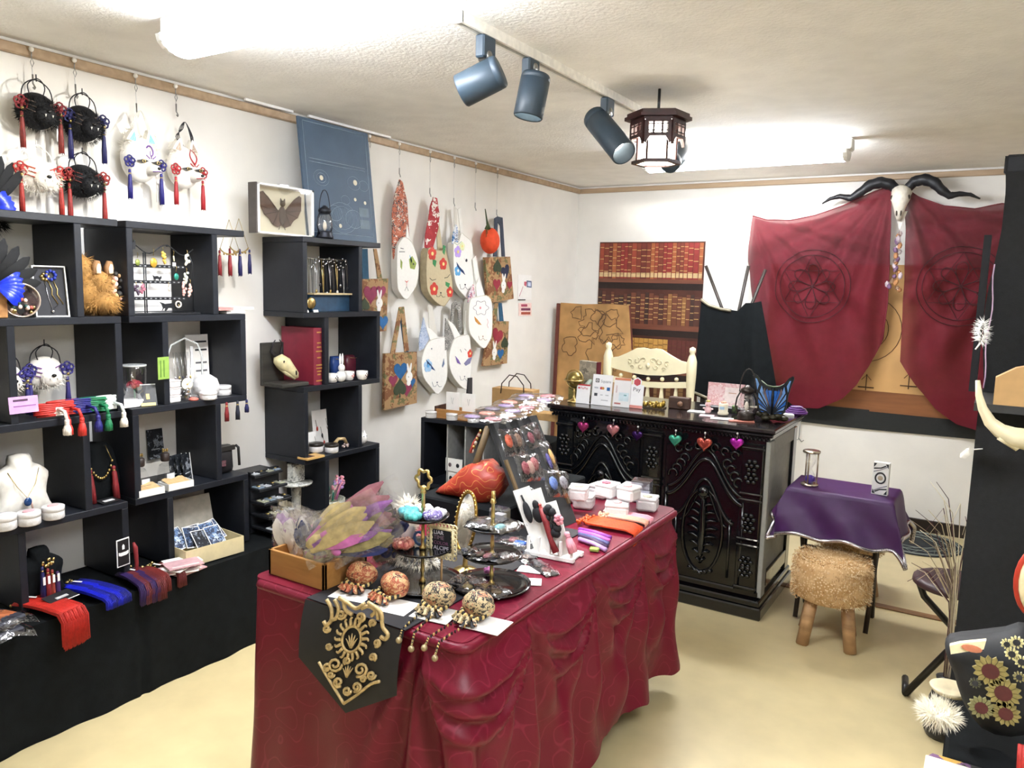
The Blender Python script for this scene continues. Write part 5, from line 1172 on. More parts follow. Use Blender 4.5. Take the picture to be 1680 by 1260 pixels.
b = B(); [b.ell((rnd(-.02, .02), rnd(-.015, .015), .007+rnd(0, .012)), .006, mat('c8b0a8', .3), 6, 5) for _ in range(12)]
one(b, 'bead_bracelet', 'little heap of pinkish beads in front of the wooden comb', 'bracelet', PZ(568, 735, T3)+Vector((0, 0, .001)), RZ)
p = PZ(597, 730, T3); t = thing('cat_candle', 'round white cat candle at the end of the third shelf', 'candle', (p.x-.02, p.y, T3+.001), RZ)
B().ell((0, 0, .034), (.036, .034, .034), mat('f2f0ec', .5), 14, 10).build('body', t)
for s_ in (-1, 1): B().lathe([(.01, 0), (0, .016)], mat('e8e4e0', .5), 6, at=(s_*.018, -.004, .06)).build('ear', t)
b = B(); [b.ell((s_*.01, -.03, .046), .003, INK, 6, 4) for s_ in (-1, 1)]; b.build('eye', t)
# row 4
p = PX(482, 805, -2.80); t = thing('porcelain_stand', 'stacked white patterned porcelain pieces beside the tall shelf', 'porcelain', (-2.82, 2.56, .3675+.001), RZ)
GP = mat('dcdcd4', .3, kind='blobs', c2='c8c8c0', c3='7c7c78', sc=60)
B().lathe([(.03, 0), (.02, .04), (.025, .19), (.075, .2), (.08, .21), (.02, .212)], GP, 20).build('dish_stand', t); B().box((.0, .0, .26), (.07, .05, .09), GP, bev=.004).build('patterned_box', t)
p = PX(570, 830, -2.80); t = thing('hair_ornament_basket', 'pale dish of pink and cream hair ornaments in the lower compartment', 'ornaments', (-2.79, 2.75, .3675+.001), RZ)
B().lathe([(.05, 0), (.075, .05), (.08, .09), (.074, .09), (.05, .01)], mat('c8c8b4', .5, kind='blobs', c2='8c9080', c3='e0dcd0', sc=60), 18).build('dish', t)
for k in range(10):
    a = rnd(-.06, .06); b = B(); L = rnd(.05, .13); b.tube([(a*.6, rnd(-.02, .02), .08), (a, -.02, .08+L*.6), (a*1.3, -.02, .08+L)], .005, [PINK, mat('c070a0', .5), mat('e8dcd0', .5), mat('2c8c78', .5)][k % 4], 6); [b.ell((a*1.3+rnd(-.01, .01), -.02, .08+L*rnd(.6, 1)), .008, [PINK, LILAC][k % 2], 6, 5) for _ in range(3)]; b.build('hairpin', t)
# ================================================================ THE TABLE WITH THE RED CLOTH
TX0, TX1, TY0, TY1, TZ = -1.705, -.985, 1.395, 2.775, .72
tbl = thing('display_table', 'trestle table hidden under the wine red cloth', 'table', ((TX0+TX1)/2, (TY0+TY1)/2, 0))
B().box((0, 0, TZ-.02), (TX1-TX0-.04, TY1-TY0-.04, .026), WOODD).build('table_top', tbl)
for sx in (-1, 1):
    for sy in (-1, 1): B().box((sx*.29, sy*.6, .343), (.045, .045, .686), WOODD, bev=.004).build('leg', tbl)
CLOTH = mat('6a0f26', .42, kind='scroll', c2='7c1f36', sc=7, bump=.05, bsc=300)
spec(CLOTH, .3)
cl = thing('tablecloth', 'wine red satin tablecloth with swagged sides and scalloped hem', 'tablecloth', (0, 0, 0))
PER = []          # perimeter points with outward normal, starting back-left going along left, front, right, back
def corner(cx, cy, a0):
    for k in range(5): a = a0+PI/2*k/4; PER.append((cx+.025*math.cos(a), cy+.025*math.sin(a), math.cos(a), math.sin(a)))
def edge(x0, y0, x1, y1, nx, ny, n):
    for k in range(1, n): PER.append((x0+(x1-x0)*k/n, y0+(y1-y0)*k/n, nx, ny))
corner(TX0+.025, TY1-.025, PI/2)
edge(TX0, TY1-.025, TX0, TY0+.025, -1, 0, 60); corner(TX0+.025, TY0+.025, PI)
edge(TX0+.025, TY0, TX1-.025, TY0, 0, -1, 70); i_fr = len(PER); corner(TX1-.025, TY0+.025, -PI/2)
edge(TX1, TY0+.025, TX1, TY1-.025, 1, 0, 130); corner(TX1-.025, TY1-.025, 0)
edge(TX1-.025, TY1, TX0+.025, TY1, 0, 1, 40)
SL = [0]
for k in range(1, len(PER)): SL.append(SL[-1]+math.hypot(PER[k][0]-PER[k-1][0], PER[k][1]-PER[k-1][1]))
s_c = SL[i_fr]                      # arc length at the near right corner
GA = [s_c-.10, s_c+.30, s_c+.68, s_c+1.06, s_c+1.36]      # gather points
def skirt(k, v):
    x, y, nx, ny = PER[k]; s_ = SL[k]; d = .004+.022*v
    front = s_ < s_c-.14
    for g in GA:                     # pleats fanning out below each gather
        r = s_-g; ph = math.atan2(r, max(.03, v*.6))
        d += .026*min(1, v*2.5)*math.cos(15*ph)*math.exp(-(ph/.62)**2)
        d -= .016*math.exp(-(r/.035)**2)*math.exp(-((v-.10)/.06)**2)
    for a, c in zip(GA, GA[1:]):     # sagging swags between the gathers
        if a < s_ < c:
            u = (s_-a)/(c-a); w_ = 4*u*(1-u)
            for j, dep in enumerate((.10, .20, .31)):
                q = (v-.09-dep*w_)/.06
                d += (.040, .036, .030)[j]*w_**.7*math.exp(-(q*(1.1 if q < 0 else 3.2))**2)
    if front: d += .010*v*math.sin(s_*15)+.008*v*math.sin(s_*29+1)
    hem = .045 if s_ < s_c+.35 else .045+.05*min(1, (s_-s_c-.35)/.5)
    hem += .008*abs(math.sin(s_*38)) - (.006 if front else 0)
    return (x+nx*d, y+ny*d, TZ+.004-v*(TZ-hem))
nv = 64; vs = []; fs = []; n = len(PER)
for j in range(nv+1):
    for k in range(n): vs.append(skirt(k, j/nv))
for j in range(nv):
    for k in range(n): fs.append((j*n+k, j*n+(k+1) % n, (j+1)*n+(k+1) % n, (j+1)*n+k))
b = B(); b.add(vs, fs, CLOTH, True); b.build('cloth_skirt', cl)
b = B(); b.add([(p[0]+p[2]*.004, p[1]+p[3]*.004, TZ+.004) for p in PER], [list(range(n))], CLOTH); b.build('cloth_top', cl)
b = B()
for k in range(i_fr-72, i_fr+138):   # rolled top edge
    pass
b.tube([(PER[k][0]+PER[k][2]*.004, PER[k][1]+PER[k][3]*.004, TZ-.012) for k in range(i_fr-70, i_fr+136)], .014, CLOTH, 8); b.build('rolled_edge', cl)
TT = TZ+.0055
# ---------------------------------------------------------------- black runner with gold damask
RX0, RX1, RY = -1.468, -1.135, TY0-.034
t = thing('table_runner', 'black table runner with gold damask print hanging to a point at the front', 'runner', (0, 0, 0))
RB_ = mat('15151a', .6, var=.2, sc=20); GD = mat('c4ab7a', .45, .3, var=.25, sc=70)
b = B()
xm = (RX0+RX1)/2
def run_f(u, v):
    x = RX0+(RX1-RX0)*u; zt = .22 if True else 0
    zl = .575-(1-abs(2*u-1))*.10
    y = RY-.012*math.sin(PI*v)*.6-.025*v
    return (x, y, (TZ+.006)*(1-v)+zl*v)
b.grid(run_f, 24, 16, RB_); b.build('hanging_end', t)
B().box((xm, (TY0+2.3)/2-.015, TT+.001), (RX1-RX0, 2.3-TY0+.03, .003), RB_).build('runner_strip', t)
def rp(px, py):
    q = PY(px, py, RY-.022); v = (TZ-q.z)/.38; return (q.x, RY-.014-.03*max(0, v)-.006*math.sin(PI*min(1, max(0, v))), q.z)
def gline(pts, w_=.0035, name='gold_scroll', r2=None): B().tube(sm([rp(*q) for q in pts], 3) if len(pts) < 10 else [rp(*q) for q in pts], w_*1.15, GD, 6, r2=r2).build(name, t)
def spiral(cx, cy, r, turns=1.4, a0=0, sg=1): return [(cx+r*(1-.75*k/14)*math.cos(a0+sg*turns*2*PI*k/14), cy+r*(1-.75*k/14)*math.sin(a0+sg*turns*2*PI*k/14)) for k in range(15)]
gline(circ(576, 1049, 15, 20, 20)+[(591, 1049)], .003, 'gold_oval')
for k in range(18):
    a = 2*PI*k/18; gline([(576+17*math.cos(a), 1049+22*math.sin(a)), (576+25*math.cos(a), 1049+32*math.sin(a)), (576+27*math.cos(a+.12), 1049+34*math.sin(a+.12))], .0042, 'gold_petal', .002)
for k in range(5): gline([(576, 1062), (576+(-9, -5, 0, 5, 9)[k], 1048-(0, 5, 8, 5, 0)[k])], .0035, 'gold_leaf', .001)
for pts in ([(532, 985), (540, 1000), (541, 1018), (534, 1026), (529, 1020)], [(545, 985), (552, 1000), (549, 1015), (543, 1018)], [(560, 988), (563, 1002), (574, 1010)], [(590, 1000), (602, 996), (612, 1004), (606, 1012)], [(610, 996), (622, 1008), (624, 1030), (633, 1042), (630, 1050), (622, 1046)], [(600, 990), (613, 1000), (617, 1018)], [(552, 982), (566, 990), (580, 1000), (594, 992)]): gline(pts, .0045)
for c in ((553, 1088, 12, 0, 1), (594, 1097, 12, 2, -1), (556, 1010, 8, 0, 1), (588, 1014, 8, 2, -1), (560, 1116, 8, 1, 1), (590, 1124, 8, 2, -1), (612, 1106, 7, 0, 1), (540, 1092, 7, 3, -1), (575, 1130, 7, 0, 1), (535, 1032, 6, 0, 1), (617, 1056, 6, 2, -1), (541, 1060, 5, 0, 1), (612, 1078, 6, 1, -1), (572, 1083, 6, 2, 1), (600, 1112, 5, 0, -1), (548, 1104, 5, 0, 1), (608, 1024, 6, 2, 1)): gline(spiral(*c[:3], 1.5, c[3], c[4]), .0032)
for k in range(5): gline([(573, 1108), (566+4*k, 1090+2*abs(k-2))], .003, 'gold_leaf', .001)
gline([(527, 1084), (540, 1104), (555, 1126), (571, 1150)], .0035, 'gold_border'); gline([(571, 1150), (592, 1136), (612, 1120), (626, 1116)], .0035, 'gold_border')

# ---------------------------------------------------------------- wooden box with wrapped feather goods
t = thing('wooden_box', 'open wooden box at the left end of the table', 'box', (-1.575, 1.508, TT), 0)
WD = mat('a8783f', .45, kind='wood', c2='8f622f', sc=45)
b = B()
for sx in (-1, 1): B().box((sx*.105, 0, .036), (.01, .165, .072), WD, bev=.001).build('side_board', t)
for sy in (-1, 1): B().box((0, sy*.0775, .036), (.22, .01, .072), WD, bev=.001).build('side_board', t)
B().box((0, 0, .003), (.2, .15, .006), WD).build('bottom_board', t)
def wrapped(c, w_, h, rot, cols, label, seed=0, grp='clear bags of feather ornaments in the wooden box'):
    """clear plastic bag with feather goods inside; c centre (world)"""
    t = thing('wrapped_feather_ornament', label, 'package', c, group=grp, rot=rot)
    rr = random.Random(seed)
    b = B()
    for k, m_ in enumerate(cols):
        for j in range(6):
            x = rr.uniform(-w_*.4, w_*.4); z0 = -h*.36+rr.uniform(-.01, .02)
            feather(b, (x*.4, .002*j-.004*k, z0), (x+rr.uniform(-.03, .03), .002*j-.004*k, h*rr.uniform(.15, .38)), w_*rr.uniform(.12, .2), m_, .008, 6)
        b.ell((rr.uniform(-w_*.1, w_*.1), -.006, -h*.2+rr.uniform(-.02, .05)), (w_*.16, .010, h*.14), m_, 8, 6)
    b.build('feathers', t)
    ph = rr.uniform(0, 6)
    b = B()
    for sd in (-1, 1):
        b.grid(lambda u, v: ((u-.5)*w_*(1+.04*math.sin(v*9+ph)), sd*(.016*math.sin(PI*u)**.6*math.sin(PI*min(1, v*1.05))**.5+.003*math.sin(u*23+v*11+ph))+.0, (v-.5)*h*(1+.03*math.sin(u*8+ph))), 14, 16, PLASTIC)
    b.build('plastic_bag', t)
    return t
FLI = mat('b89ac0', .7, var=.2); FWH = mat('e6e2e2', .7, var=.08); FBR = mat('6a4a48', .7, var=.35, sc=50); FPP = mat('8c5c9c', .7, var=.3, sc=50); FOL = mat('8e8358', .7, var=.35, sc=50); FNV = mat('2a356c', .7, var=.35, sc=50); FKH = mat('b3a070', .7, var=.25, sc=50); FGR = mat('a09a90', .7, var=.3, sc=50); FPK = mat('c06aa8', .6, var=.2)
SP = [((475, 878), 1.50, .13, .16, (.1, .05, .1), [FLI, FLI, FWH], 'upright clear bag with lilac feathers at the left of the wooden box'),
      ((508, 880), 1.475, .10, .16, (.15, -.1, .2), [FWH, FWH, FNV], 'upright clear bag with white feathers and a blue edge'),
      ((490, 862), 1.56, .15, .14, (.2, .2, .3), [FWH, FGR], 'clear bag with grey feathers behind the lilac one'),
      ((585, 850), 1.50, .12, .30, (-.25, 1.05, .25), [FBR, mat('9a6470', .7, var=.3), FPP], 'long clear bag with brown feathers slanting over the top of the pile'),
      ((558, 868), 1.46, .11, .26, (-.2, 1.0, .2), [FPP, FPK, FKH], 'slanting clear bag with pink and purple feathers'),
      ((540, 878), 1.50, .10, .22, (-.25, .95, .15), [FOL, FKH, FNV], 'slanting clear bag with olive and yellow feathers'),
      ((600, 862), 1.53, .12, .20, (-.1, .7, .2), [FKH, FOL, FBR], 'clear bag with khaki feathers in the middle of the pile'),
      ((595, 880), 1.50, .10, .22, (-.3, 1.05, .1), [FNV, FPP, FOL], 'slanting clear bag with violet blue feathers'),
      ((605, 880), 1.54, .10, .20, (-.35, 1.15, .05), [FKH, FOL, FPP], 'clear bag with khaki and plum feathers low on the right'),
      ((530, 893), 1.50, .12, .16, (-.5, .5, .1), [FKH, FGR, FPK], 'front clear bag with a bright pink bead in the wooden box'),
      ((572, 890), 1.52, .10, .16, (-.6, .9, .1), [FGR, FBR, FOL], 'clear bag with grey brown feathers at the front right of the box'),
      ((632, 858), 1.58, .10, .16, (0, .5, .2), [FNV, FNV, FGR], 'clear bag with dark navy feathers at the right of the pile'),
      ((645, 875), 1.62, .12, .16, (-.1, .2, .3), [FGR, FWH, FNV], 'crumpled clear bag hanging over the right of the box'),
      ((632, 893), 1.62, .10, .13, (-.4, .4, .0), [FGR, FOL], 'crumpled clear bag resting against the right end of the box')]
for k, (pp, y, w_, h, rot, cols, lab) in enumerate(SP):
    wrapped(PY(pp[0], pp[1], y), w_, h, rot, cols, lab, k)
one(B().ell((0, 0, 0), (.018, .008, .011), FPK, 10, 8), 'pink_bead', 'glossy pink bead on the front clear bag', 'bead', PY(551, 905, 1.45))
# pale fur piece
p = PZ(655, 930, TT); t = thing('fur_tail', 'pale cream fur piece lying behind the first tier stand', 'fur', (p.x-.02, p.y+.03, TT), 0)
b = B(); b.tube([(-.06, 0, .03), (-.03, .01, .09), (.0, .02, .14), (.02, .02, .17)], [.03, .04, .035, .015], WFUR, 10); b.build('hide', t)
b = B()
for c, r in (((-.05, 0, .05), (.04, .04, .04)), ((-.02, .01, .1), (.045, .045, .05)), ((.01, .02, .15), (.035, .035, .04)), ((.06, .0, .03), (.07, .05, .028))): fur(b, c, r, 500, .028, WFUR, droop=.5)
b.build('fur', t)['kind'] = 'stuff'

# ---------------------------------------------------------------- tier stands
PLT = mat('0e0f12', .15, coat=.4)
def plate(t, r, z, cx=0, cy=0):
    B().lathe([(0, z), (r*.7, z), (r*.9, z+.004), (r, z+.010), (r*1.0, z+.013), (r*.88, z+.008), (r*.68, z+.004), (0, z+.004)], PLT, 28, at=(cx, cy, 0)).build('plate', t)
def tierstand(p, zs, rs, label, ring):
    t = thing('tier_stand', label, 'tier stand', (p.x, p.y, TT), 0, 'black plate tier stands')
    for z, r in zip(zs, rs): plate(t, r, z)
    prev = .004
    for z in zs[1:]+[zs[-1]+.085]:
        L = z-prev
        B().lathe([(.009, prev), (.010, prev+.006), (.005, prev+.012), (.0045, prev+L*.3), (.007, prev+L*.36), (.0055, prev+L*.42), (.0045, prev+L*.8), (.009, prev+L-.012), (.006, prev+L)], GOLD, 12).build('gold_column', t); prev = z+.004
    zt = zs[-1]+.085
    if ring:
        b = B(); rr = [(.024*(1+.16*math.cos(6*k*PI/18))*math.cos(k*PI/18), 0, zt+.026+.024*(1+.16*math.cos(6*k*PI/18))*math.sin(k*PI/18)) for k in range(36)]
        b.tube(rr, .0045, GOLD, 6, closed=True); b.ell((0, 0, zt), .009, GOLD, 8, 6); b.build('ring_handle', t)
    else: B().tube([(0, 0, zt-.004), (0, 0, zt+.02)], .006, GOLD, 8).build('finial', t)
    return t
p1 = PZ(693, 957, TT); ts1 = tierstand(p1, [0, .095, .185], [.115, .085, .072], 'black and gold tier stand with a quatrefoil ring, left on the table', True)
p2 = PZ(806, 962, TT); ts2 = tierstand(p2, [.0, .085, .165], [.11, .085, .075], 'black and gold tier stand on the right, loaded with clear packets', False)
def scrunch(p, r, col, label, n=9, name='hair_flower'):
    b = B()
    for k in range(n):
        a = k*2*PI/n; b.ell((r*.6*math.cos(a), r*.6*math.sin(a), r*.35+.003*(k % 2)), (r*.42, r*.42, r*.4), col, 7, 5)
    b.ell((0, 0, r*.4), (r*.4, r*.4, r*.45), col, 8, 6)
    return one(b, name, label, 'hair ornament', p, rnd(0, 3), 'hair ornaments on the tier stands')
TQ = mat('3ea6b0', .5, var=.25, sc=60)
for k, (dx, dy, r, c, lab) in enumerate(((-.035, -.02, .03, TQ, 'turquoise ruffled hair ornament on the top plate, left'), (-.005, -.038, .026, mat('5fc4c0', .5, var=.2, sc=60), 'pale turquoise ruffled hair ornament at the front of the top plate'), (-.02, .03, .026, mat('e4e8e4', .5), 'white ruffled hair ornament at the back of the top plate'), (.036, -.005, .028, mat('584a88', .5, kind='blobs', c2='8474b0', c3='e0dcec', sc=90), 'violet and white striped hair ornament on the top plate'), (.03, .03, .024, mat('e6e4e8', .5), 'white hair ornament behind the violet one'))):
    scrunch((p1.x+dx, p1.y+dy, TT+.1915), r, c, lab)
scrunch((p1.x-.045, p1.y-.03, TT+.1015), .032, mat('c8806c', .5, kind='blobs', c2='a8504c', c3='e0b098', sc=70), 'coral rose hair ornament on the lower plate of the left stand')
b = B().tube([(.018*math.cos(k*PI/6), 0, .02+.018*math.sin(k*PI/6)) for k in range(12)], .004, mat('4a7ab8', .4), 6, closed=True)
one(b, 'blue_hair_ring', 'blue ring ornament behind the coral rose', 'ring', (p1.x-.02, p1.y+.01, TT+.1025))
def packet(c, w_, h, rz, cols, label, grp='clear packets on the right tier stand', tilt=0, dark=True):
    t = thing('clear_packet', label, 'packet', c, group=grp, rot=(tilt, 0, rz))
    b = B()
    if dark: b.box((0, 0, .002), (w_*.86, h*.86, .003), mat('1c1c22', .5))
    for k, m_ in enumerate(cols): b.ell((-w_*.2+w_*.4*k/max(1, len(cols)-1) if len(cols) > 1 else 0, rnd(-h*.12, h*.12), .008), (w_*.16, h*.26, .007), m_, 8, 6)
    b.build('contents', t)
    B().grid(lambda u, v: ((u-.5)*w_, (v-.5)*h, .004+.014*(math.sin(PI*u)*math.sin(PI*v))**.4+.0025*math.sin(u*17+v*13)), 12, 10, PLASTIC).build('plastic_sleeve', t)
    return t
DKF = mat('24222a', .6, kind='blobs', c2='3c3440', c3='8c7c70', sc=70)
CY_ = mat('7fc4cc', .35, var=.1)
packet((p2.x-.03, p2.y-.01, TT+.172), .09, .09, .3, [mat('4a3c48', .5, var=.3)], 'clear packet of plum ruffles on the top right plate')
packet((p2.x+.035, p2.y-.02, TT+.174), .08, .07, -.2, [CY_], 'clear packet with an icy blue flower on the top right plate', dark=False)
packet((p2.x+.06, p2.y+.01, TT+.176), .06, .06, .1, [mat('e8e4dc', .5)], 'clear packet with a white flower at the edge of the top right plate', dark=False)
t = thing('clear_cube', 'small clear acrylic cube at the back of the top right plate', 'box', (p2.x-.01, p2.y+.05, TT+.172)); B().box((0, 0, .02), (.05, .04, .038), GLASS, bev=.004).build('cube', t); B().box((0, 0, .012), (.03, .025, .018), mat('8c8c90', .5)).build('contents', t)
packet((p2.x-.055, p2.y-.03, TT+.092), .06, .13, .5, [mat('20304c', .5), DKF], 'dark blue clear packet slanting off the middle right plate', tilt=-.25)
packet((p2.x+.0, p2.y-.045, TT+.094), .06, .12, .25, [mat('6c5c50', .5), PINK], 'clear packet with pinkish charms on the middle right plate', tilt=-.2)
packet((p2.x+.05, p2.y-.02, TT+.094), .06, .12, -.1, [DKF, mat('6c5c58', .5)], 'clear packet with grey charms on the middle right plate', tilt=-.15)
packet((p2.x-.05, p2.y-.045, TT+.012), .1, .07, .2, [DKF, mat('8c8a88', .4)], 'large dark clear packet at the left of the lowest right plate')
packet((p2.x+.035, p2.y-.055, TT+.012), .11, .06, -.15, [mat('a08c5c', .5), DKF, mat('6c5a44', .5)], 'dark clear packet with gold beads on the lowest right plate')
packet((p2.x-.0, p2.y-.085, TT+.014), .10, .05, .05, [mat('8c7c54', .5), DKF], 'dark clear packet at the front of the lowest right plate')
scrunch((p2.x-.045, p2.y+.055, TT+.012), .016, mat('c070b0', .5), 'small magenta hair ornament behind the lowest right plate')
# ---------------------------------------------------------------- standing mirror
p = PZ(763, 938, TT); t = thing('standing_mirror', 'oval gold standing mirror with a beaded rim between the tier stands', 'mirror', (p.x, p.y, TT), -.38)
B().lathe([(0, 0), (.036, 0), (.038, .004), (.03, .010), (.012, .014), (.008, .02), (.006, .05), (.008, .062), (0, .065)], GOLD, 20).build('base', t)
Mt = Matrix.Translation((0, 0, .15)) @ Matrix.Rotation(-.15, 4, 'X')
b = B(); ov = [(.048*math.cos(k*PI/18), 0, .085*math.sin(k*PI/18)) for k in range(36)]
b.tube([Mt @ Vector(q) for q in ov], .005, mat('a8843c', .35, .9), 8, closed=True)
for k in range(0, 36): b.ell(Mt @ Vector((ov[k][0]*1.08, -.004, ov[k][2]*1.05)), .003, GOLD, 5, 4)
b.build('beaded_frame', t); B().poly([(q[0], q[2]) for q in ov], -.0012, .001, mat('e6e8ea', .03, 1, var=0), M=Mt).build('mirror_glass', t)
B().poly([(q[0], q[2]) for q in ov], .001, .004, mat('5c4420', .5), M=Mt).build('mirror_back', t)
# ---------------------------------------------------------------- little chalkboard sign
p = PZ(724, 958, TT); t = thing('chalkboard_sign', 'small chalkboard sign in a pale scalloped frame on a wooden stick', 'sign', (p.x, p.y, TT), .12)
IV = mat('e6d8ac', .55, var=.06)
B().tube([(0, 0, 0), (0, 0, .09)], .0032, mat('c8a070', .6), 6).build('stick', t)
B().box((.002, -.002, .125), (.062, .004, .066), mat('1c1e24', .8)).build('chalkboard', t)
b = B()
for k in range(28):
    u = k/28*4; sd = int(u); f_ = u-sd-.5
    x, z = [(f_*.07, .037), (.035, -f_*.074), (-f_*.07, -.037), (-.035, f_*.074)][sd]
    b.tube([(.002+x+x*.12+.0085*math.cos(q*PI/4), -.005, .125+z*1.12+.0085*math.sin(q*PI/4)) for q in range(8)], .0022, IV, 5, closed=True)
for (a, c) in (((-.033, .035), (.037, .035)), ((.037, .035), (.037, -.035)), ((.037, -.035), (-.033, -.035)), ((-.033, -.035), (-.033, .035))): b.tube([(a[0], -.004, .125+a[1]), (c[0], -.004, .125+c[1])], .0045, IV, 6)
b.build('scalloped_frame', t)
for k, (s_, c, z) in enumerate((('LIAR', 'd8d4dc', .147), ('TIME', '8c7484', .133), ('COLOR', '7c4c6c', .118), ('ALCIPE', 'c8c4d4', .104))): text(s_, .0155 if k != 2 else .0135, mat(c, .8), t, (-.024, -.0046, z), align='LEFT', name='chalk_lettering')
# ---------------------------------------------------------------- brocade pouches on cards
FABA = mat('a8583c', .6, kind='blobs', c2='d0a878', c3='4c2a20', sc=85); FABB = mat('c0ac84', .6, kind='blobs', c2='2c2824', c3='b87a5c', sc=85)
TWB = mat('181614', .6); TWG = mat('c8ac6c', .5)
def pouch(px, py, m_, label, rz, knock=False, tails=True):
    p = PZ(px, py, TT); t = thing('brocade_pouch', label, 'pouch', (p.x, p.y, TT+.003), rz, 'brocade pouches tied with twisted cord')
    B().ell((0, .012, .036), (.044, .034, .034), m_, 20, 14, f=lambda a, q: 1+.05*math.sin(q*7)*math.sin(a)).build('puffed_body', t)
    b = B()
    for k in range(5):
        a = -2.4+.42*k; b.poly([(.0, .0), (.035, .012), (.052, 0), (.035, -.014)], -.004, .004, m_, M=Matrix.Translation((0, -.012, .014)) @ Matrix.Rotation(a, 4, 'Z') @ Matrix.Rotation(.2, 4, 'X'))
    b.build('gathered_frill', t)
    b = B()
    for k in range(4): b.poly([(.0, .0), (.03, .008), (.05, 0), (.03, -.010)], -.005, .005, mat('1c1c22', .7), M=Matrix.Translation((0, -.014, .008)) @ Matrix.Rotation(-2.6+.6*k, 4, 'Z'))
    b.build('dark_lining', t)
    b = B()
    for k in range(26):
        a = 2*PI*k/26; b.ell((.034*math.cos(a), .0+.028*math.sin(a)-.004, .02+.004*math.sin(a*2)), (.005, .005, .006), TWG if k % 2 else TWB, 6, 5)
    for s_ in (-1, 1):
        for k in range(12):
            a = PI*2*k/12; b.ell((s_*.018+.015*math.cos(a), -.036, .016+.009*math.sin(a)), (.004, .004, .005), TWG if k % 2 else TWB, 6, 5)
    b.build('twisted_cord', t)
    if tails:
        for s_, L in ((-.02, .006), (.014, .02)):
            y_e = TY0-.03-p.y; b = B()
            path = [(s_, -.045, .006), (s_, min(-.05, y_e*.7), .004), (s_, y_e, -.002)]+[(s_, y_e-.004-.01*q, -.012-L*q) for q in (.3, .6, 1)]
            for a, c in zip(path, path[1:]):
                for q in range(5): f_ = q/5; b.ell(tuple(a[i]+(c[i]-a[i])*f_ for i in range(3)), (.0028, .0028, .0045), TWG if q % 2 else TWB, 5, 4)
            b.build('cord_tail', t); B().ell((s_, y_e-.014, -.016-L), .008, mat('9a8a68', .4, .4), 10, 8).build('bead', t)
    return t
pouch(590, 966, FABA, 'orange brocade pouch with black gold cord at the left end', .2, tails=False)
pouch(642, 984, FABA, 'orange brocade pouch second from the left', -.25, tails=False)
pouch(716, 1003, FABB, 'cream and black brocade pouch second from the right', .15)
pouch(780, 1018, FABB, 'cream and black brocade pouch nearest the table corner', -.1)
for k, (px, py, rz) in enumerate(((578, 975, .2), (645, 995, .15), (712, 1008, .15), (795, 1025, .1))):
    p = PZ(px, py, TT); one(B().box((0, 0, 0), (.105, .085, .0016), PAPER), 'white_card', ('white card under the leftmost orange pouch', 'white card under the second orange pouch', 'white card under the left cream pouch', 'white card under the pouch at the table corner')[k], 'card', (p.x+.005, p.y, TT+.0018+.0004*k), rz)
for k, (px, py, rz) in enumerate(((870, 935, .3), (868, 955, .5))):
    p = PZ(px, py, TT); one(B().box((0, 0, 0), (.07, .05, .002), PAPER), 'price_card', ('white price card beside the right tier stand', 'white price card nearer the table edge')[k], 'card', (p.x, p.y, TT+.0015), rz)
packet(PZ(855, 915, TT)+Vector((0, 0, .001)), .12, .06, -.4, [mat('2c5cb0', .4), DKF], 'dark packet with a bright blue clip beside the white hair stand', 'dark packets at the table edge')
packet(PZ(890, 935, TT)+Vector((0, 0, .001)), .13, .05, -.5, [DKF, mat('6a3a38', .5)], 'dark red clear packet at the table edge', 'dark packets at the table edge')
packet(PZ(842, 890, TT)+Vector((0, 0, .001)), .12, .09, .1, [DKF, mat('8c5c60', .5), DKF], 'dark floral packet behind the right tier stand', 'dark packets at the table edge')
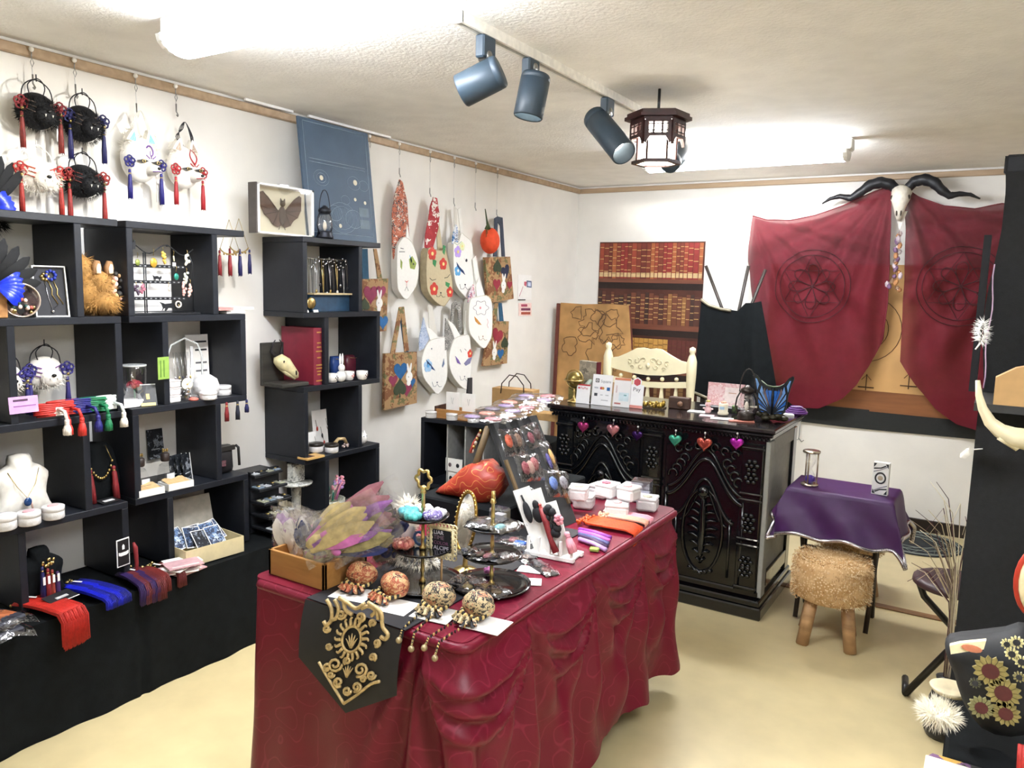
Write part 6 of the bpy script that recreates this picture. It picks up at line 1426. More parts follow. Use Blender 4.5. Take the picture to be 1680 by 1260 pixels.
# ---------------------------------------------------------------- white hair-tie stand
pL, pR = PZ(862, 908, TT), PZ(942, 924, TT); d = pR-pL
t = thing('hair_tie_stand', 'white slotted stand holding three slanting cards of hair ties', 'stand', (pL.x, pL.y, TT), math.atan2(d.y, d.x))
LW = d.length
for yy in (0, .07): B().box((LW/2, yy, .007), (LW, .018, .014), WHITE, bev=.002).build('base_rail', t)
B().box((LW/2, .035, .003), (LW*.9, .06, .006), WHITE).build('base_plate', t)
for k in range(5): B().box((LW*(.06+.22*k), 0, .035), (.006, .012, .05), WHITE).build('slot_post', t)
bd = math.atan2(d.y, d.x)
SCR = [mat('1a1a20', .8, var=.3), mat('141216', .8, var=.3), mat('16161a', .8, var=.3)]
for k in range(3):
    c = thing('hair_tie_card', ('left white slanting card with a black velvet tie', 'middle white slanting card with a black bow and burgundy ribbon', 'right white slanting card with a black scrunchie and pink flower')[k], 'card', group='slanting hair tie cards')
    c.matrix_world = Matrix.Translation((pL.x, pL.y, TT)) @ Matrix.Rotation(bd, 4, 'Z') @ Matrix.Translation((LW*(.30+.24*k), .012, .016)) @ Matrix.Rotation(-.42, 4, 'Y') @ Matrix.Rotation(-.05, 4, 'X')
    H = (.2, .2, .165)[k]
    B().poly([(-.022, 0), (.022, 0), (.028, H*.55), (.03, H), (-.03, H), (-.028, H*.55)], -.002, .002, PAPER).build('card', c)
    b = B()
    if k == 0: b.ell((0, -.008, H*.62), (.013, .008, .035), SCR[0], 10, 8).tube([(0, -.006, H*.75), (-.004, -.006, H*.9)], .003, SCR[0])
    elif k == 1: b.ell((-.002, -.010, H*.62), (.02, .012, .026), SCR[1], 10, 8); b.ell((.0, -.01, H*.76), (.012, .008, .018), SCR[1], 8, 6)
    else:
        for j in range(9): b.ell((.014*math.cos(j*.7), -.012, H*.66+.04*math.sin(j*.7)), (.014, .012, .014), SCR[2], 7, 5)
    b.build('black_scrunchie', c)
    if k == 1:
        b = B(); b.tube([(.016, -.014, H*.7), (.02, -.018, H*.45), (.016, -.018, H*.2), (.02, -.018, .0)], [.008, .011, .008, .012], DRED, 8); [b.ell((.017, -.016, H*(.75-.04*j)), .006, mat('a8443c', .4), 6, 5) for j in range(3)]; b.build('burgundy_ribbon', c)
    if k == 2:
        b = B(); [b.ell((.03+.009*math.cos(j*1.05), -.022, H*.66+.011*math.sin(j*1.05)), (.008, .006, .008), PINK, 7, 5) for j in range(6)]; b.ell((.03, -.026, H*.66), .006, mat('b05c6c', .5), 6, 5); b.build('pink_flower', c)
        b = B(); tassel(b, (.04, -.02, H*.38), .06, .014, PINK, cap=mat('c87c8c', .4)); b.build('pink_tassel', c)
# ---------------------------------------------------------------- slanting black display rack with packets
rk = thing('display_rack', 'black slanting display board with wooden easel legs at the back of the table', 'display rack')
bA, bB = Vector((-1.238, 2.13, TT)), Vector((-1.205, 2.39, TT)); ex = (bB-bA); RWd = ex.length; ex.normalize()
tA = Vector((-1.43, 2.17, 1.085)); up = (tA-bA); up = up-ex*up.dot(ex); RH = up.length; up.normalize(); nn = ex.cross(up).normalized()
MR = Matrix.Identity(4)
for i in range(3): MR[i][0] = ex[i]; MR[i][1] = -nn[i]; MR[i][2] = up[i]; MR[i][3] = bA[i]
rk.matrix_world = MR
B().box((RWd/2, .006, RH/2), (RWd, .01, RH), mat('26282a', .75, var=.1)).build('board', rk)
for q in (.01, RWd-.01): B().box((q, .0, RH*.42), (.012, .014, RH*.5), mat('5c4a30', .6)).build('wooden_edge', rk)
Minv = MR.inverted()
for q in ((-1.44, 2.16), (-1.44, 2.46)):
    a = Minv @ Vector((q[0], q[1], 1.07)); c = Minv @ Vector((q[0]-.10, q[1]+.01, TT+.084))
    B().tube([a, c], .012, mat('5c4a30', .6), 6).build('easel_leg', rk)
def rackpack(u, v, w_, h, cols, label, tilt=0):
    M = MR @ Matrix.Translation((u*RWd, -.004, v*RH)) @ Matrix.Rotation(tilt, 4, 'Y') @ Matrix.Rotation(PI/2, 4, 'X')
    t = packet((0, 0, 0), w_, h, 0, cols, label, 'packets pinned on the slanting rack', dark=False); t.matrix_world = M; return t
rackpack(.28, .80, .12, .10, [mat('c8583c', .5), mat('3c2c30', .5), mat('6c5040', .5)], 'clear packet of orange coral cords at the top of the slanting rack', .1)
rackpack(.72, .82, .10, .09, [mat('6a2438', .5), mat('3c2028', .5)], 'clear packet of dark wine ribbons at the top right of the slanting rack', -.1)
rackpack(.42, .56, .13, .10, [mat('7c3440', .5), mat('a08078', .5), mat('8c4c50', .5)], 'clear packet of burgundy cords in the middle of the slanting rack', .12)
rackpack(.88, .60, .06, .12, [mat('3c3480', .5), mat('c8a060', .5)], 'clear packet with an indigo ribbon at the right of the slanting rack', -.05)
rackpack(.86, .36, .14, .10, [mat('5470b0', .5), mat('8c8c94', .5)], 'grey shiny clear packet with blue flowers low on the slanting rack', .25)
rackpack(.2, .3, .07, .08, [mat('3c3438', .5)], 'small dark packet low on the left of the slanting rack')
for k in range(7):
    c = PX(800+18*k, 693-1.5*k, -1.47); t = packet((-1.46+.02*(k % 2), 2.16+.06*k, 1.093+.006*k), .20, .09, .15+.05*k, [[mat('6a5a80', .4), mat('9a5c64', .4)], [mat('b06c60', .4), mat('c8a8a0', .4)], [mat('4c4458', .4), mat('7c6c8c', .4)]][k % 3], ('violet', 'coral', 'dark violet', 'pale violet', 'rosy', 'grey violet', 'silvery')[k]+' flat clear packet on top of the slanting rack', 'flat packets on top of the rack', dark=False)
# ---------------------------------------------------------------- frosted cases at the far end of the table
k = 0
for (px, py, lv, sz, lab) in ((958, 832, 0, .075, 'front left'), (1012, 846, 0, .085, 'front middle'), (1062, 836, 0, .075, 'front right'), (985, 815, 0, .075, 'back left'), (1035, 815, 0, .075, 'back middle'), (948, 806, 1, .07, 'upper left'), (995, 800, 1, .075, 'upper middle'), (1030, 806, 1, .07, 'upper right'), (940, 822, 0, .06, 'far left')):
    p = PZ(px, py if lv == 0 else py+38, TT); t = thing('frosted_gift_case', lab+' frosted white flower case at the far table end', 'case', (p.x, p.y, TT+.056*lv), rnd(-.4, .4), 'frosted cases at the table end')
    B().box((0, 0, .022), (sz, sz, .042), FROST, bev=.008).build('case_body', t); B().box((0, 0, .047), (sz*1.01, sz*1.01, .012), FROST, bev=.004).build('lid', t)
    b = B(); c = [mat('b06878', .5), mat('d8a8a8', .5), mat('c8c0a8', .5)][k % 3]; [b.ell((.01*math.cos(j*1.05), -.01+.01*math.sin(j*1.05), .055), (.009, .009, .004), c, 6, 4) for j in range(6)]; b.build('flower', t); k += 1
t = thing('clear_gift_box', 'clear grey acrylic box at the back right of the case heap', 'box', PZ(1042, 828, TT)+Vector((0, .06, .0005)), .2); B().box((0, 0, .045), (.075, .06, .085), film('grey_acrylic', .25, .6, .08, 0, 1, (.75, .77, .82)), bev=.003).build('box', t); B().box((0, 0, .02), (.06, .045, .035), mat('d8d4dc', .5)).build('contents', t)
# tassels on the table edge
def tassel_row(px, py, qx, qy, n, m_, label, L=.1, bead=None, drop=.02):
    p, q = PZ(px, py, TT), PZ(qx, qy, TT); d = q-p
    t = thing('tassel_bunch', label, 'tassels', (p.x, p.y, TT+.001), math.atan2(d.y, d.x), 'tassel bunches at the table edge'); L = d.length
    for k in range(n):
        s_ = (k-(n-1)/2)*.012; b = B()
        b.strands(14, lambda i, u: (.02+min(u, .8)*L/.8, s_+((i % 5)-2)*.002, .012+.002*(i % 3)-max(0, u-.8)*5*drop), .0022, m_, 6, 4); b.build('tassel', t)
        b = B(); [b.ell((rnd(-.02, .02), s_+rnd(-.004, .004), rnd(.006, .018)), .006, bead or GOLD, 6, 5) for _ in range(4)]; b.build('beads', t)
tassel_row(960, 858, 1038, 872, 8, mat('d04818', .6, var=.2, sc=90), 'orange tassel bunch hanging over the table edge', bead=mat('c8501c', .4), drop=.05)
tassel_row(990, 850, 1052, 860, 4, mat('e8a890', .6, var=.1), 'peach tassel bunch beyond the orange one', bead=mat('e0b090', .4), drop=.03)
tassel_row(1000, 845, 1060, 855, 4, PINK, 'pink tassel bunch beyond the orange one', bead=mat('e8c0b8', .4), drop=.03)
for k, c in enumerate(('8a3c9c', 'c060b0', '5c5a8c', '3c2848', 'b08cc0')):
    p, q = PZ(950, 872+4*k, TT), PZ(1002-2*k, 886+5*k, TT); d = q-p
    b = B().tube([(0, 0, .008), (d.length*.5, .002, .011), (d.length, 0, .008)], .0075, mat(c, .5, var=.15, sc=70), 6)
    one(b, 'ribbon_roll', ('deep purple', 'magenta', 'slate blue', 'dark plum', 'pale lilac')[k]+' ribbon roll between the hair tie stand and the orange tassels', 'ribbon', (p.x, p.y, TT), math.atan2(d.y, d.x), 'ribbon rolls on the table')
p = PZ(975, 905, TT); one(B().box((0, 0, .007), (.03, .02, .012), mat('8ca04c', .5), bev=.003), 'green_clip', 'small lime green clip at the table edge', 'clip', (p.x, p.y, TT+.0005), .3)
p = PZ(855, 898, TT); one(B().box((0, 0, .008), (.04, .022, .014), mat('1c50a8', .4), bev=.004), 'blue_clip', 'bright blue clip left of the white hair tie stand', 'clip', (p.x-.01, p.y+.01, TT+.0005), .3)

# ================================================================ BEHIND THE TABLE
one(B().box((0, 0, .262), (.56, .4, .524), BLACKC, bev=.006), 'black_cloth_stand', 'low stand covered in black cloth between the table and the wall', 'stand', (-2.02, 3.05, 0))
one(B().box((0, 0, .042), (.36, .62, .082), BLACKC, bev=.006), 'velvet_riser', 'black velvet riser on the table under the red brocade bag', 'riser', (-1.515, 2.40, TT))
BRO = mat('96301f', .45, kind='scroll', c2='bb8a48', sc=13, bump=.1, bsc=300)
YBG = 2.17
t = thing('brocade_bag', 'large red and gold brocade bag lying on the black riser', 'bag', (-1.52, YBG, TT+.084), 0)
o = [(PY(x, y, YBG).x+1.52, PY(x, y, YBG).z-TT-.084) for x, y in ((716, 806), (735, 790), (753, 774), (767, 762), (796, 756), (808, 770), (821, 778), (822, 800), (803, 824), (781, 826), (762, 816), (742, 812))]
B().pillow(smoothp(o, 2), .05, .11, BRO, rings=6).build('bag_body', t)
b = B(); b.tube([(q[0], .03, q[1]-.004) for q in o[-4:]+o[:1]], .006, mat('5a1c14', .5), 6); b.build('piped_edge', t)
b = B(); b.tube([(.0, -.0, .16), (.0, .02, .19), (.02, .03, .23)], .006, mat('8a2c20', .5), 6); [b.ell((.002+.004*j, .01+.004*j, .165+.014*j), .007, GOLD if j % 2 else mat('e0d4c0', .4), 6, 5) for j in range(6)]; b.build('beaded_strap', t)
# small black cube shelf by the wall
t = thing('black_cube_shelf', 'small black cube shelf with upright dividers in front of the left wall', 'shelf', (-2.36, 3.45, 0), .12)
CW, CH = .56, .36; cz = .455
for (x, z, w_, h) in ((0, cz, CW, .022), (0, cz+CH, CW, .022), (-CW/2+.011, cz+CH/2, .022, CH-.022), (CW/2-.011, cz+CH/2, .022, CH-.022)): B().box((x, 0, z), (w_, .3, h), BLACKW, bev=.001).build('panel', t)
B().box((0, .145, cz+CH/2), (CW-.044, .01, CH-.022), mat('15181c', .6)).build('back_panel', t); B().box((0, 0, .222), (CW, .3, .442), BLACKC).build('plinth', t)
for x in (-.13, -.02, .09): B().box((x, -.02, cz+CH/2), (.008, .2, CH-.026), mat('a8a8a4', .4)).build('divider', t)
def c3(x, y, z): return t.matrix_basis @ Vector((x, y, z))
ST = cz+CH+.0115; ca, sa = math.cos(.12), math.sin(.12)
def onc(x, y): return (-2.36+x*ca-y*sa, 3.45+x*sa+y*ca)
for k in range(4):
    x, y = onc(-.11+.05*(k % 2), -.11+.0*k); g = thing('white_jewel_card', ('lower left', 'lower right', 'upper left', 'upper right')[k]+' white jewellery card inside the cube shelf', 'card', (x, y-.004*k, cz+.012+.075*(k//2)), .12, 'white cards in the cube shelf')
    B().box((0, 0, .036), (.055, .003, .072), PAPER).build('card', g); B().ell((.0, -.003, .036), (.010, .003, .012), [INK, SILVER, mat('6c5c60', .5), INK][k], 8, 6).build('jewel', g)
x, y = onc(-.08, -.06); t2 = thing('wooden_crate', 'shallow wooden crate of white cards on top of the cube shelf', 'crate', (x, y, ST), .12)
for s_ in (-1, 1): B().box((0, s_*.055, .026), (.26, .008, .05), WOODL).build('crate_side', t2); B().box((s_*.128, 0, .032), (.012, .118, .064), WOODD).build('crate_end', t2)
B().box((0, 0, .003), (.25, .11, .006), WOODL).build('crate_bottom', t2)
for k in range(2):
    x, y = onc(-.14+.1*k, -.05); g = thing('jewel_card', ('left white necklace card standing in the crate', 'right white necklace card standing in the crate')[k], 'card', (x, y, ST+.008), .12, 'cards in the crate'); B().box((0, 0, .065), (.08, .004, .13), PAPER).build('card', g); B().tube([(-.008, -.003, .10), (0, -.003, .065), (.006, -.003, .10)], .0012, STEEL, 4).build('necklace', g)
for k in range(4):
    x, y = onc(-.23+.13*k, -.125); frosted = thing('round_frosted_tin', ('leftmost', 'second', 'third', 'rightmost')[k]+' clear round tin on the front edge of the cube shelf', 'tin', (x, y, ST+.0005), 0, 'clear tins on the cube shelf'); B().lathe([(.03, 0), (.032, .003), (.032, .03), (.03, .033), (0, .033)], FROST, 16).build('tin', frosted); B().lathe([(.033, .024), (.033, .036), (0, .037)], FROST, 16).build('lid', frosted)
# paper carrier bag
p = PY(845, 680, 3.95); t = thing('paper_carrier_bag', 'brown paper carrier bag with two thin black handles by the wall', 'paper bag', (p.x, 3.95, p.z-.14), .1)
KB = mat('b08a58', .75, var=.06)
b = B().box((0, 0, .15), (.27, .1, .30), KB); b.build('bag_body', t)
for yy in (-.05, .05):
    b = B().tube([(-.075, yy*1.04, .27), (-.07, yy, .33), (-.02+.0, yy, .385), (.03, yy, .38), (.075, yy, .33), (.08, yy*1.04, .27)], .0035, mat('2c1c14', .5), 6); b.build('handle', t)
one(B().box((0, 0, .28), (.3, .26, .56), BLACKC, bev=.005), 'black_storage_box', 'black covered box under the paper carrier bag', 'box', (p.x, 3.96, 0)) if False else None
bz = p.z-.14
one(B().box((0, 0, bz/2), (.5, .3, bz-.001), BLACKC, bev=.005), 'black_side_cabinet', 'black low cabinet under the paper bag beside the counter', 'cabinet', (p.x, 4.0, 0))
t = thing('cardboard_tray', 'flat cardboard box lid beside the counter top', 'box', (PY(905, 683, 3.75).x, 3.75, PY(905, 683, 3.75).z-.02), .1); B().box((0, 0, .02), (.14, .1, .04), mat('b8925c', .7), bev=.001).build('tray', t)
one(B().box((0, 0, .39), (.2, .2, .0), BLACKC), 'x', 'x', 'x') if False else None
# black fan hanging on the wall
one(B().poly([(-.03, -.1), (.035, -.1), (.03, .1), (-.01, .1)], -.006, .006, mat('2a2a30', .6)), 'hanging_black_tag', 'dark cloth tag hanging below the cat face bag', 'tag', PX(769, 645, XW+.1), RZ)
# ================================================================ ON AND BEHIND THE COUNTER
CZ = CT+.0008
def oc(px, py): p = PZ(px, py, CZ); return p
# heart ornaments hanging on the counter front
HC = [(958, 691, 'b03c78', .024, 'magenta pink glass heart at the left end of the counter front'), (1007, 695, 'd08a94', .026, 'rose pink glass heart second from the left on the counter front'), (1047, 706, '3a1c58', .022, 'dark violet glass heart hanging before the left carved panel'), (1109, 712, '4cae94', .024, 'mint green glass heart at the middle of the counter front'), (1157, 716, 'c0584c', .028, 'coral red glass heart second from the right on the counter front'), (1210, 717, 'b02ca8', .024, 'bright magenta glass heart at the right end of the counter front')]
for px, py, c, s_, lab in HC:
    s_ *= 1.35; py -= 2
    p = PY(px, py, CY-.014); t = thing('heart_ornament', lab, 'ornament', (p.x, CY-.018, p.z), 0, 'glass hearts on the counter front')
    hb = B(); pts = heart(0, -s_*1.05, s_, 24); m_ = mat(c, .12, .65, var=.25, sc=60)
    hb.pillow(pts, .0, .014, m_, rings=5); hb.pillow(pts, .0, -.006, m_, rings=3); hb.build('glass_heart', t)
    B().lathe([(.004, 0), (.0045, .006), (.002, .008)], SILVER, 8, at=(0, 0, -.002-s_*.3)).build('cap', t)
    B().tube([(0, 0, .004-s_*.2), (0, .008, .012)], .0012, SILVER, 4).ell((0, .002, .012), .005, mat('e8e4e0', .3), 8, 6).build('pearl_pin', t)
# globe
p = oc(936, 660); t = thing('desk_globe', 'small brass globe on a turned stand at the left end of the counter', 'globe', (p.x+.005, p.y+.03, CZ))
B().lathe([(.036, 0), (.037, .004), (.02, .012), (.008, .02), (.006, .05), (.009, .058), (.005, .066), (.005, .075)], GOLD, 18).build('stand', t)
B().ell((0, 0, .125), .044, mat('7c6a34', .35, .6, kind='blobs', c2='b8a468', c3='4c4020', sc=30), 18, 12).build('globe_ball', t)
b = B(); b.tube([(.052*math.cos(k*PI/12), 0, .125+.052*math.sin(k*PI/12)) for k in range(24)], .0028, GOLD, 6, closed=True); b.tube([(.056*math.cos(k*PI/12), .056*math.sin(k*PI/12), .122) for k in range(24)], .003, GOLD, 6, closed=True); b.build('meridian_rings', t)
t = thing('marbled_album', 'grey marbled slipcase with a dark red side standing behind the globe', 'album', (-1.905, 3.86, CZ), -.3)
B().box((0, 0, .11), (.13, .03, .22), mat('8c8474', .6, kind='blobs', c2='a89c88', c3='6c6458', sc=40)).build('marbled_cover', t); B().box((.068, 0, .11), (.006, .032, .222), mat('5c1420', .5)).build('red_side', t)
one(B().box((0, 0, .045), (.08, .05, .09), mat('6c6430', .5, kind='blobs', c2='5c5428', c3='8c8048', sc=30), bev=.003), 'olive_box', 'small olive patterned box behind the globe', 'box', (-1.95, 3.80, CZ), .1)
p = PY(962, 640, 3.83); b = B(); b.tube([(-.02, 0, 0), (-.012, 0, .05), (.004, 0, .09), (.022, 0, .115), (.03, 0, .12)], [.022, .02, .015, .011, .006], mat('c8d8cc', .35, var=.1), 10)
one(b, 'ceramic_horn', 'pale mint curved ceramic horn behind the payment cards', 'ornament', (p.x, 3.83, CZ))
# payment cards
SG = mat('f2f2f4', .35, var=.02)
def stand_card(px, py, w_, h, label, lean=.14, rz=0, shape=None):
    p = oc(px, py); t = thing('payment_sign', label, 'sign', (p.x, p.y, CZ+.0006), rot=(-lean, 0, rz), group='payment signs on the counter')
    B().box((0, .002, h/2), (w_, .003, h), SG).build('sign_panel', t); B().box((0, .02, .0018), (w_*.9, .04, .003), SG).build('foot', t)
    return t
GQ = mat('b8b8bc', .5)
t = stand_card(955, 662, .078, .105, 'small white payment card with a red top edge, leftmost of the signs', rz=.05)
B().box((0, 0, .101), (.078, .001, .008), mat('b83038', .5)).build('red_band', t); text('PayPay', .016, mat('c02c44', .5), t, (.004, -.0006, .084)); B().box((-.026, -.0002, .084), (.010, .001, .010), mat('c02c44', .5)).build('logo_mark', t)
t = stand_card(985, 665, .115, .165, 'tall white payment card with card brand marks, second from the left', rz=.03)
b = B().box((-.03, 0, .132), (.021, .001, .021), mat('1c1c20', .5), bev=.0); b.build('logo_mark', t); B().box((-.03, -.0006, .132), (.013, .001, .013), SG).build('logo_inner', t); B().box((-.03, -.0012, .132), (.006, .001, .006), mat('1c1c20', .5)).build('logo_dot', t)
text('Square', .022, mat('9a9ca0', .5), t, (.02, -.0006, .129)); text('VISA', .012, mat('3c4470', .5), t, (-.033, -.0006, .092))
for x, c in ((-.004, 'b8404c'), (.006, 'c89048')): B().poly(circ(x, .092, .0075), -.0008-.0003*(c[0] == 'c'), .001, mat(c, .5)).build('card_mark', t)
B().box((.037, 0, .09), (.018, .001, .018), mat('1c5a94', .5)).build('card_mark', t); B().box((-.033, 0, .056), (.018, .001, .016), mat('3c4048', .5)).build('card_mark', t)
for x, z, w_ in ((0, .056, .014), (.032, .056, .018), (.02, .028, .04)): B().box((x, 0, z), (w_, .001, .005), GQ).build('fine_print', t)
t = stand_card(1018, 668, .095, .155, 'clear acrylic holder with white and blue leaflets, third of the payment signs', rz=.05)
B().box((0, 0, .148), (.09, .001, .012), mat('d07850', .5)).build('orange_band', t)
text('PAYPAY', .011, mat('a04858', .5), t, (-.03, -.0006, .095), (PI/2, -PI/2, 0)); B().box((.012, -.0004, .055), (.055, .001, .045), mat('d4e8f0', .4)).build('blue_leaflet', t)
B().box((.02, -.001, .064), (.016, .001, .007), mat('58a0a8', .5)).build('leaflet_mark', t); B().box((-.02, -.001, .018), (.035, .001, .008), mat('b04850', .5)).build('red_mark', t)
B().box((0, -.008, .075), (.1, .002, .145), GLASS).build('acrylic_front', t)
t = stand_card(1042, 670, .075, .125, 'white payment card with a red hexagon emblem on top, rightmost of the signs', rz=.08)
B().poly(circ(0, .138, .026, n=6, a0=PI/6, a1=2*PI+PI/6), -.001, .003, SG).build('hexagon_panel', t); B().poly(circ(0, .138, .020, n=6, a0=PI/6, a1=2*PI+PI/6), -.002, 0, mat('b8404c', .5)).build('hexagon_emblem', t)
text('Pay', .03, mat('54585c', .5), t, (0, -.0006, .099)); B().box((0, 0, .008), (.075, .001, .016), mat('d88c84', .5)).build('red_foot_band', t)
# gold mineral tray
p = oc(1065, 668); t = thing('pyrite_tray', 'low tray heaped with glittering golden mineral chips', 'minerals', (p.x, p.y, CZ), .05)
b = B(); rr = random.Random(3)
for k in range(70): b.ell((rr.uniform(-.08, .08)*(1-.0), rr.uniform(-.03, .03), .01+rr.uniform(0, .022)*(1-abs(rr.uniform(-1, 1))*.3)), (rr.uniform(.006, .012),)*3, [GOLD, mat('7c6424', .3, .6), mat('a88c3c', .3, .7)][k % 3], 5, 4)
b.build('mineral_chips', t)['kind'] = 'stuff'; B().box((0, 0, .003), (.17, .07, .006), mat('4c3c20', .5)).build('tray', t)
p = oc(1115, 670); t = thing('wooden_card_block', 'dark brown wooden block with a round knob on the counter', 'wooden block', (p.x, p.y-.01, CZ), .05)
B().box((0, .01, .03), (.11, .05, .06), mat('4c3428', .5, kind='wood', c2='38241a', sc=40), bev=.003).build('block', t); B().lathe([(.006, 0), (.006, .012), (.014, .02), (.014, .03), (0, .034)], mat('7c5a44', .4), 14, M=Matrix.Translation((.015, -.012, .03)) @ Matrix.Rotation(PI/2, 4, 'X')).build('knob', t)
for k, (px, py, w_, d_, c, lab) in enumerate(((1142, 676, .09, .06, 'f2f0ec', 'white paper sheet lying near the pink figurine'), (1158, 683, .07, .06, 'd8b8bc', 'pale pink card under the figurine'), (1183, 688, .11, .06, 'ecdcd8', 'blush pink coaster under the candle'), (1215, 692, .12, .05, 'c07868', 'terracotta coaster under the lantern'), (1287, 682, .08, .05, 'f2f2ee', 'white folded paper at the right end of the counter'))):
    p = oc(px, py); one(B().box((0, 0, .0015), (w_, d_, .003 if k < 4 else .012), mat(c, .6)), 'paper_coaster', lab, 'paper', (p.x, p.y+.015, CZ+.0002*k), .1+.08*k)
p = oc(1160, 680); t = thing('pig_figurine', 'tiny pink animal figurine with a yellow hat on the counter', 'figurine', (p.x, p.y+.01, CZ+.0035))
PK = mat('e8c4c4', .4)
B().ell((0, 0, .02), (.018, .016, .02), PK, 12, 8).ell((0, -.002, .048), (.016, .015, .015), PK, 12, 8).build('body', t)
b = B(); [b.ell((s_*.02, 0, .026), (.008, .006, .005), PK, 6, 5) for s_ in (-1, 1)]; b.build('arm', t); B().ell((0, 0, .064), (.012, .012, .007), mat('b8a45c', .5), 10, 6).build('hat', t); B().ell((0, -.016, .046), (.006, .003, .004), mat('d08c90', .4), 8, 6).build('snout', t)
p = oc(1185, 682); t = thing('candle_jar', 'small cream candle jar with a blue label on the counter', 'candle', (p.x, p.y+.01, CZ+.0045)); B().lathe([(.026, 0), (.027, .004), (.027, .012), (.023, .014), (.023, .055), (.02, .058), (0, .056)], mat('e4dcc4', .4), 18).build('jar', t); B().box((0, -.0235, .036), (.024, .002, .014), mat('a8c8dc', .5)).build('label', t); b = B(); [b.ell((.008*math.cos(k*1.3), .008*math.sin(k*1.3), .062), .007, mat('d8a890', .5), 6, 5) for k in range(5)]; b.build('dried_flower_top', t)
p = oc(1203, 680); one(B().box((0, 0, .02), (.025, .025, .04), mat('2c3c20', .5, kind='blobs', c2='5c8434', c3='1c2018', sc=90), bev=.003), 'moss_cube', 'tiny dark green moss cube beside the lantern', 'ornament', (p.x, p.y+.02, CZ+.005))
p = PY(1190, 660, 4.0); t = thing('pink_greeting_box', 'pink floral flat box standing on a clear stand on the counter', 'box', (-1.185, 4.02, CZ), rot=(-.1, 0, .06)); B().box((0, 0, .085), (.19, .014, .12), mat('e4c4c4', .5, kind='blobs', c2='d8a4a4', c3='f0dcd8', sc=50)).build('box_body', t); B().box((.035, -.0075, .085), (.08, .001, .08), mat('ecdcd8', .5)).build('pale_panel', t); B().box((.035, -.0085, .095), (.04, .001, .005), mat('c8a08c', .5)).build('gilt_line', t); B().box((0, -.02, .02), (.24, .06, .006), mat('e8ecee', .1, alpha=.7)).build('clear_shelf', t)
p = oc(1222, 690); storm_lantern((p.x, p.y+.015, CZ+.0045), 1.28, 'dark metal storm lantern beside the butterfly lamp on the counter', mat('3a3430', .35, .7), .1, True)
# butterfly lamp
p = oc(1262, 692); t = thing('butterfly_lamp', 'blue stained glass butterfly lamp on a bronze leaf base', 'lamp', (p.x, p.y+.04, CZ), .05)
t.scale = (1.22, 1.22, 1.15)
BR = mat('2c2818', .4, .5, var=.3, sc=50)
b = B(); [b.ell((.055*math.cos(k*.7)*(.5+.5*((k*7) % 5)/4), .03*math.sin(k*.7), .014+.006*(k % 3)), (.018, .014, .012), BR, 8, 6) for k in range(16)]; b.build('leaf_base', t)
LEADM = mat('1c2026', .4, .4)
BL1 = mat('2c64b4', .15, var=.3, sc=30); BL2 = mat('6a94cc', .15, var=.2, sc=30); OL = mat('46563c', .2, var=.3, sc=40)
for s_ in (-1, 1):
    MW = Matrix.Rotation(-s_*.25, 4, 'Z')
    wg = B(); wg.poly([(s_*x, z) for x, z in ((.002, .03), (.03, .022), (.052, .04), (.06, .075), (.062, .11), (.07, .15), (.082, .19), (.078, .2), (.062, .19), (.045, .165), (.028, .15), (.012, .145), (.002, .135))], -.003, .003, LEADM, M=MW); wg = wg.build('wing', t)
    for pc, m_ in (([(.004, .05), (.02, .13), (.006, .13)], BL1), ([(.008, .06), (.03, .125), (.024, .138)], BL1), ([(.012, .06), (.042, .12), (.034, .142)], mat('6c5c5c', .2, var=.3)), ([(.016, .058), (.052, .125), (.046, .15)], BL2), ([(.02, .055), (.056, .1), (.056, .12)], BL2), ([(.022, .05), (.055, .075), (.056, .092)], BL1), ([(.02, .042), (.048, .052), (.053, .068)], BL2), ([(.012, .034), (.03, .028), (.046, .042)], BL1), ([(.062, .13), (.072, .18), (.066, .178), (.056, .155)], BL2), ([(.05, .162), (.074, .192), (.066, .186)], OL)):
        B().poly([(s_*x, z) for x, z in pc], -.0045, .0045, m_, M=MW).build('glass_piece', wg)
b = B(); b.tube([(0, -.006, .03), (0, -.008, .10), (0, -.006, .14)], [.003, .006, .004], LEADM, 8); b.build('butterfly_body', t)
b = B(); b.tube([(-.05, 0, .168), (-.025, -.004, .15), (0, -.004, .146), (.025, -.004, .15), (.05, 0, .166)], .004, OL, 6); b.build('top_rim', t)
p = oc(1297, 682); t = thing('purple_cord_coil', 'coiled dark purple cord at the right end of the counter', 'cord', (p.x+.01, p.y+.08, CZ)); b = B()
for k in range(4): b.tube([((.05-.008*k)*math.cos(q*PI/10), (.05-.008*k)*math.sin(q*PI/10), .008+.009*k) for q in range(20)], .007, PURPLE, 6, closed=True)
b.build('coil', t); B().tube([(-.02, -.03, .04), (.02, -.02, .045), (.045, 0, .03), (.05, .03, .01)], .002, mat('d0c8d8', .4), 5).build('wire', t)
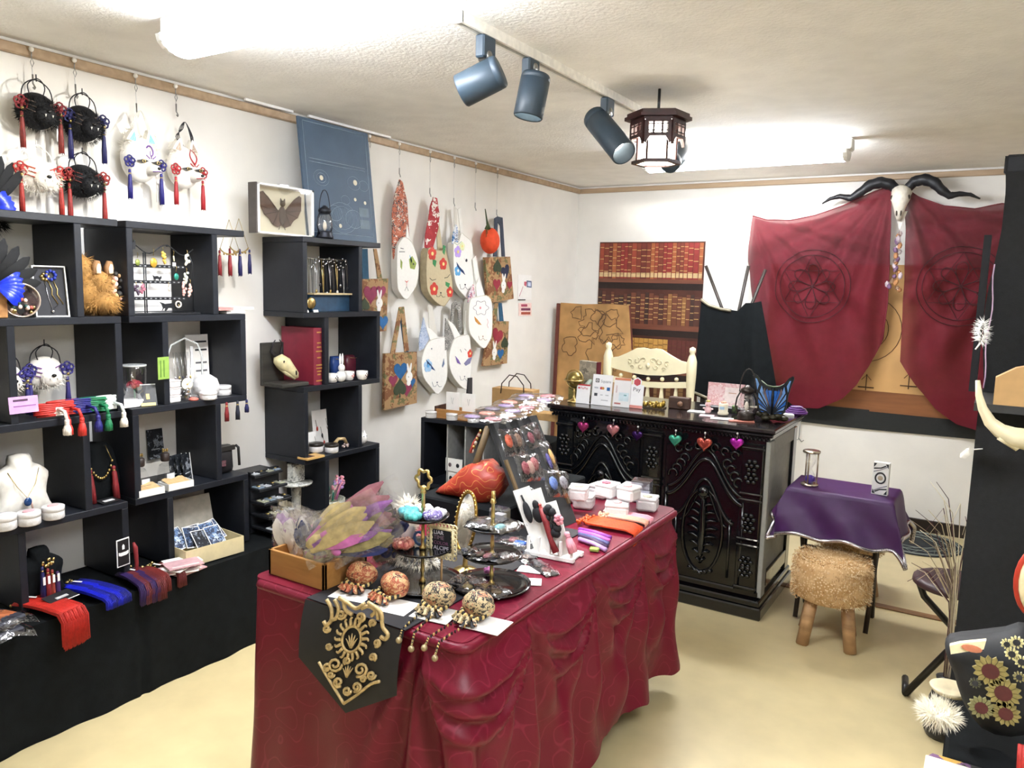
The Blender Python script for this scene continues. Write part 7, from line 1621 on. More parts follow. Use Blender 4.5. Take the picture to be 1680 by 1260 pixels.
# ---------------------------------------------------------------- cream carved chair behind the counter
t = thing('cream_chair', 'cream painted wooden chair with a carved crest rail behind the counter', 'chair', (-1.92, 4.76, 0), .06)
t.scale = (1.055, 1.055, 1.0)
CRM = mat('e6dcb8', .4, var=.05, sc=15)
for s_ in (-1, 1):
    B().lathe([(.02, 0), (.022, .1), (.016, .3), (.022, .42), (.024, .46), (.02, .5), (.024, .62), (.02, .7), (.026, .78), (.022, .82), (.025, .9), (.03, 1.02), (.03, 1.1), (.022, 1.13), (.014, 1.15), (.02, 1.165), (.018, 1.185), (0, 1.195)], CRM, 14, at=(s_*.27, .0, 0)).build('back_post', t)
    B().lathe([(.018, 0), (.024, .2), (.018, .3), (.024, .44)], CRM, 12, at=(s_*.25, -.40, 0)).build('front_leg', t)
B().box((0, -.2, .455), (.58, .46, .035), CRM, bev=.012).build('seat', t)
crest = [(-.26, 1.03), (-.255, 1.09), (-.2, 1.1), (-.14, 1.13), (-.08, 1.165), (-.04, 1.17), (0, 1.163), (.04, 1.17), (.08, 1.165), (.14, 1.13), (.2, 1.1), (.255, 1.09), (.26, 1.03), (.2, 1.015), (.1, .998), (0, .992), (-.1, .998), (-.2, 1.015)]
B().poly(crest, -.014, .014, CRM).build('crest_rail', t)
b = B()
for s_ in (-1, 1):
    for (x, z, r, a) in ((.03, 1.09, .02, 0), (.075, 1.085, .022, 2), (.12, 1.075, .018, 1), (.05, 1.05, .018, 3), (.1, 1.04, .014, 0)): b.tube([(s_*(x+r*(1-.06*k)*math.cos(a+k*.5)), -.0145, z+r*(1-.06*k)*math.sin(a+k*.5)) for k in range(12)], .003, mat('c8bc98', .5), 5)
b.ell((0, -.015, 1.055), (.014, .006, .018), mat('d8ccA8'.lower(), .5), 8, 6); b.build('carved_scrolls', t)
B().poly([(-.26, .93), (-.26, .968), (-.1, .952), (0, .948), (.1, .952), (.26, .968), (.26, .93), (.1, .915), (0, .912), (-.1, .915)], -.012, .012, CRM).build('lower_rail', t)
for k in range(5):
    x = -.18+.09*k; B().ell((x, 0, .978-.006*(2-abs(k-2))), .014, CRM, 10, 8).build('turned_ball', t)
for k in range(5):
    x = -.18+.09*k; B().poly([(x-.006, .92), (x+.006, .92), (x+.024, .74), (x+.022, .68), (x+.01, .6), (x+.01, .47), (x-.01, .47), (x-.01, .6), (x-.022, .68), (x-.024, .74)], -.008, .008, CRM).build('arrow_slat', t)
# ---------------------------------------------------------------- bookshelf picture on the back wall
PX0, PX1, PZ0, PZ1 = -2.765, -1.90, .55, 1.915
t = thing('bookshelf_poster', 'large printed hanging showing wooden shelves of old leather books', 'poster', ((PX0+PX1)/2, YB-.006, PZ0))
PWd = PX1-PX0; PHh = PZ1-PZ0
B().box((0, 0, PHh/2), (PWd, .004, PHh), mat('4a2418', .7, var=.2, sc=10)).build('poster_sheet', t)
def band(z0, z1, c): B().box((0, -.0026, (z0+z1)/2-PZ0), (PWd, .0012, z1-z0), c).build('printed_shelf', t)
ZL = [(1.60, 1.63), (1.24, 1.28), (.90, .94)]
rr = random.Random(5)
for z0, z1 in ZL: band(z0, z1, mat('7c4a34', .6, kind='wood', c2='66382a', sc=30)); band(z0-.05, z0, mat('241612', .8))
rows = [(1.63, 1.905, ['8c2c28', '7a3424', '94402c', '6a2a20', 'a05a34'], 20, 'dark red'), (1.28, 1.54, ['4c2a22', '5c3024', '6a3a28', '8c6238', '3c241e'], 22, 'brown'), (.94, 1.18, ['c8974c', 'b8863c', '5c2a24', '6a3428'], 20, 'tan'), (.6, .85, ['5c3424', '7a4c30', '8c6a44'], 18, 'brown')]
for ri, (z0, z1, cs, n_, nm) in enumerate(rows):
    x = -PWd/2+.004
    k = 0
    while x < PWd/2-.03:
        w_ = rr.uniform(.028, .045); h = (z1-z0)*(1 if ri == 0 else rr.uniform(.82, .98))
        c = cs[rr.randrange(len(cs))]
        if ri == 2: c = 'c8974c' if (-.2 < x < .17) else '5c2a24'; w_ = .04 if c == 'c8974c' else w_; h = (z1-z0)*.95
        if x+w_ > PWd/2-.003: break
        bb = B().box((x+w_/2, -.003, z0+h/2-PZ0), (w_-.003, .0016, h), mat(c, .6, var=.15, sc=25)); bk = bb.build('printed_book', t)
        bd_ = B(); gl = mat('c8a468' if ri < 2 else '5c3820', .6)
        sh_ = rr.uniform(-.07, .07); nb = rr.randrange(2, 6)
        for q in [.18+.66*j/nb for j in range(nb+1)]: bd_.box((x+w_/2, -.004, z0+h*(q+sh_)-PZ0), (w_-.006, .001, .005), gl)
        if ri == 0: bd_.box((x+w_/2, -.004, z0+.03-PZ0), (w_-.006, .001, .035), mat('d0b484', .6))
        bd_.build('spine_bands', bk)['kind'] = 'stuff'
        x += w_; k += 1
# ---------------------------------------------------------------- map cloth on a board
t = thing('map_board', 'board draped with a brown antique map cloth at the corner behind the counter', 'map', (-2.60, 5.30, .0), rot=(-.03, 0, 0))
o = [(-.33, .35), (-.33, 1.40), (-.30, 1.43), (-.1, 1.425), (.1, 1.435), (.27, 1.43), (.3, 1.2), (.33, .9), (.34, .35)]
B().poly(o, -.012, .02, mat('a67e4c', .75, var=.42, sc=5), side=mat('5c2a20', .7)).build('map_cloth', t)
B().box((-.318, -.02, .9), (.03, .014, 1.05), mat('5c281e', .7), bev=.004).build('rolled_edge', t)
MLN = mat('4c3420', .7); b = B(); rr = random.Random(11)
def coast(cx, cz, r, n_, jit, sx=1):
    pts = []
    for k in range(n_): a = 2*PI*k/n_; q = r*(1+rr.uniform(-jit, jit)); pts.append((cx+q*math.cos(a)*sx, -.013, cz+q*math.sin(a)))
    b.tube(pts, .0025, MLN, 4, closed=True)
coast(-.02, 1.29, .10, 26, .3); coast(.14, 1.33, .06, 18, .35); coast(.05, 1.02, .15, 30, .22, .7); coast(.2, 1.16, .05, 16, .3); coast(-.16, 1.36, .05, 14, .4); coast(-.05, 1.2, .07, 20, .4); coast(.02, 1.34, .05, 16, .4); coast(.12, 1.25, .09, 24, .35); coast(-.2, 1.1, .06, 18, .4); coast(.18, .98, .04, 14, .35)
b.tube([(.1, -.013, 1.2), (.2, -.013, 1.22), (.22, -.013, 1.14), (.12, -.013, 1.06), (.1, -.013, .92), (.06, -.013, .84)], .0025, MLN, 4)
for k in range(6): b.tube([(.05, -.013, .84), (-.08+.05*k, -.013, .6)], .0015, MLN, 4)
b.build('map_lines', t)
# legs so that the board stands
for s_ in (-.25, .25): B().box((s_, .01, .175), (.04, .02, .35), WOODD).build('board_leg', t)
# ---------------------------------------------------------------- easel with black cloth
t = thing('easel', 'dark wooden easel with three sticks rising above the black cloth', 'easel', (-1.46, 5.25, 0))
ES = mat('2e2620', .5)
for (a, c) in (((1158, 436), (1190, 520)), ((1228, 436), (1210, 520)), ((1256, 442), (1225, 520))):
    q0, q1 = PY(*a, 5.24), PY(*c, 5.24); dd = q1-q0; k = (q0.z-.0)/(q0.z-q1.z)
    e = q0+dd*k; e.x = max(-1.72, min(-1.2, e.x)); B().tube([q0-Vector((-1.46, 5.25, 0)), q1-Vector((-1.46, 5.25, 0)), Vector((q1.x+1.46+(.12 if c[0] > 1215 else -.1 if c[0] < 1200 else .0), -.02, .012))], .011, ES, 6).build('easel_stick', t)
t = thing('black_drape', 'black cloth with a braided silver border draped over the easel', 'cloth', (0, 5.20, 0))
tp_ = [(1152, 490), (1165, 500), (1185, 506), (1212, 510), (1224, 497), (1236, 497), (1250, 494)]; bt_ = [(1142, 645), (1160, 655), (1185, 660), (1210, 664), (1232, 665), (1255, 664), (1282, 662)]
def ip(pl_, u):
    q = u*(len(pl_)-1); i = min(int(q), len(pl_)-2); f_ = q-i; return (pl_[i][0]+(pl_[i+1][0]-pl_[i][0])*f_, pl_[i][1]+(pl_[i+1][1]-pl_[i][1])*f_)
def drp(u, v):
    a, c = ip(tp_, u), ip(bt_, u); q = PY(a[0]+(c[0]-a[0])*v, a[1]+(c[1]-a[1])*v, 5.20)
    return (q.x, -.015-.03*(.2+v)*(1+math.sin(u*17+v*2))*.5-.02*math.sin(u*7+1)*v, q.z)
b = B(); b.grid(drp, 40, 20, BLACKC); b.build('cloth_folds', t)
b = B(); br = mat('8c8470', .4, .3)
b.tube([Vector(drp(k/30, 0))+Vector((0, -.006, -.004)) for k in range(14)], .010, br, 6); b.build('braid_trim', t)
b = B(); b.tube([Vector(drp(k/30, .97))+Vector((0, -.012, 0)) for k in range(0, 11)], .010, br, 6); b.build('braid_trim', t)
B().box((PY(1148, 600, 5.2).x+.02, .05, .42), (.03, .03, .84), ES).build('hidden_support', t)
# ================================================================ BACK WALL ON THE RIGHT
CYW = YB-.04
def q2(px, py, y=CYW): p = PY(px, py, y); return (p.x, p.z)
# tapestry
a = PY(1266, 433, YB-.008); c = PY(1660, 690, YB-.008)
t = thing('ship_tapestry', 'sepia tapestry of an old sailing scene with a black lower border behind the red drapes', 'tapestry', (0, YB-.010, 0))
TX_, TXr = a.x, .32; zt_, zb_ = a.z, PY(1420, 674, YB-.01).z
B().box(((TX_+TXr)/2, 0, (zt_+zb_)/2), (TXr-TX_, .004, zt_-zb_), mat('c09660', .8, var=.22, sc=3)).build('sepia_cloth', t)
zk = PY(1420, 702, YB-.01).z
B().grid(lambda u, v: (TX_+.1+(TXr-TX_-.1)*u, -.004-.004*math.sin(u*9), zb_+.01+(zk-zb_-.01)*v*(1+.06*math.sin(u*5))), 24, 3, mat('1c1e1e', .8)).build('black_border', t)
B().box(((TX_+TXr)/2, -.0025, zb_+.07), (TXr-TX_, .001, .14), mat('8c5a34', .8, kind='wood', c2='704426', sc=18)).build('water_band', t)
b = B(); LK = mat('4c3018', .8)
for (px, py) in ((1421, 628), (1491, 626)):
    x, z = q2(px, py, YB-.012); b.tube([(x, -.004, z-.05), (x, -.004, z+.06)], .003, LK, 4).tube([(x-.05, -.004, z-.03), (x+.05, -.004, z-.03)], .004, LK, 4).tube([(x-.03, -.004, z+.02), (x, -.004, z+.055), (x+.03, -.004, z+.02)], .002, LK, 4)
b.build('drawn_ship', t)
b = B()
for (px, py, r) in ((1420, 540, .14), (1420, 540, .22), (1435, 490, .08)):
    x, z = q2(px, py, YB-.012); b.tube([(x+r*math.cos(k*PI/14), -.004, z+r*math.sin(k*PI/14)) for k in range(28)], .0022, LK, 4, closed=True)
b.build('drawn_circle', t)
# sheer red drapes
SHEER = mat('671726', .75, var=.08, sc=20, alpha=.87, key='sheer')
spec(SHEER, .2)
def polyl(pl_, u):
    L_ = [0]
    for i in range(len(pl_)-1): L_.append(L_[-1]+math.dist(pl_[i], pl_[i+1]))
    s_ = u*L_[-1]
    for i in range(len(pl_)-1):
        if s_ <= L_[i+1] or i == len(pl_)-2:
            f_ = (s_-L_[i])/max(1e-6, L_[i+1]-L_[i]); return (pl_[i][0]+(pl_[i+1][0]-pl_[i][0])*f_, pl_[i][1]+(pl_[i+1][1]-pl_[i][1])*f_)
def drape(label, top, bot, left, right, pins, circle):
    T_, B_, L_, R_ = [[q2(*q) for q in e] for e in (top, bot, left, right)]
    PN = [q2(*q) for q in pins]
    def depth(x, z):
        d = 0
        for i, (px, pz) in enumerate(PN):
            r = math.hypot(x-px, z-pz); th = math.atan2(x-px, pz-z)
            d += (.024*math.sin(th*17+i)+.012*math.sin(th*31+2))*min(1, r*1.6)*math.exp(-(r/1.3)**2)
        return d
    def fn(u, v):
        a, c, l, r = polyl(T_, u), polyl(B_, u), polyl(L_, v), polyl(R_, v)
        P = [(1-v)*a[i]+v*c[i]+(1-u)*l[i]+u*r[i]-((1-u)*(1-v)*T_[0][i]+u*(1-v)*T_[-1][i]+(1-u)*v*B_[0][i]+u*v*B_[-1][i]) for i in (0, 1)]
        return (P[0], -.07+depth(*P)-.012*math.sin(u*19)*v, P[1])
    t = thing('red_drape', label, 'drape', (0, CYW, 0), 0, 'sheer red drapes')
    B().grid(fn, 90, 60, SHEER).build('drape_cloth', t)
    cx, cz = q2(*circle); LM = mat('3a0e16', .8)
    def pr(x, z): return (x, -.085+depth(x, z)*1.0, z)
    def ring(r, w_): b = B(); b.tube([pr(cx+r*math.cos(k*PI/24), cz+r*math.sin(k*PI/24)) for k in range(48)], w_, LM, 4, closed=True); b.build('printed_ring', t)
    R0 = .245
    for r in (R0, R0*.86): ring(r, .0022)
    for off in (0, PI/3):
        b = B(); b.tube([pr(cx+(R0*.86)*(1-abs(((k % 10)-5))/5*.0)*0+sum(((1-(k % 10)/10)*math.cos(off+PI/2+2*PI/3*(k//10)), (k % 10)/10*math.cos(off+PI/2+2*PI/3*(k//10+1))))*R0*.86, cz+sum(((1-(k % 10)/10)*math.sin(off+PI/2+2*PI/3*(k//10)), (k % 10)/10*math.sin(off+PI/2+2*PI/3*(k//10+1))))*R0*.86) for k in range(30)], .0018, LM, 4, closed=True); b.build('printed_triangle', t)
    b = B()
    for k in range(8):
        a = k*PI/4
        b.tube([pr(cx+.15*math.sin(PI*q/10)*math.cos(a)*1.0+.035*math.sin(2*PI*q/10)*-math.sin(a), cz+.15*math.sin(PI*q/10)*math.sin(a)+.035*math.sin(2*PI*q/10)*math.cos(a)) for q in range(20)], .0024, LM, 4, closed=True)
    b.build('printed_flower', t)
    B().tube([Vector(fn(1 if pins[0][0] > 1470 or True else 0, k/30)) for k in range(31)], .004, mat('6c1826', .7), 5).build('edge_hem', t)
    B().tube([Vector(fn(k/40, 0)) for k in range(41)], .004, mat('6c1826', .7), 5).build('top_hem', t)
    return t
drape('sheer wine red drape with printed magic circle, left of the skull', [(1238, 355), (1262, 362), (1300, 363), (1340, 355), (1390, 338), (1440, 316), (1464, 308)], [(1280, 640), (1310, 667), (1345, 669), (1385, 652), (1408, 630), (1428, 600), (1450, 558)], [(1238, 355), (1230, 431), (1240, 500), (1262, 560), (1280, 640)], [(1464, 308), (1462, 400), (1458, 500), (1450, 558)], [(1464, 306), (1238, 352)], (1336, 470))
drape('sheer wine red drape with printed magic circle, right of the skull', [(1486, 310), (1510, 326), (1550, 340), (1600, 344), (1645, 336), (1720, 350)], [(1478, 592), (1505, 632), (1535, 668), (1570, 694), (1610, 705), (1700, 712)], [(1486, 310), (1487, 400), (1483, 500), (1478, 592)], [(1720, 350), (1715, 500), (1700, 712)], [(1486, 306), (1720, 345)], (1577, 470))
# horned skull
p = PY(1478, 328, YB-.15); t = thing('horned_skull', 'white animal skull with long twisted black horns above the red drapes', 'skull', p)
BN = mat('d8d2c4', .6, var=.12, sc=40, bump=.2, bsc=50)
b = B().tube([(0, .02, .075), (0, -.01, .05), (0, -.03, .0), (0, -.035, -.05), (0, -.03, -.1), (0, -.02, -.13)], [.03, .058, .056, .036, .024, .010], BN, 14); b.ell((0, .02, .05), (.06, .04, .045), BN, 12, 9); b.build('skull', t)
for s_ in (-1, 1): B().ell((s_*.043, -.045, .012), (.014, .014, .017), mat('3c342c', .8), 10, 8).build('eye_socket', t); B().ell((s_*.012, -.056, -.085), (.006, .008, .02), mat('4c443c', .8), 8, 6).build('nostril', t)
HB_ = mat('16181e', .45, var=.2, bump=.3, bsc=30)
HL = [(1472, 312), (1462, 303), (1446, 299), (1428, 303), (1412, 315), (1396, 325), (1378, 322), (1362, 326), (1349, 334)]; HRr = [(1488, 310), (1500, 298), (1516, 294), (1532, 299), (1545, 312), (1558, 321), (1574, 318), (1592, 319), (1608, 326)]
for pts in (HL, HRr):
    r_ = [.026, .034, .036, .034, .028, .022, .016, .011, .005]; n_ = len(pts)
    W3 = [PY(x, y, YB-.15-.03*math.sin(PI*i/(n_-1)))-p for i, (x, y) in enumerate(pts)]
    fine = []; fr_ = []
    for i in range(n_-1):
        for k in range(4): f_ = k/4; fine.append(W3[i]*(1-f_)+W3[i+1]*f_); fr_.append((r_[i]*(1-f_)+r_[i+1]*f_)*(1+.06*math.sin((i*4+k)*1.6)))
    fine.append(W3[-1]); fr_.append(r_[-1]); B().tube(fine, fr_, HB_, 12).build('horn', t)
# crystal strand below the skull
p = PY(1478, 352, YB-.15); t = thing('crystal_strand', 'hanging strand of clear and amber crystals below the skull', 'crystals', p)
B().poly([(-.035, .02), (.035, .02), (.012, -.06), (0, -.1), (-.012, -.06)], -.004, .004, mat('e6e2d8', .4)).build('bone_pendant', t)
CRS = [film('clear_crystal', .15, .7, .05, 0, 1, (.95, .92, .92)), mat('c89060', .15, alpha=.75), mat('d8c8d0', .12, alpha=.7), mat('8c6c90', .15, alpha=.8)]
rr = random.Random(9)
for k in range(26):
    z = -.1-.36*(k/25); sp = .008+.045*max(0, (k-12)/13); b = B(); L = rr.uniform(.03, .06)
    b.lathe([(0, 0), (.013, L*.25), (.013, L*.7), (0, L)], CRS[k % 4], 6, M=Matrix.Translation((rr.uniform(-sp, sp), rr.uniform(-.02, .01), z-L)) @ Matrix.Rotation(rr.uniform(-.5, .5), 4, 'Y')); b.build('crystal', t)
B().tube([(0, 0, 0), (0, 0, -.44)], .0015, SILVER, 4).build('string', t)
# wire hook
p = PY(1313, 690, YB-.03); b = B().tube([(0, 0, 0), (0, 0, -.1), (-.002, -.01, -.135), (-.03, -.03, -.14), (-.035, -.035, -.11)], .003, STEEL, 5).tube([(0, -.0, -.13), (.025, -.03, -.145), (.04, -.035, -.13)], .003, STEEL, 5).tube([(0, .03, 0), (0, 0, 0)], .003, STEEL, 5)
one(b, 'wire_hook', 'thin double wire hook on the wall beside the counter', 'hook', p)
# ================================================================ PURPLE TABLE CORNER
TZ2 = .64
t = thing('folding_table', 'small dark folding table under the purple cloth', 'table', (-.55, 3.86, 0))
for sx in (-1, 1):
    for (y0_, y1_) in ((-.11, .13), (.11, -.13)): B().tube([(sx*.155, y0_, .008), (sx*.165, y1_, TZ2-.03)], .011, mat('2a1c16', .5), 6).build('leg', t)
B().box((0, 0, TZ2-.018), (.42, .28, .02), WOODD).build('table_top', t); B().box((0, 0, .33), (.32, .02, .02), WOODD).build('cross_bar', t)
t = thing('purple_tablecloth', 'purple satin cloth with a silver sequin border on the small table', 'tablecloth', (-.55, 3.86, 0))
PC = mat('401a50', .5, var=.12, sc=20); hx, hy = .228, .155
def pcl(u, v):
    X = -1+2*u; Y = -1+2*v; ex_, ey_ = .145, .21
    x = max(-hx, min(hx, X*(hx+ex_))); y = max(-hy, min(hy, Y*(hy+ey_)))
    dx = max(0, abs(X*(hx+ex_))-hx); dy = max(0, abs(Y*(hy+ey_))-hy)
    drop = max(dx, dy)+.35*min(dx, dy); fl = .12*drop
    z = TZ2+.006-drop+(0 if drop == 0 else 0)
    wv = .012*math.sin(X*9+Y*7)*min(1, drop*8)
    return (x+(math.copysign(dx*.22+fl*(dx > 0)+wv*(dx > 0), X)), y+(math.copysign(dy*.10+fl*(dy > 0)+wv*(dy > 0), Y)), z+.01*math.sin(X*11)*(drop > .1))
b = B(); b.grid(pcl, 50, 50, PC); b.build('cloth', t)
SQ = mat('b4b0b8', .2, .9, kind='speck', c2='5c5864', c3='d8d4dc', sc=140)
for nm, f_ in (('front', lambda k: pcl(k, 0)), ('right', lambda k: pcl(1, k)), ('left', lambda k: pcl(0, k)), ('back', lambda k: pcl(k, 1))):
    B().tube([Vector(f_(k/40))+Vector((0, -.004 if nm == 'front' else 0, .004)) for k in range(41)], .010, SQ, 6).build('sequin_border', t)
# hourglass
p = PZ(1327, 797, TZ2+.007); t = thing('hourglass', 'brass hourglass with purple sand on the purple table', 'hourglass', (p.x, p.y+.01, TZ2+.0075))
for z in (0, .158): B().lathe([(.038, z), (.04, z+.003), (.04, z+.009), (.036, z+.012)], mat('c8bca8', .25, .9), 20).build('disc', t)
for k in range(3): B().tube([(.031*math.cos(k*2.09+.4), .031*math.sin(k*2.09+.4), .01), (.031*math.cos(k*2.09+.4), .031*math.sin(k*2.09+.4), .16)], .0035, mat('b0a08c', .3, .9), 8).build('pillar', t)
B().lathe([(.016, .012), (.024, .03), (.02, .055), (.004, .083), (.02, .112), (.024, .135), (.016, .157)], GLASS, 18).build('glass_bulb', t); B().lathe([(.015, .013), (.022, .03), (.019, .045), (0, .052)], mat('4c2c9c', .6), 16).build('purple_sand', t)
p = PZ(1443, 811, TZ2+.007); t = thing('tarot_box', 'white card box with ornate black pattern standing on the purple table', 'card box', (p.x, p.y, TZ2+.0075), -.1)
B().box((0, 0, .075), (.068, .026, .15), WHITE, bev=.001).build('box', t); b = B()
b.tube([(.021*math.cos(k*PI/10), -.0135, .078+.024*math.sin(k*PI/10)) for k in range(20)], .004, INK, 5, closed=True); b.build('ring_print', t)
B().poly(circ(0, .078, .011, n=14), -.0145, -.012, mat('b8a890', .5)).build('disc_print', t)
for sx in (-1, 1):
    for sz in (-1, 1): B().poly([(sx*.031, .075+sz*.07), (sx*.018, .075+sz*.07), (sx*.031, .075+sz*.05)], -.0142, -.012, INK).build('corner_print', t)
for s_ in (-1, 1):
    B().tube([(s_*.03, -.0132, .075-s_*.045), (0, -.0132, .075-s_*.05), (-s_*.02, -.0132, .075-s_*.062)], .003, INK, 4).build('swirl_print', t); B().tube([(s_*.03, -.0132, .075-s_*.03), (.005*s_, -.0132, .075-s_*.04), (-s_*.03, -.0132, .075-s_*.06)], .002, mat('8c8894', .5), 4).build('swirl_print', t)
# fur stools
def stool(x, y, h, r, label, rz=0, seed=1):
    t = thing('fur_stool', label, 'stool', (x, y, 0), rz, 'fur covered stools')
    FU = mat('b8905c', .9, kind='speck', c2='e8d0a8', c3='d4b080', sc=95)
    LG = mat('b99266', .55, kind='wood', c2='94704a', sc=35)
    for k in range(4):
        a = PI/4+k*PI/2+.1; b = B(); b.tube([(r*.85*math.cos(a), r*.85*math.sin(a), 0), (r*.58*math.cos(a), r*.58*math.sin(a), h-.16)], .027, LG, 10); b.build('leg', t)
    b = B(); prof = [(r*.8, h-.185), (r*.97, h-.17), (r*1.02, h-.1), (r, h-.025), (r*.9, h-.004), (r*.5, h+.004), (0, h+.006)]
    b.lathe(prof, FU, 32); b.build('seat_cushion', t)
    rr = random.Random(seed); b = B()
    CM = [mat('dcc090', .9), mat('a2784a', .9), mat('caa06c', .9), mat('ead6b2', .9)]
    for k in range(4200):
        a = rr.uniform(0, 2*PI)
        if rr.random() < .68: z = h-.18+.17*rr.random(); q = Vector((r*math.cos(a), r*math.sin(a), z)); n_ = Vector((math.cos(a), math.sin(a), -.5+rr.uniform(-.4, .4)))
        else: d_ = r*math.sqrt(rr.random())*.97; q = Vector((d_*math.cos(a), d_*math.sin(a), h+.002)); n_ = Vector((math.cos(a)*.8+rr.uniform(-.5, .5), math.sin(a)*.8+rr.uniform(-.5, .5), .5))
        n_.normalize(); s_ = n_.orthogonal().normalized()*.0018; b.add([q-s_, q+s_, q+n_*rr.uniform(.006, .013)], [(0, 1, 2)], CM[(int(math.sin(q.x*40)*3+math.cos(q.y*38+q.z*45)*3)+rr.randrange(2)) % 4])
    b.build('fur', t)['kind'] = 'stuff'
stool(-.535, 3.60, .385, .165, 'light brown fur covered stool with wooden legs in front of the purple table', .05, 1)
stool(-.56, 4.32, .40, .16, 'light brown fur covered stool half hidden behind the purple cloth', .4, 2)
# round rug
c = PZ(1507, 888, 0); t = thing('round_rug', 'round black rug printed with a white magic circle on the floor', 'rug', (-.33, 5.40, 0))
B().lathe([(.27, .001), (.275, .003), (.27, .006), (0, .006)], mat('202428', .9, var=.3, sc=30), 40).build('rug', t)
LW_ = mat('8c948c', .8); b = B()
for r in (.255, .24, .18, .12): b.tube([(r*math.cos(k*PI/24), r*math.sin(k*PI/24), .0065) for k in range(48)], .0025, LW_, 4, closed=True)
for off in (0, PI/3, PI/6, PI/2): b.tube([(.24*math.cos(off+k*2*PI/3), .24*math.sin(off+k*2*PI/3), .0065) for k in range(3)], .002, LW_, 4, closed=True)
b.build('printed_circle', t)
# ================================================================ RIGHT EDGE
# tall cloth-covered rack
t = thing('cloth_covered_rack', 'tall rack wrapped in black felt at the right edge of the shop', 'rack', (-.03, 2.62, 0))
FELT = mat('141517', .9, var=.2, sc=60, bump=.15, bsc=300)
B().box((.45, .15, .615), (.9, .3, 1.23), FELT).build('lower_block', t)
B().box((.45, .12, 1.245), (.92, .42, .022), mat('2c2c2c', .5)).build('shelf_deck', t)
B().box((.46, .30, 1.58), (.9, .03, .66), mat('1a1b1e', .9)).build('back_board', t)
b = B(); b.grid(lambda u, v: (.0+.012*math.sin(v*7)+.9*u-.012*(1-v)*0, .22+.004*math.sin(u*20), 1.98-(1.98-1.258)*v+.0), 30, 16, FELT); b.build('felt_panel', t)
B().box((.45, .245, 1.955), (.9, .05, .06), mat('24262a', .9), bev=.01).build('rolled_top', t)
b = B(); b.tube([(.004+.004*math.sin(z*30), .215, z) for z in [1.27+.035*k for k in range(12)]], .002, mat('b89cb4', .6), 5); b.build('lilac_thread', t)
B().box((-.024, .27, 1.50), (.02, .09, .49), mat('1a1b1e', .9)).build('side_panel', t)
# cardboard house shape on the deck
p = PY(1660, 632, 2.53); t = thing('cardboard_display', 'plain cardboard display cut with a sloping corner on the rack shelf', 'cardboard', (.005, 2.53, 1.2565)); CB = mat('b08c5c', .75, var=.05)
B().poly([(0, 0), (.3, 0), (.3, .2), (.08, .115), (.045, .105), (.0, .075)], 0, .05, CB).build('cardboard_face', t); B().poly([(.12, .13), (.3, .22), (.3, .3), (.13, .3)], .02, .06, mat('6c7c64', .7)).build('grey_insert', t)
# antler
t = thing('antler', 'pale cream curved antler hanging on the rack at the right edge', 'antler', (0, 2.44, 0))
AP = [(1604, 624), (1606, 648), (1612, 670), (1624, 692), (1640, 706), (1660, 716), (1690, 722)]; ar = [.006, .009, .012, .016, .02, .026, .03]
b = B(); W3 = [PY(x, y, 2.44)-Vector((0, 2.44, 0)) for x, y in AP]; b.tube(W3, ar, mat('d4caa8', .55, var=.12, sc=15), 10)
e = PY(1645, 712, 2.44)-Vector((0, 2.44, 0)); e2 = PY(1672, 735, 2.44)-Vector((0, 2.44, 0)); b.tube([e, e2], [.02, .012], mat('d4caa8', .55, var=.12, sc=15), 8); b.build('antler_beam', t)
q = PY(1690, 722, 2.44); B().tube([(q.x, 0, q.z), (q.x+.02, .17, q.z+.02)], .008, STEEL, 6).build('wall_peg', t)
# white feathers
p = PY(1611, 545, 2.58); b = B(); FW_ = mat('f4f2ee', .8)
fur(b, (0, 0, 0), (.010, .008, .03), 260, .02, FW_, droop=0); b.tube([(0, 0, -.03), (-.012, 0, -.05)], .002, FW_, 4)
one(b, 'white_feather_tuft', 'white fluffy feather tuft beside the felt rack', 'feather', p)
p = PY(1588, 742, 2.60); b = B()
for k in range(4): feather(b, (.012, 0, .01), (-.018+.006*k, -.004*k, -.018+.009*k), .010, FW_, .002, 5)
b.tube([(.012, 0, .01), (.035, .02, .012)], .002, FW_, 4); one(b, 'white_feather_sprig', 'white feathers poking out of the rack side', 'feather', p)
# dry branches
p0 = PY(1560, 1050, 3.02); t = thing('dry_branches', 'tall dry twigs and pale grass leaning beside the rack', 'branches', (p0.x, 3.02, 0)); rr = random.Random(4)
TW = [mat('b8a888', .7), mat('4c2a30', .6), mat('8c7c64', .7), mat('d8ccb0', .7)]
for k in range(24):
    a = rr.uniform(-1, .25); hgt = rr.uniform(.25, .62); zb = p0.z-.0; b = B()
    pts = [(rr.uniform(-.01, .01), 0, .02), (rr.uniform(-.012, .012), 0, p0.z*.8), (a*.02, 0, p0.z+hgt*.5), (a*.1, -.02*rr.random(), p0.z+hgt*.85), (a*.14-.02, -.03, p0.z+hgt*(.95 if k % 3 else .7))]
    b.tube(pts, .003, TW[k % 4], 5, r2=.001); b.build('twig', t)
B().lathe([(.05, 0), (.06, .02), (.05, .14), (.03, .2), (.035, .22)], mat('1c1c1e', .4), 16).build('vase', t)
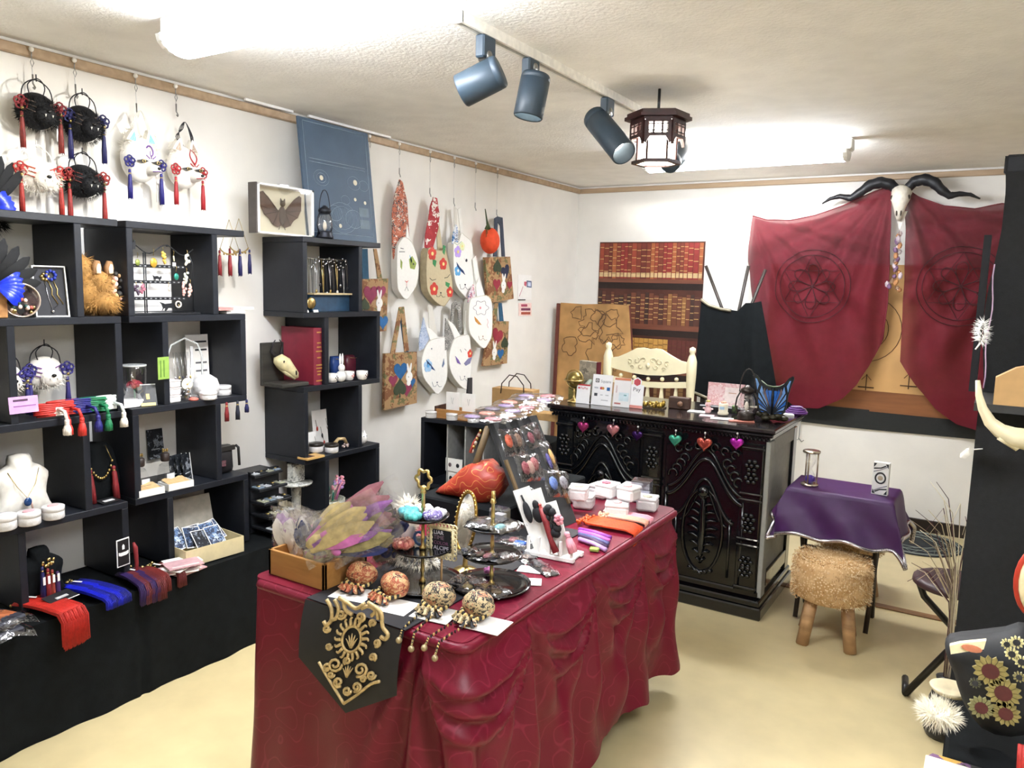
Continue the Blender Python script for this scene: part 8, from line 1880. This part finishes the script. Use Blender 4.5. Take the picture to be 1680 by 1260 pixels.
# folding stool
t = thing('folding_chair', 'black tubular folding stool with a dark maroon seat at the right', 'stool', (-.05, 3.34, 0), .1)
FT = mat('24211f', .4, .3)
B().lathe([(.145, .445), (.152, .452), (.15, .468), (.13, .474), (0, .475)], mat('3c2428', .5), 26).build('seat', t)
for yy in (-.08, .08):
    b = B().tube([(-.14, yy, .012), (.12, yy, .43)], .0135, FT, 8) if yy < 0 else B().tube([(.14, yy, .012), (.06, yy, .2), (-.10, yy, .36), (-.125, yy, .42), (-.10, yy, .445)], .0135, FT, 8)
    b.build('frame_tube', t)
B().tube([(-.14, -.08, .014), (-.14, .06, .014)], .013, FT, 8).build('floor_bar', t); B().tube([(.14, .08, .014), (.14, -.06, .014)], .013, FT, 8).build('floor_bar', t)
# ---------------------------------------------------------------- low stand with floral goods, bottom right
one(B().box((.28, .14, .255), (.56, .5, .51), BLACKC, bev=.008), 'low_black_stand', 'low black covered stand carrying the floral bag', 'stand', (-.02, 1.93, 0))
LZ = .511
t = thing('floral_bag', 'black kimono fabric bag with golden chrysanthemums at the lower right', 'bag', (.06, 2.0, LZ))
KM = mat('12151a', .7, var=.3, sc=30)
o = [(PY(x, y, 2.0).x-.06, PY(x, y, 2.0).z-LZ) for x, y in ((1556, 1052), (1600, 1046), (1650, 1040), (1690, 1035), (1720, 1100), (1715, 1190), (1660, 1210), (1610, 1195), (1578, 1150), (1562, 1100), (1550, 1070))]
B().pillow(smoothp(o, 2), .05, .10, KM, rings=5).build('bag_body', t)
def mum(px, py, r, pet, ctr, n_=14):
    q = PY(px, py, 1.90); x, z = q.x-.06, q.z-LZ; b = B()
    for k in range(n_):
        a = 2*PI*k/n_; b.poly([(x+r*.25*math.cos(a-.15), z+r*.25*math.sin(a-.15)), (x+r*.8*math.cos(a-.2), z+r*.8*math.sin(a-.2)), (x+r*math.cos(a), z+r*math.sin(a)), (x+r*.8*math.cos(a+.2), z+r*.8*math.sin(a+.2)), (x+r*.25*math.cos(a+.15), z+r*.25*math.sin(a+.15))], -.104, -.098, pet)
    b.poly(circ(x, z, r*.5, n=12), -.1055, -.1, ctr); b.build('chrysanthemum', t)
GM = mat('8f8350', .5, .2, var=.2, sc=60); MC = mat('4c1a1c', .6); CW_ = mat('ece0b8', .6)
mum(1625, 1100, .034, GM, MC); mum(1646, 1136, .034, GM, MC); mum(1610, 1160, .026, mat('7c7850', .5), MC); mum(1650, 1170, .028, GM, MC); mum(1672, 1110, .012, mat('8c8458', .5), INK, 10); mum(1600, 1120, .012, mat('4c4c38', .5), INK, 10)
b = B(); q = [(PY(x, y, 1.93).x-.06, PY(x, y, 1.93).z-LZ) for x, y in ((1558, 1058), (1575, 1054), (1618, 1050), (1614, 1064), (1585, 1068), (1560, 1072))]; b.poly(q, -.075, -.06, CW_); b.build('cream_lining', t)
b = B(); q0 = PY(1590, 1061, 1.93); b.poly(circ(q0.x-.06+.005, q0.z-LZ, .02, .008, 12), -.078, -.07, mat('c87c5c', .6)); b.build('peach_print', t)
for px, py, r in ((1652, 1056, .012), (1668, 1053, .014), (1660, 1072, .014), (1676, 1085, .014)): mum(px, py, r, mat('d4cc94', .5), INK, 10)
# peeking items at the bottom right
b = B(); fur(b, (0, 0, 0), (.036, .036, .022), 700, .022, mat('f0ead8', .85), droop=.1); b.ell((0, 0, 0), (.034, .034, .02), mat('f0ead8', .85), 12, 8)
t = thing('fluffy_pompom', 'cream fluffy pompom on the low stand at the bottom right', 'pompom', PY(1540, 1170, 1.95)); b.build('fluff', t)
p = PY(1548, 1215, 1.95); t = thing('folded_floral_fabric', 'folded mauve and yellow floral fabric below the floral bag', 'fabric', (p.x+.03, 1.86, p.z-.07)); FF = mat('6c4c70', .7, kind='blobs', c2='c8a050', c3='2c2c28', sc=30)
B().box((0, 0, .03), (.12, .1, .06), FF, bev=.012).build('folded_fabric', t); B().box((-.01, -.03, .064), (.1, .08, .006), mat('d8d0c0', .6)).build('card', t)
p = PY(1560, 1128, 2.05); one(B().lathe([(.0, 0), (.04, .0), (.046, .01), (.042, .012), (0, .004)], mat('c8bc9c', .5), 18), 'cream_dish', 'cream dish peeking out beside the floral bag', 'dish', (p.x, 2.05, p.z-.01))
p = PY(1675, 1210, 1.86); t = thing('red_cord_frill', 'red cord and frill hanging at the lower right edge', 'cord', (p.x, 1.86, LZ)); b = B()
for k in range(6): b.tube([(.0+.006*k, .0, .0), (.002+.006*k, -.02, .06), (.0+.006*k, -.01, .12)], .005, mat('a8241c', .6, var=.2, sc=90), 6)
b.build('red_strands', t)
p = PY(1706, 958, 2.0); t = thing('cream_mask', 'cream mask with a red rim cut off by the right edge', 'mask', p); b = B(); b.ell((0, 0, 0), (.04, .03, .075), mat('e4d4a8', .5), 14, 10); b.build('mask_face', t)
B().tube([(.042*math.cos(k*PI/12), .004, .078*math.sin(k*PI/12)) for k in range(24)], .007, mat('a8301c', .5), 8, closed=True).build('red_rim', t)
b = B().tube([(0, .03, 0), (.0, .2, .02), (.02, .63, .02)], .006, STEEL, 6); b.build('mount_rod', t)
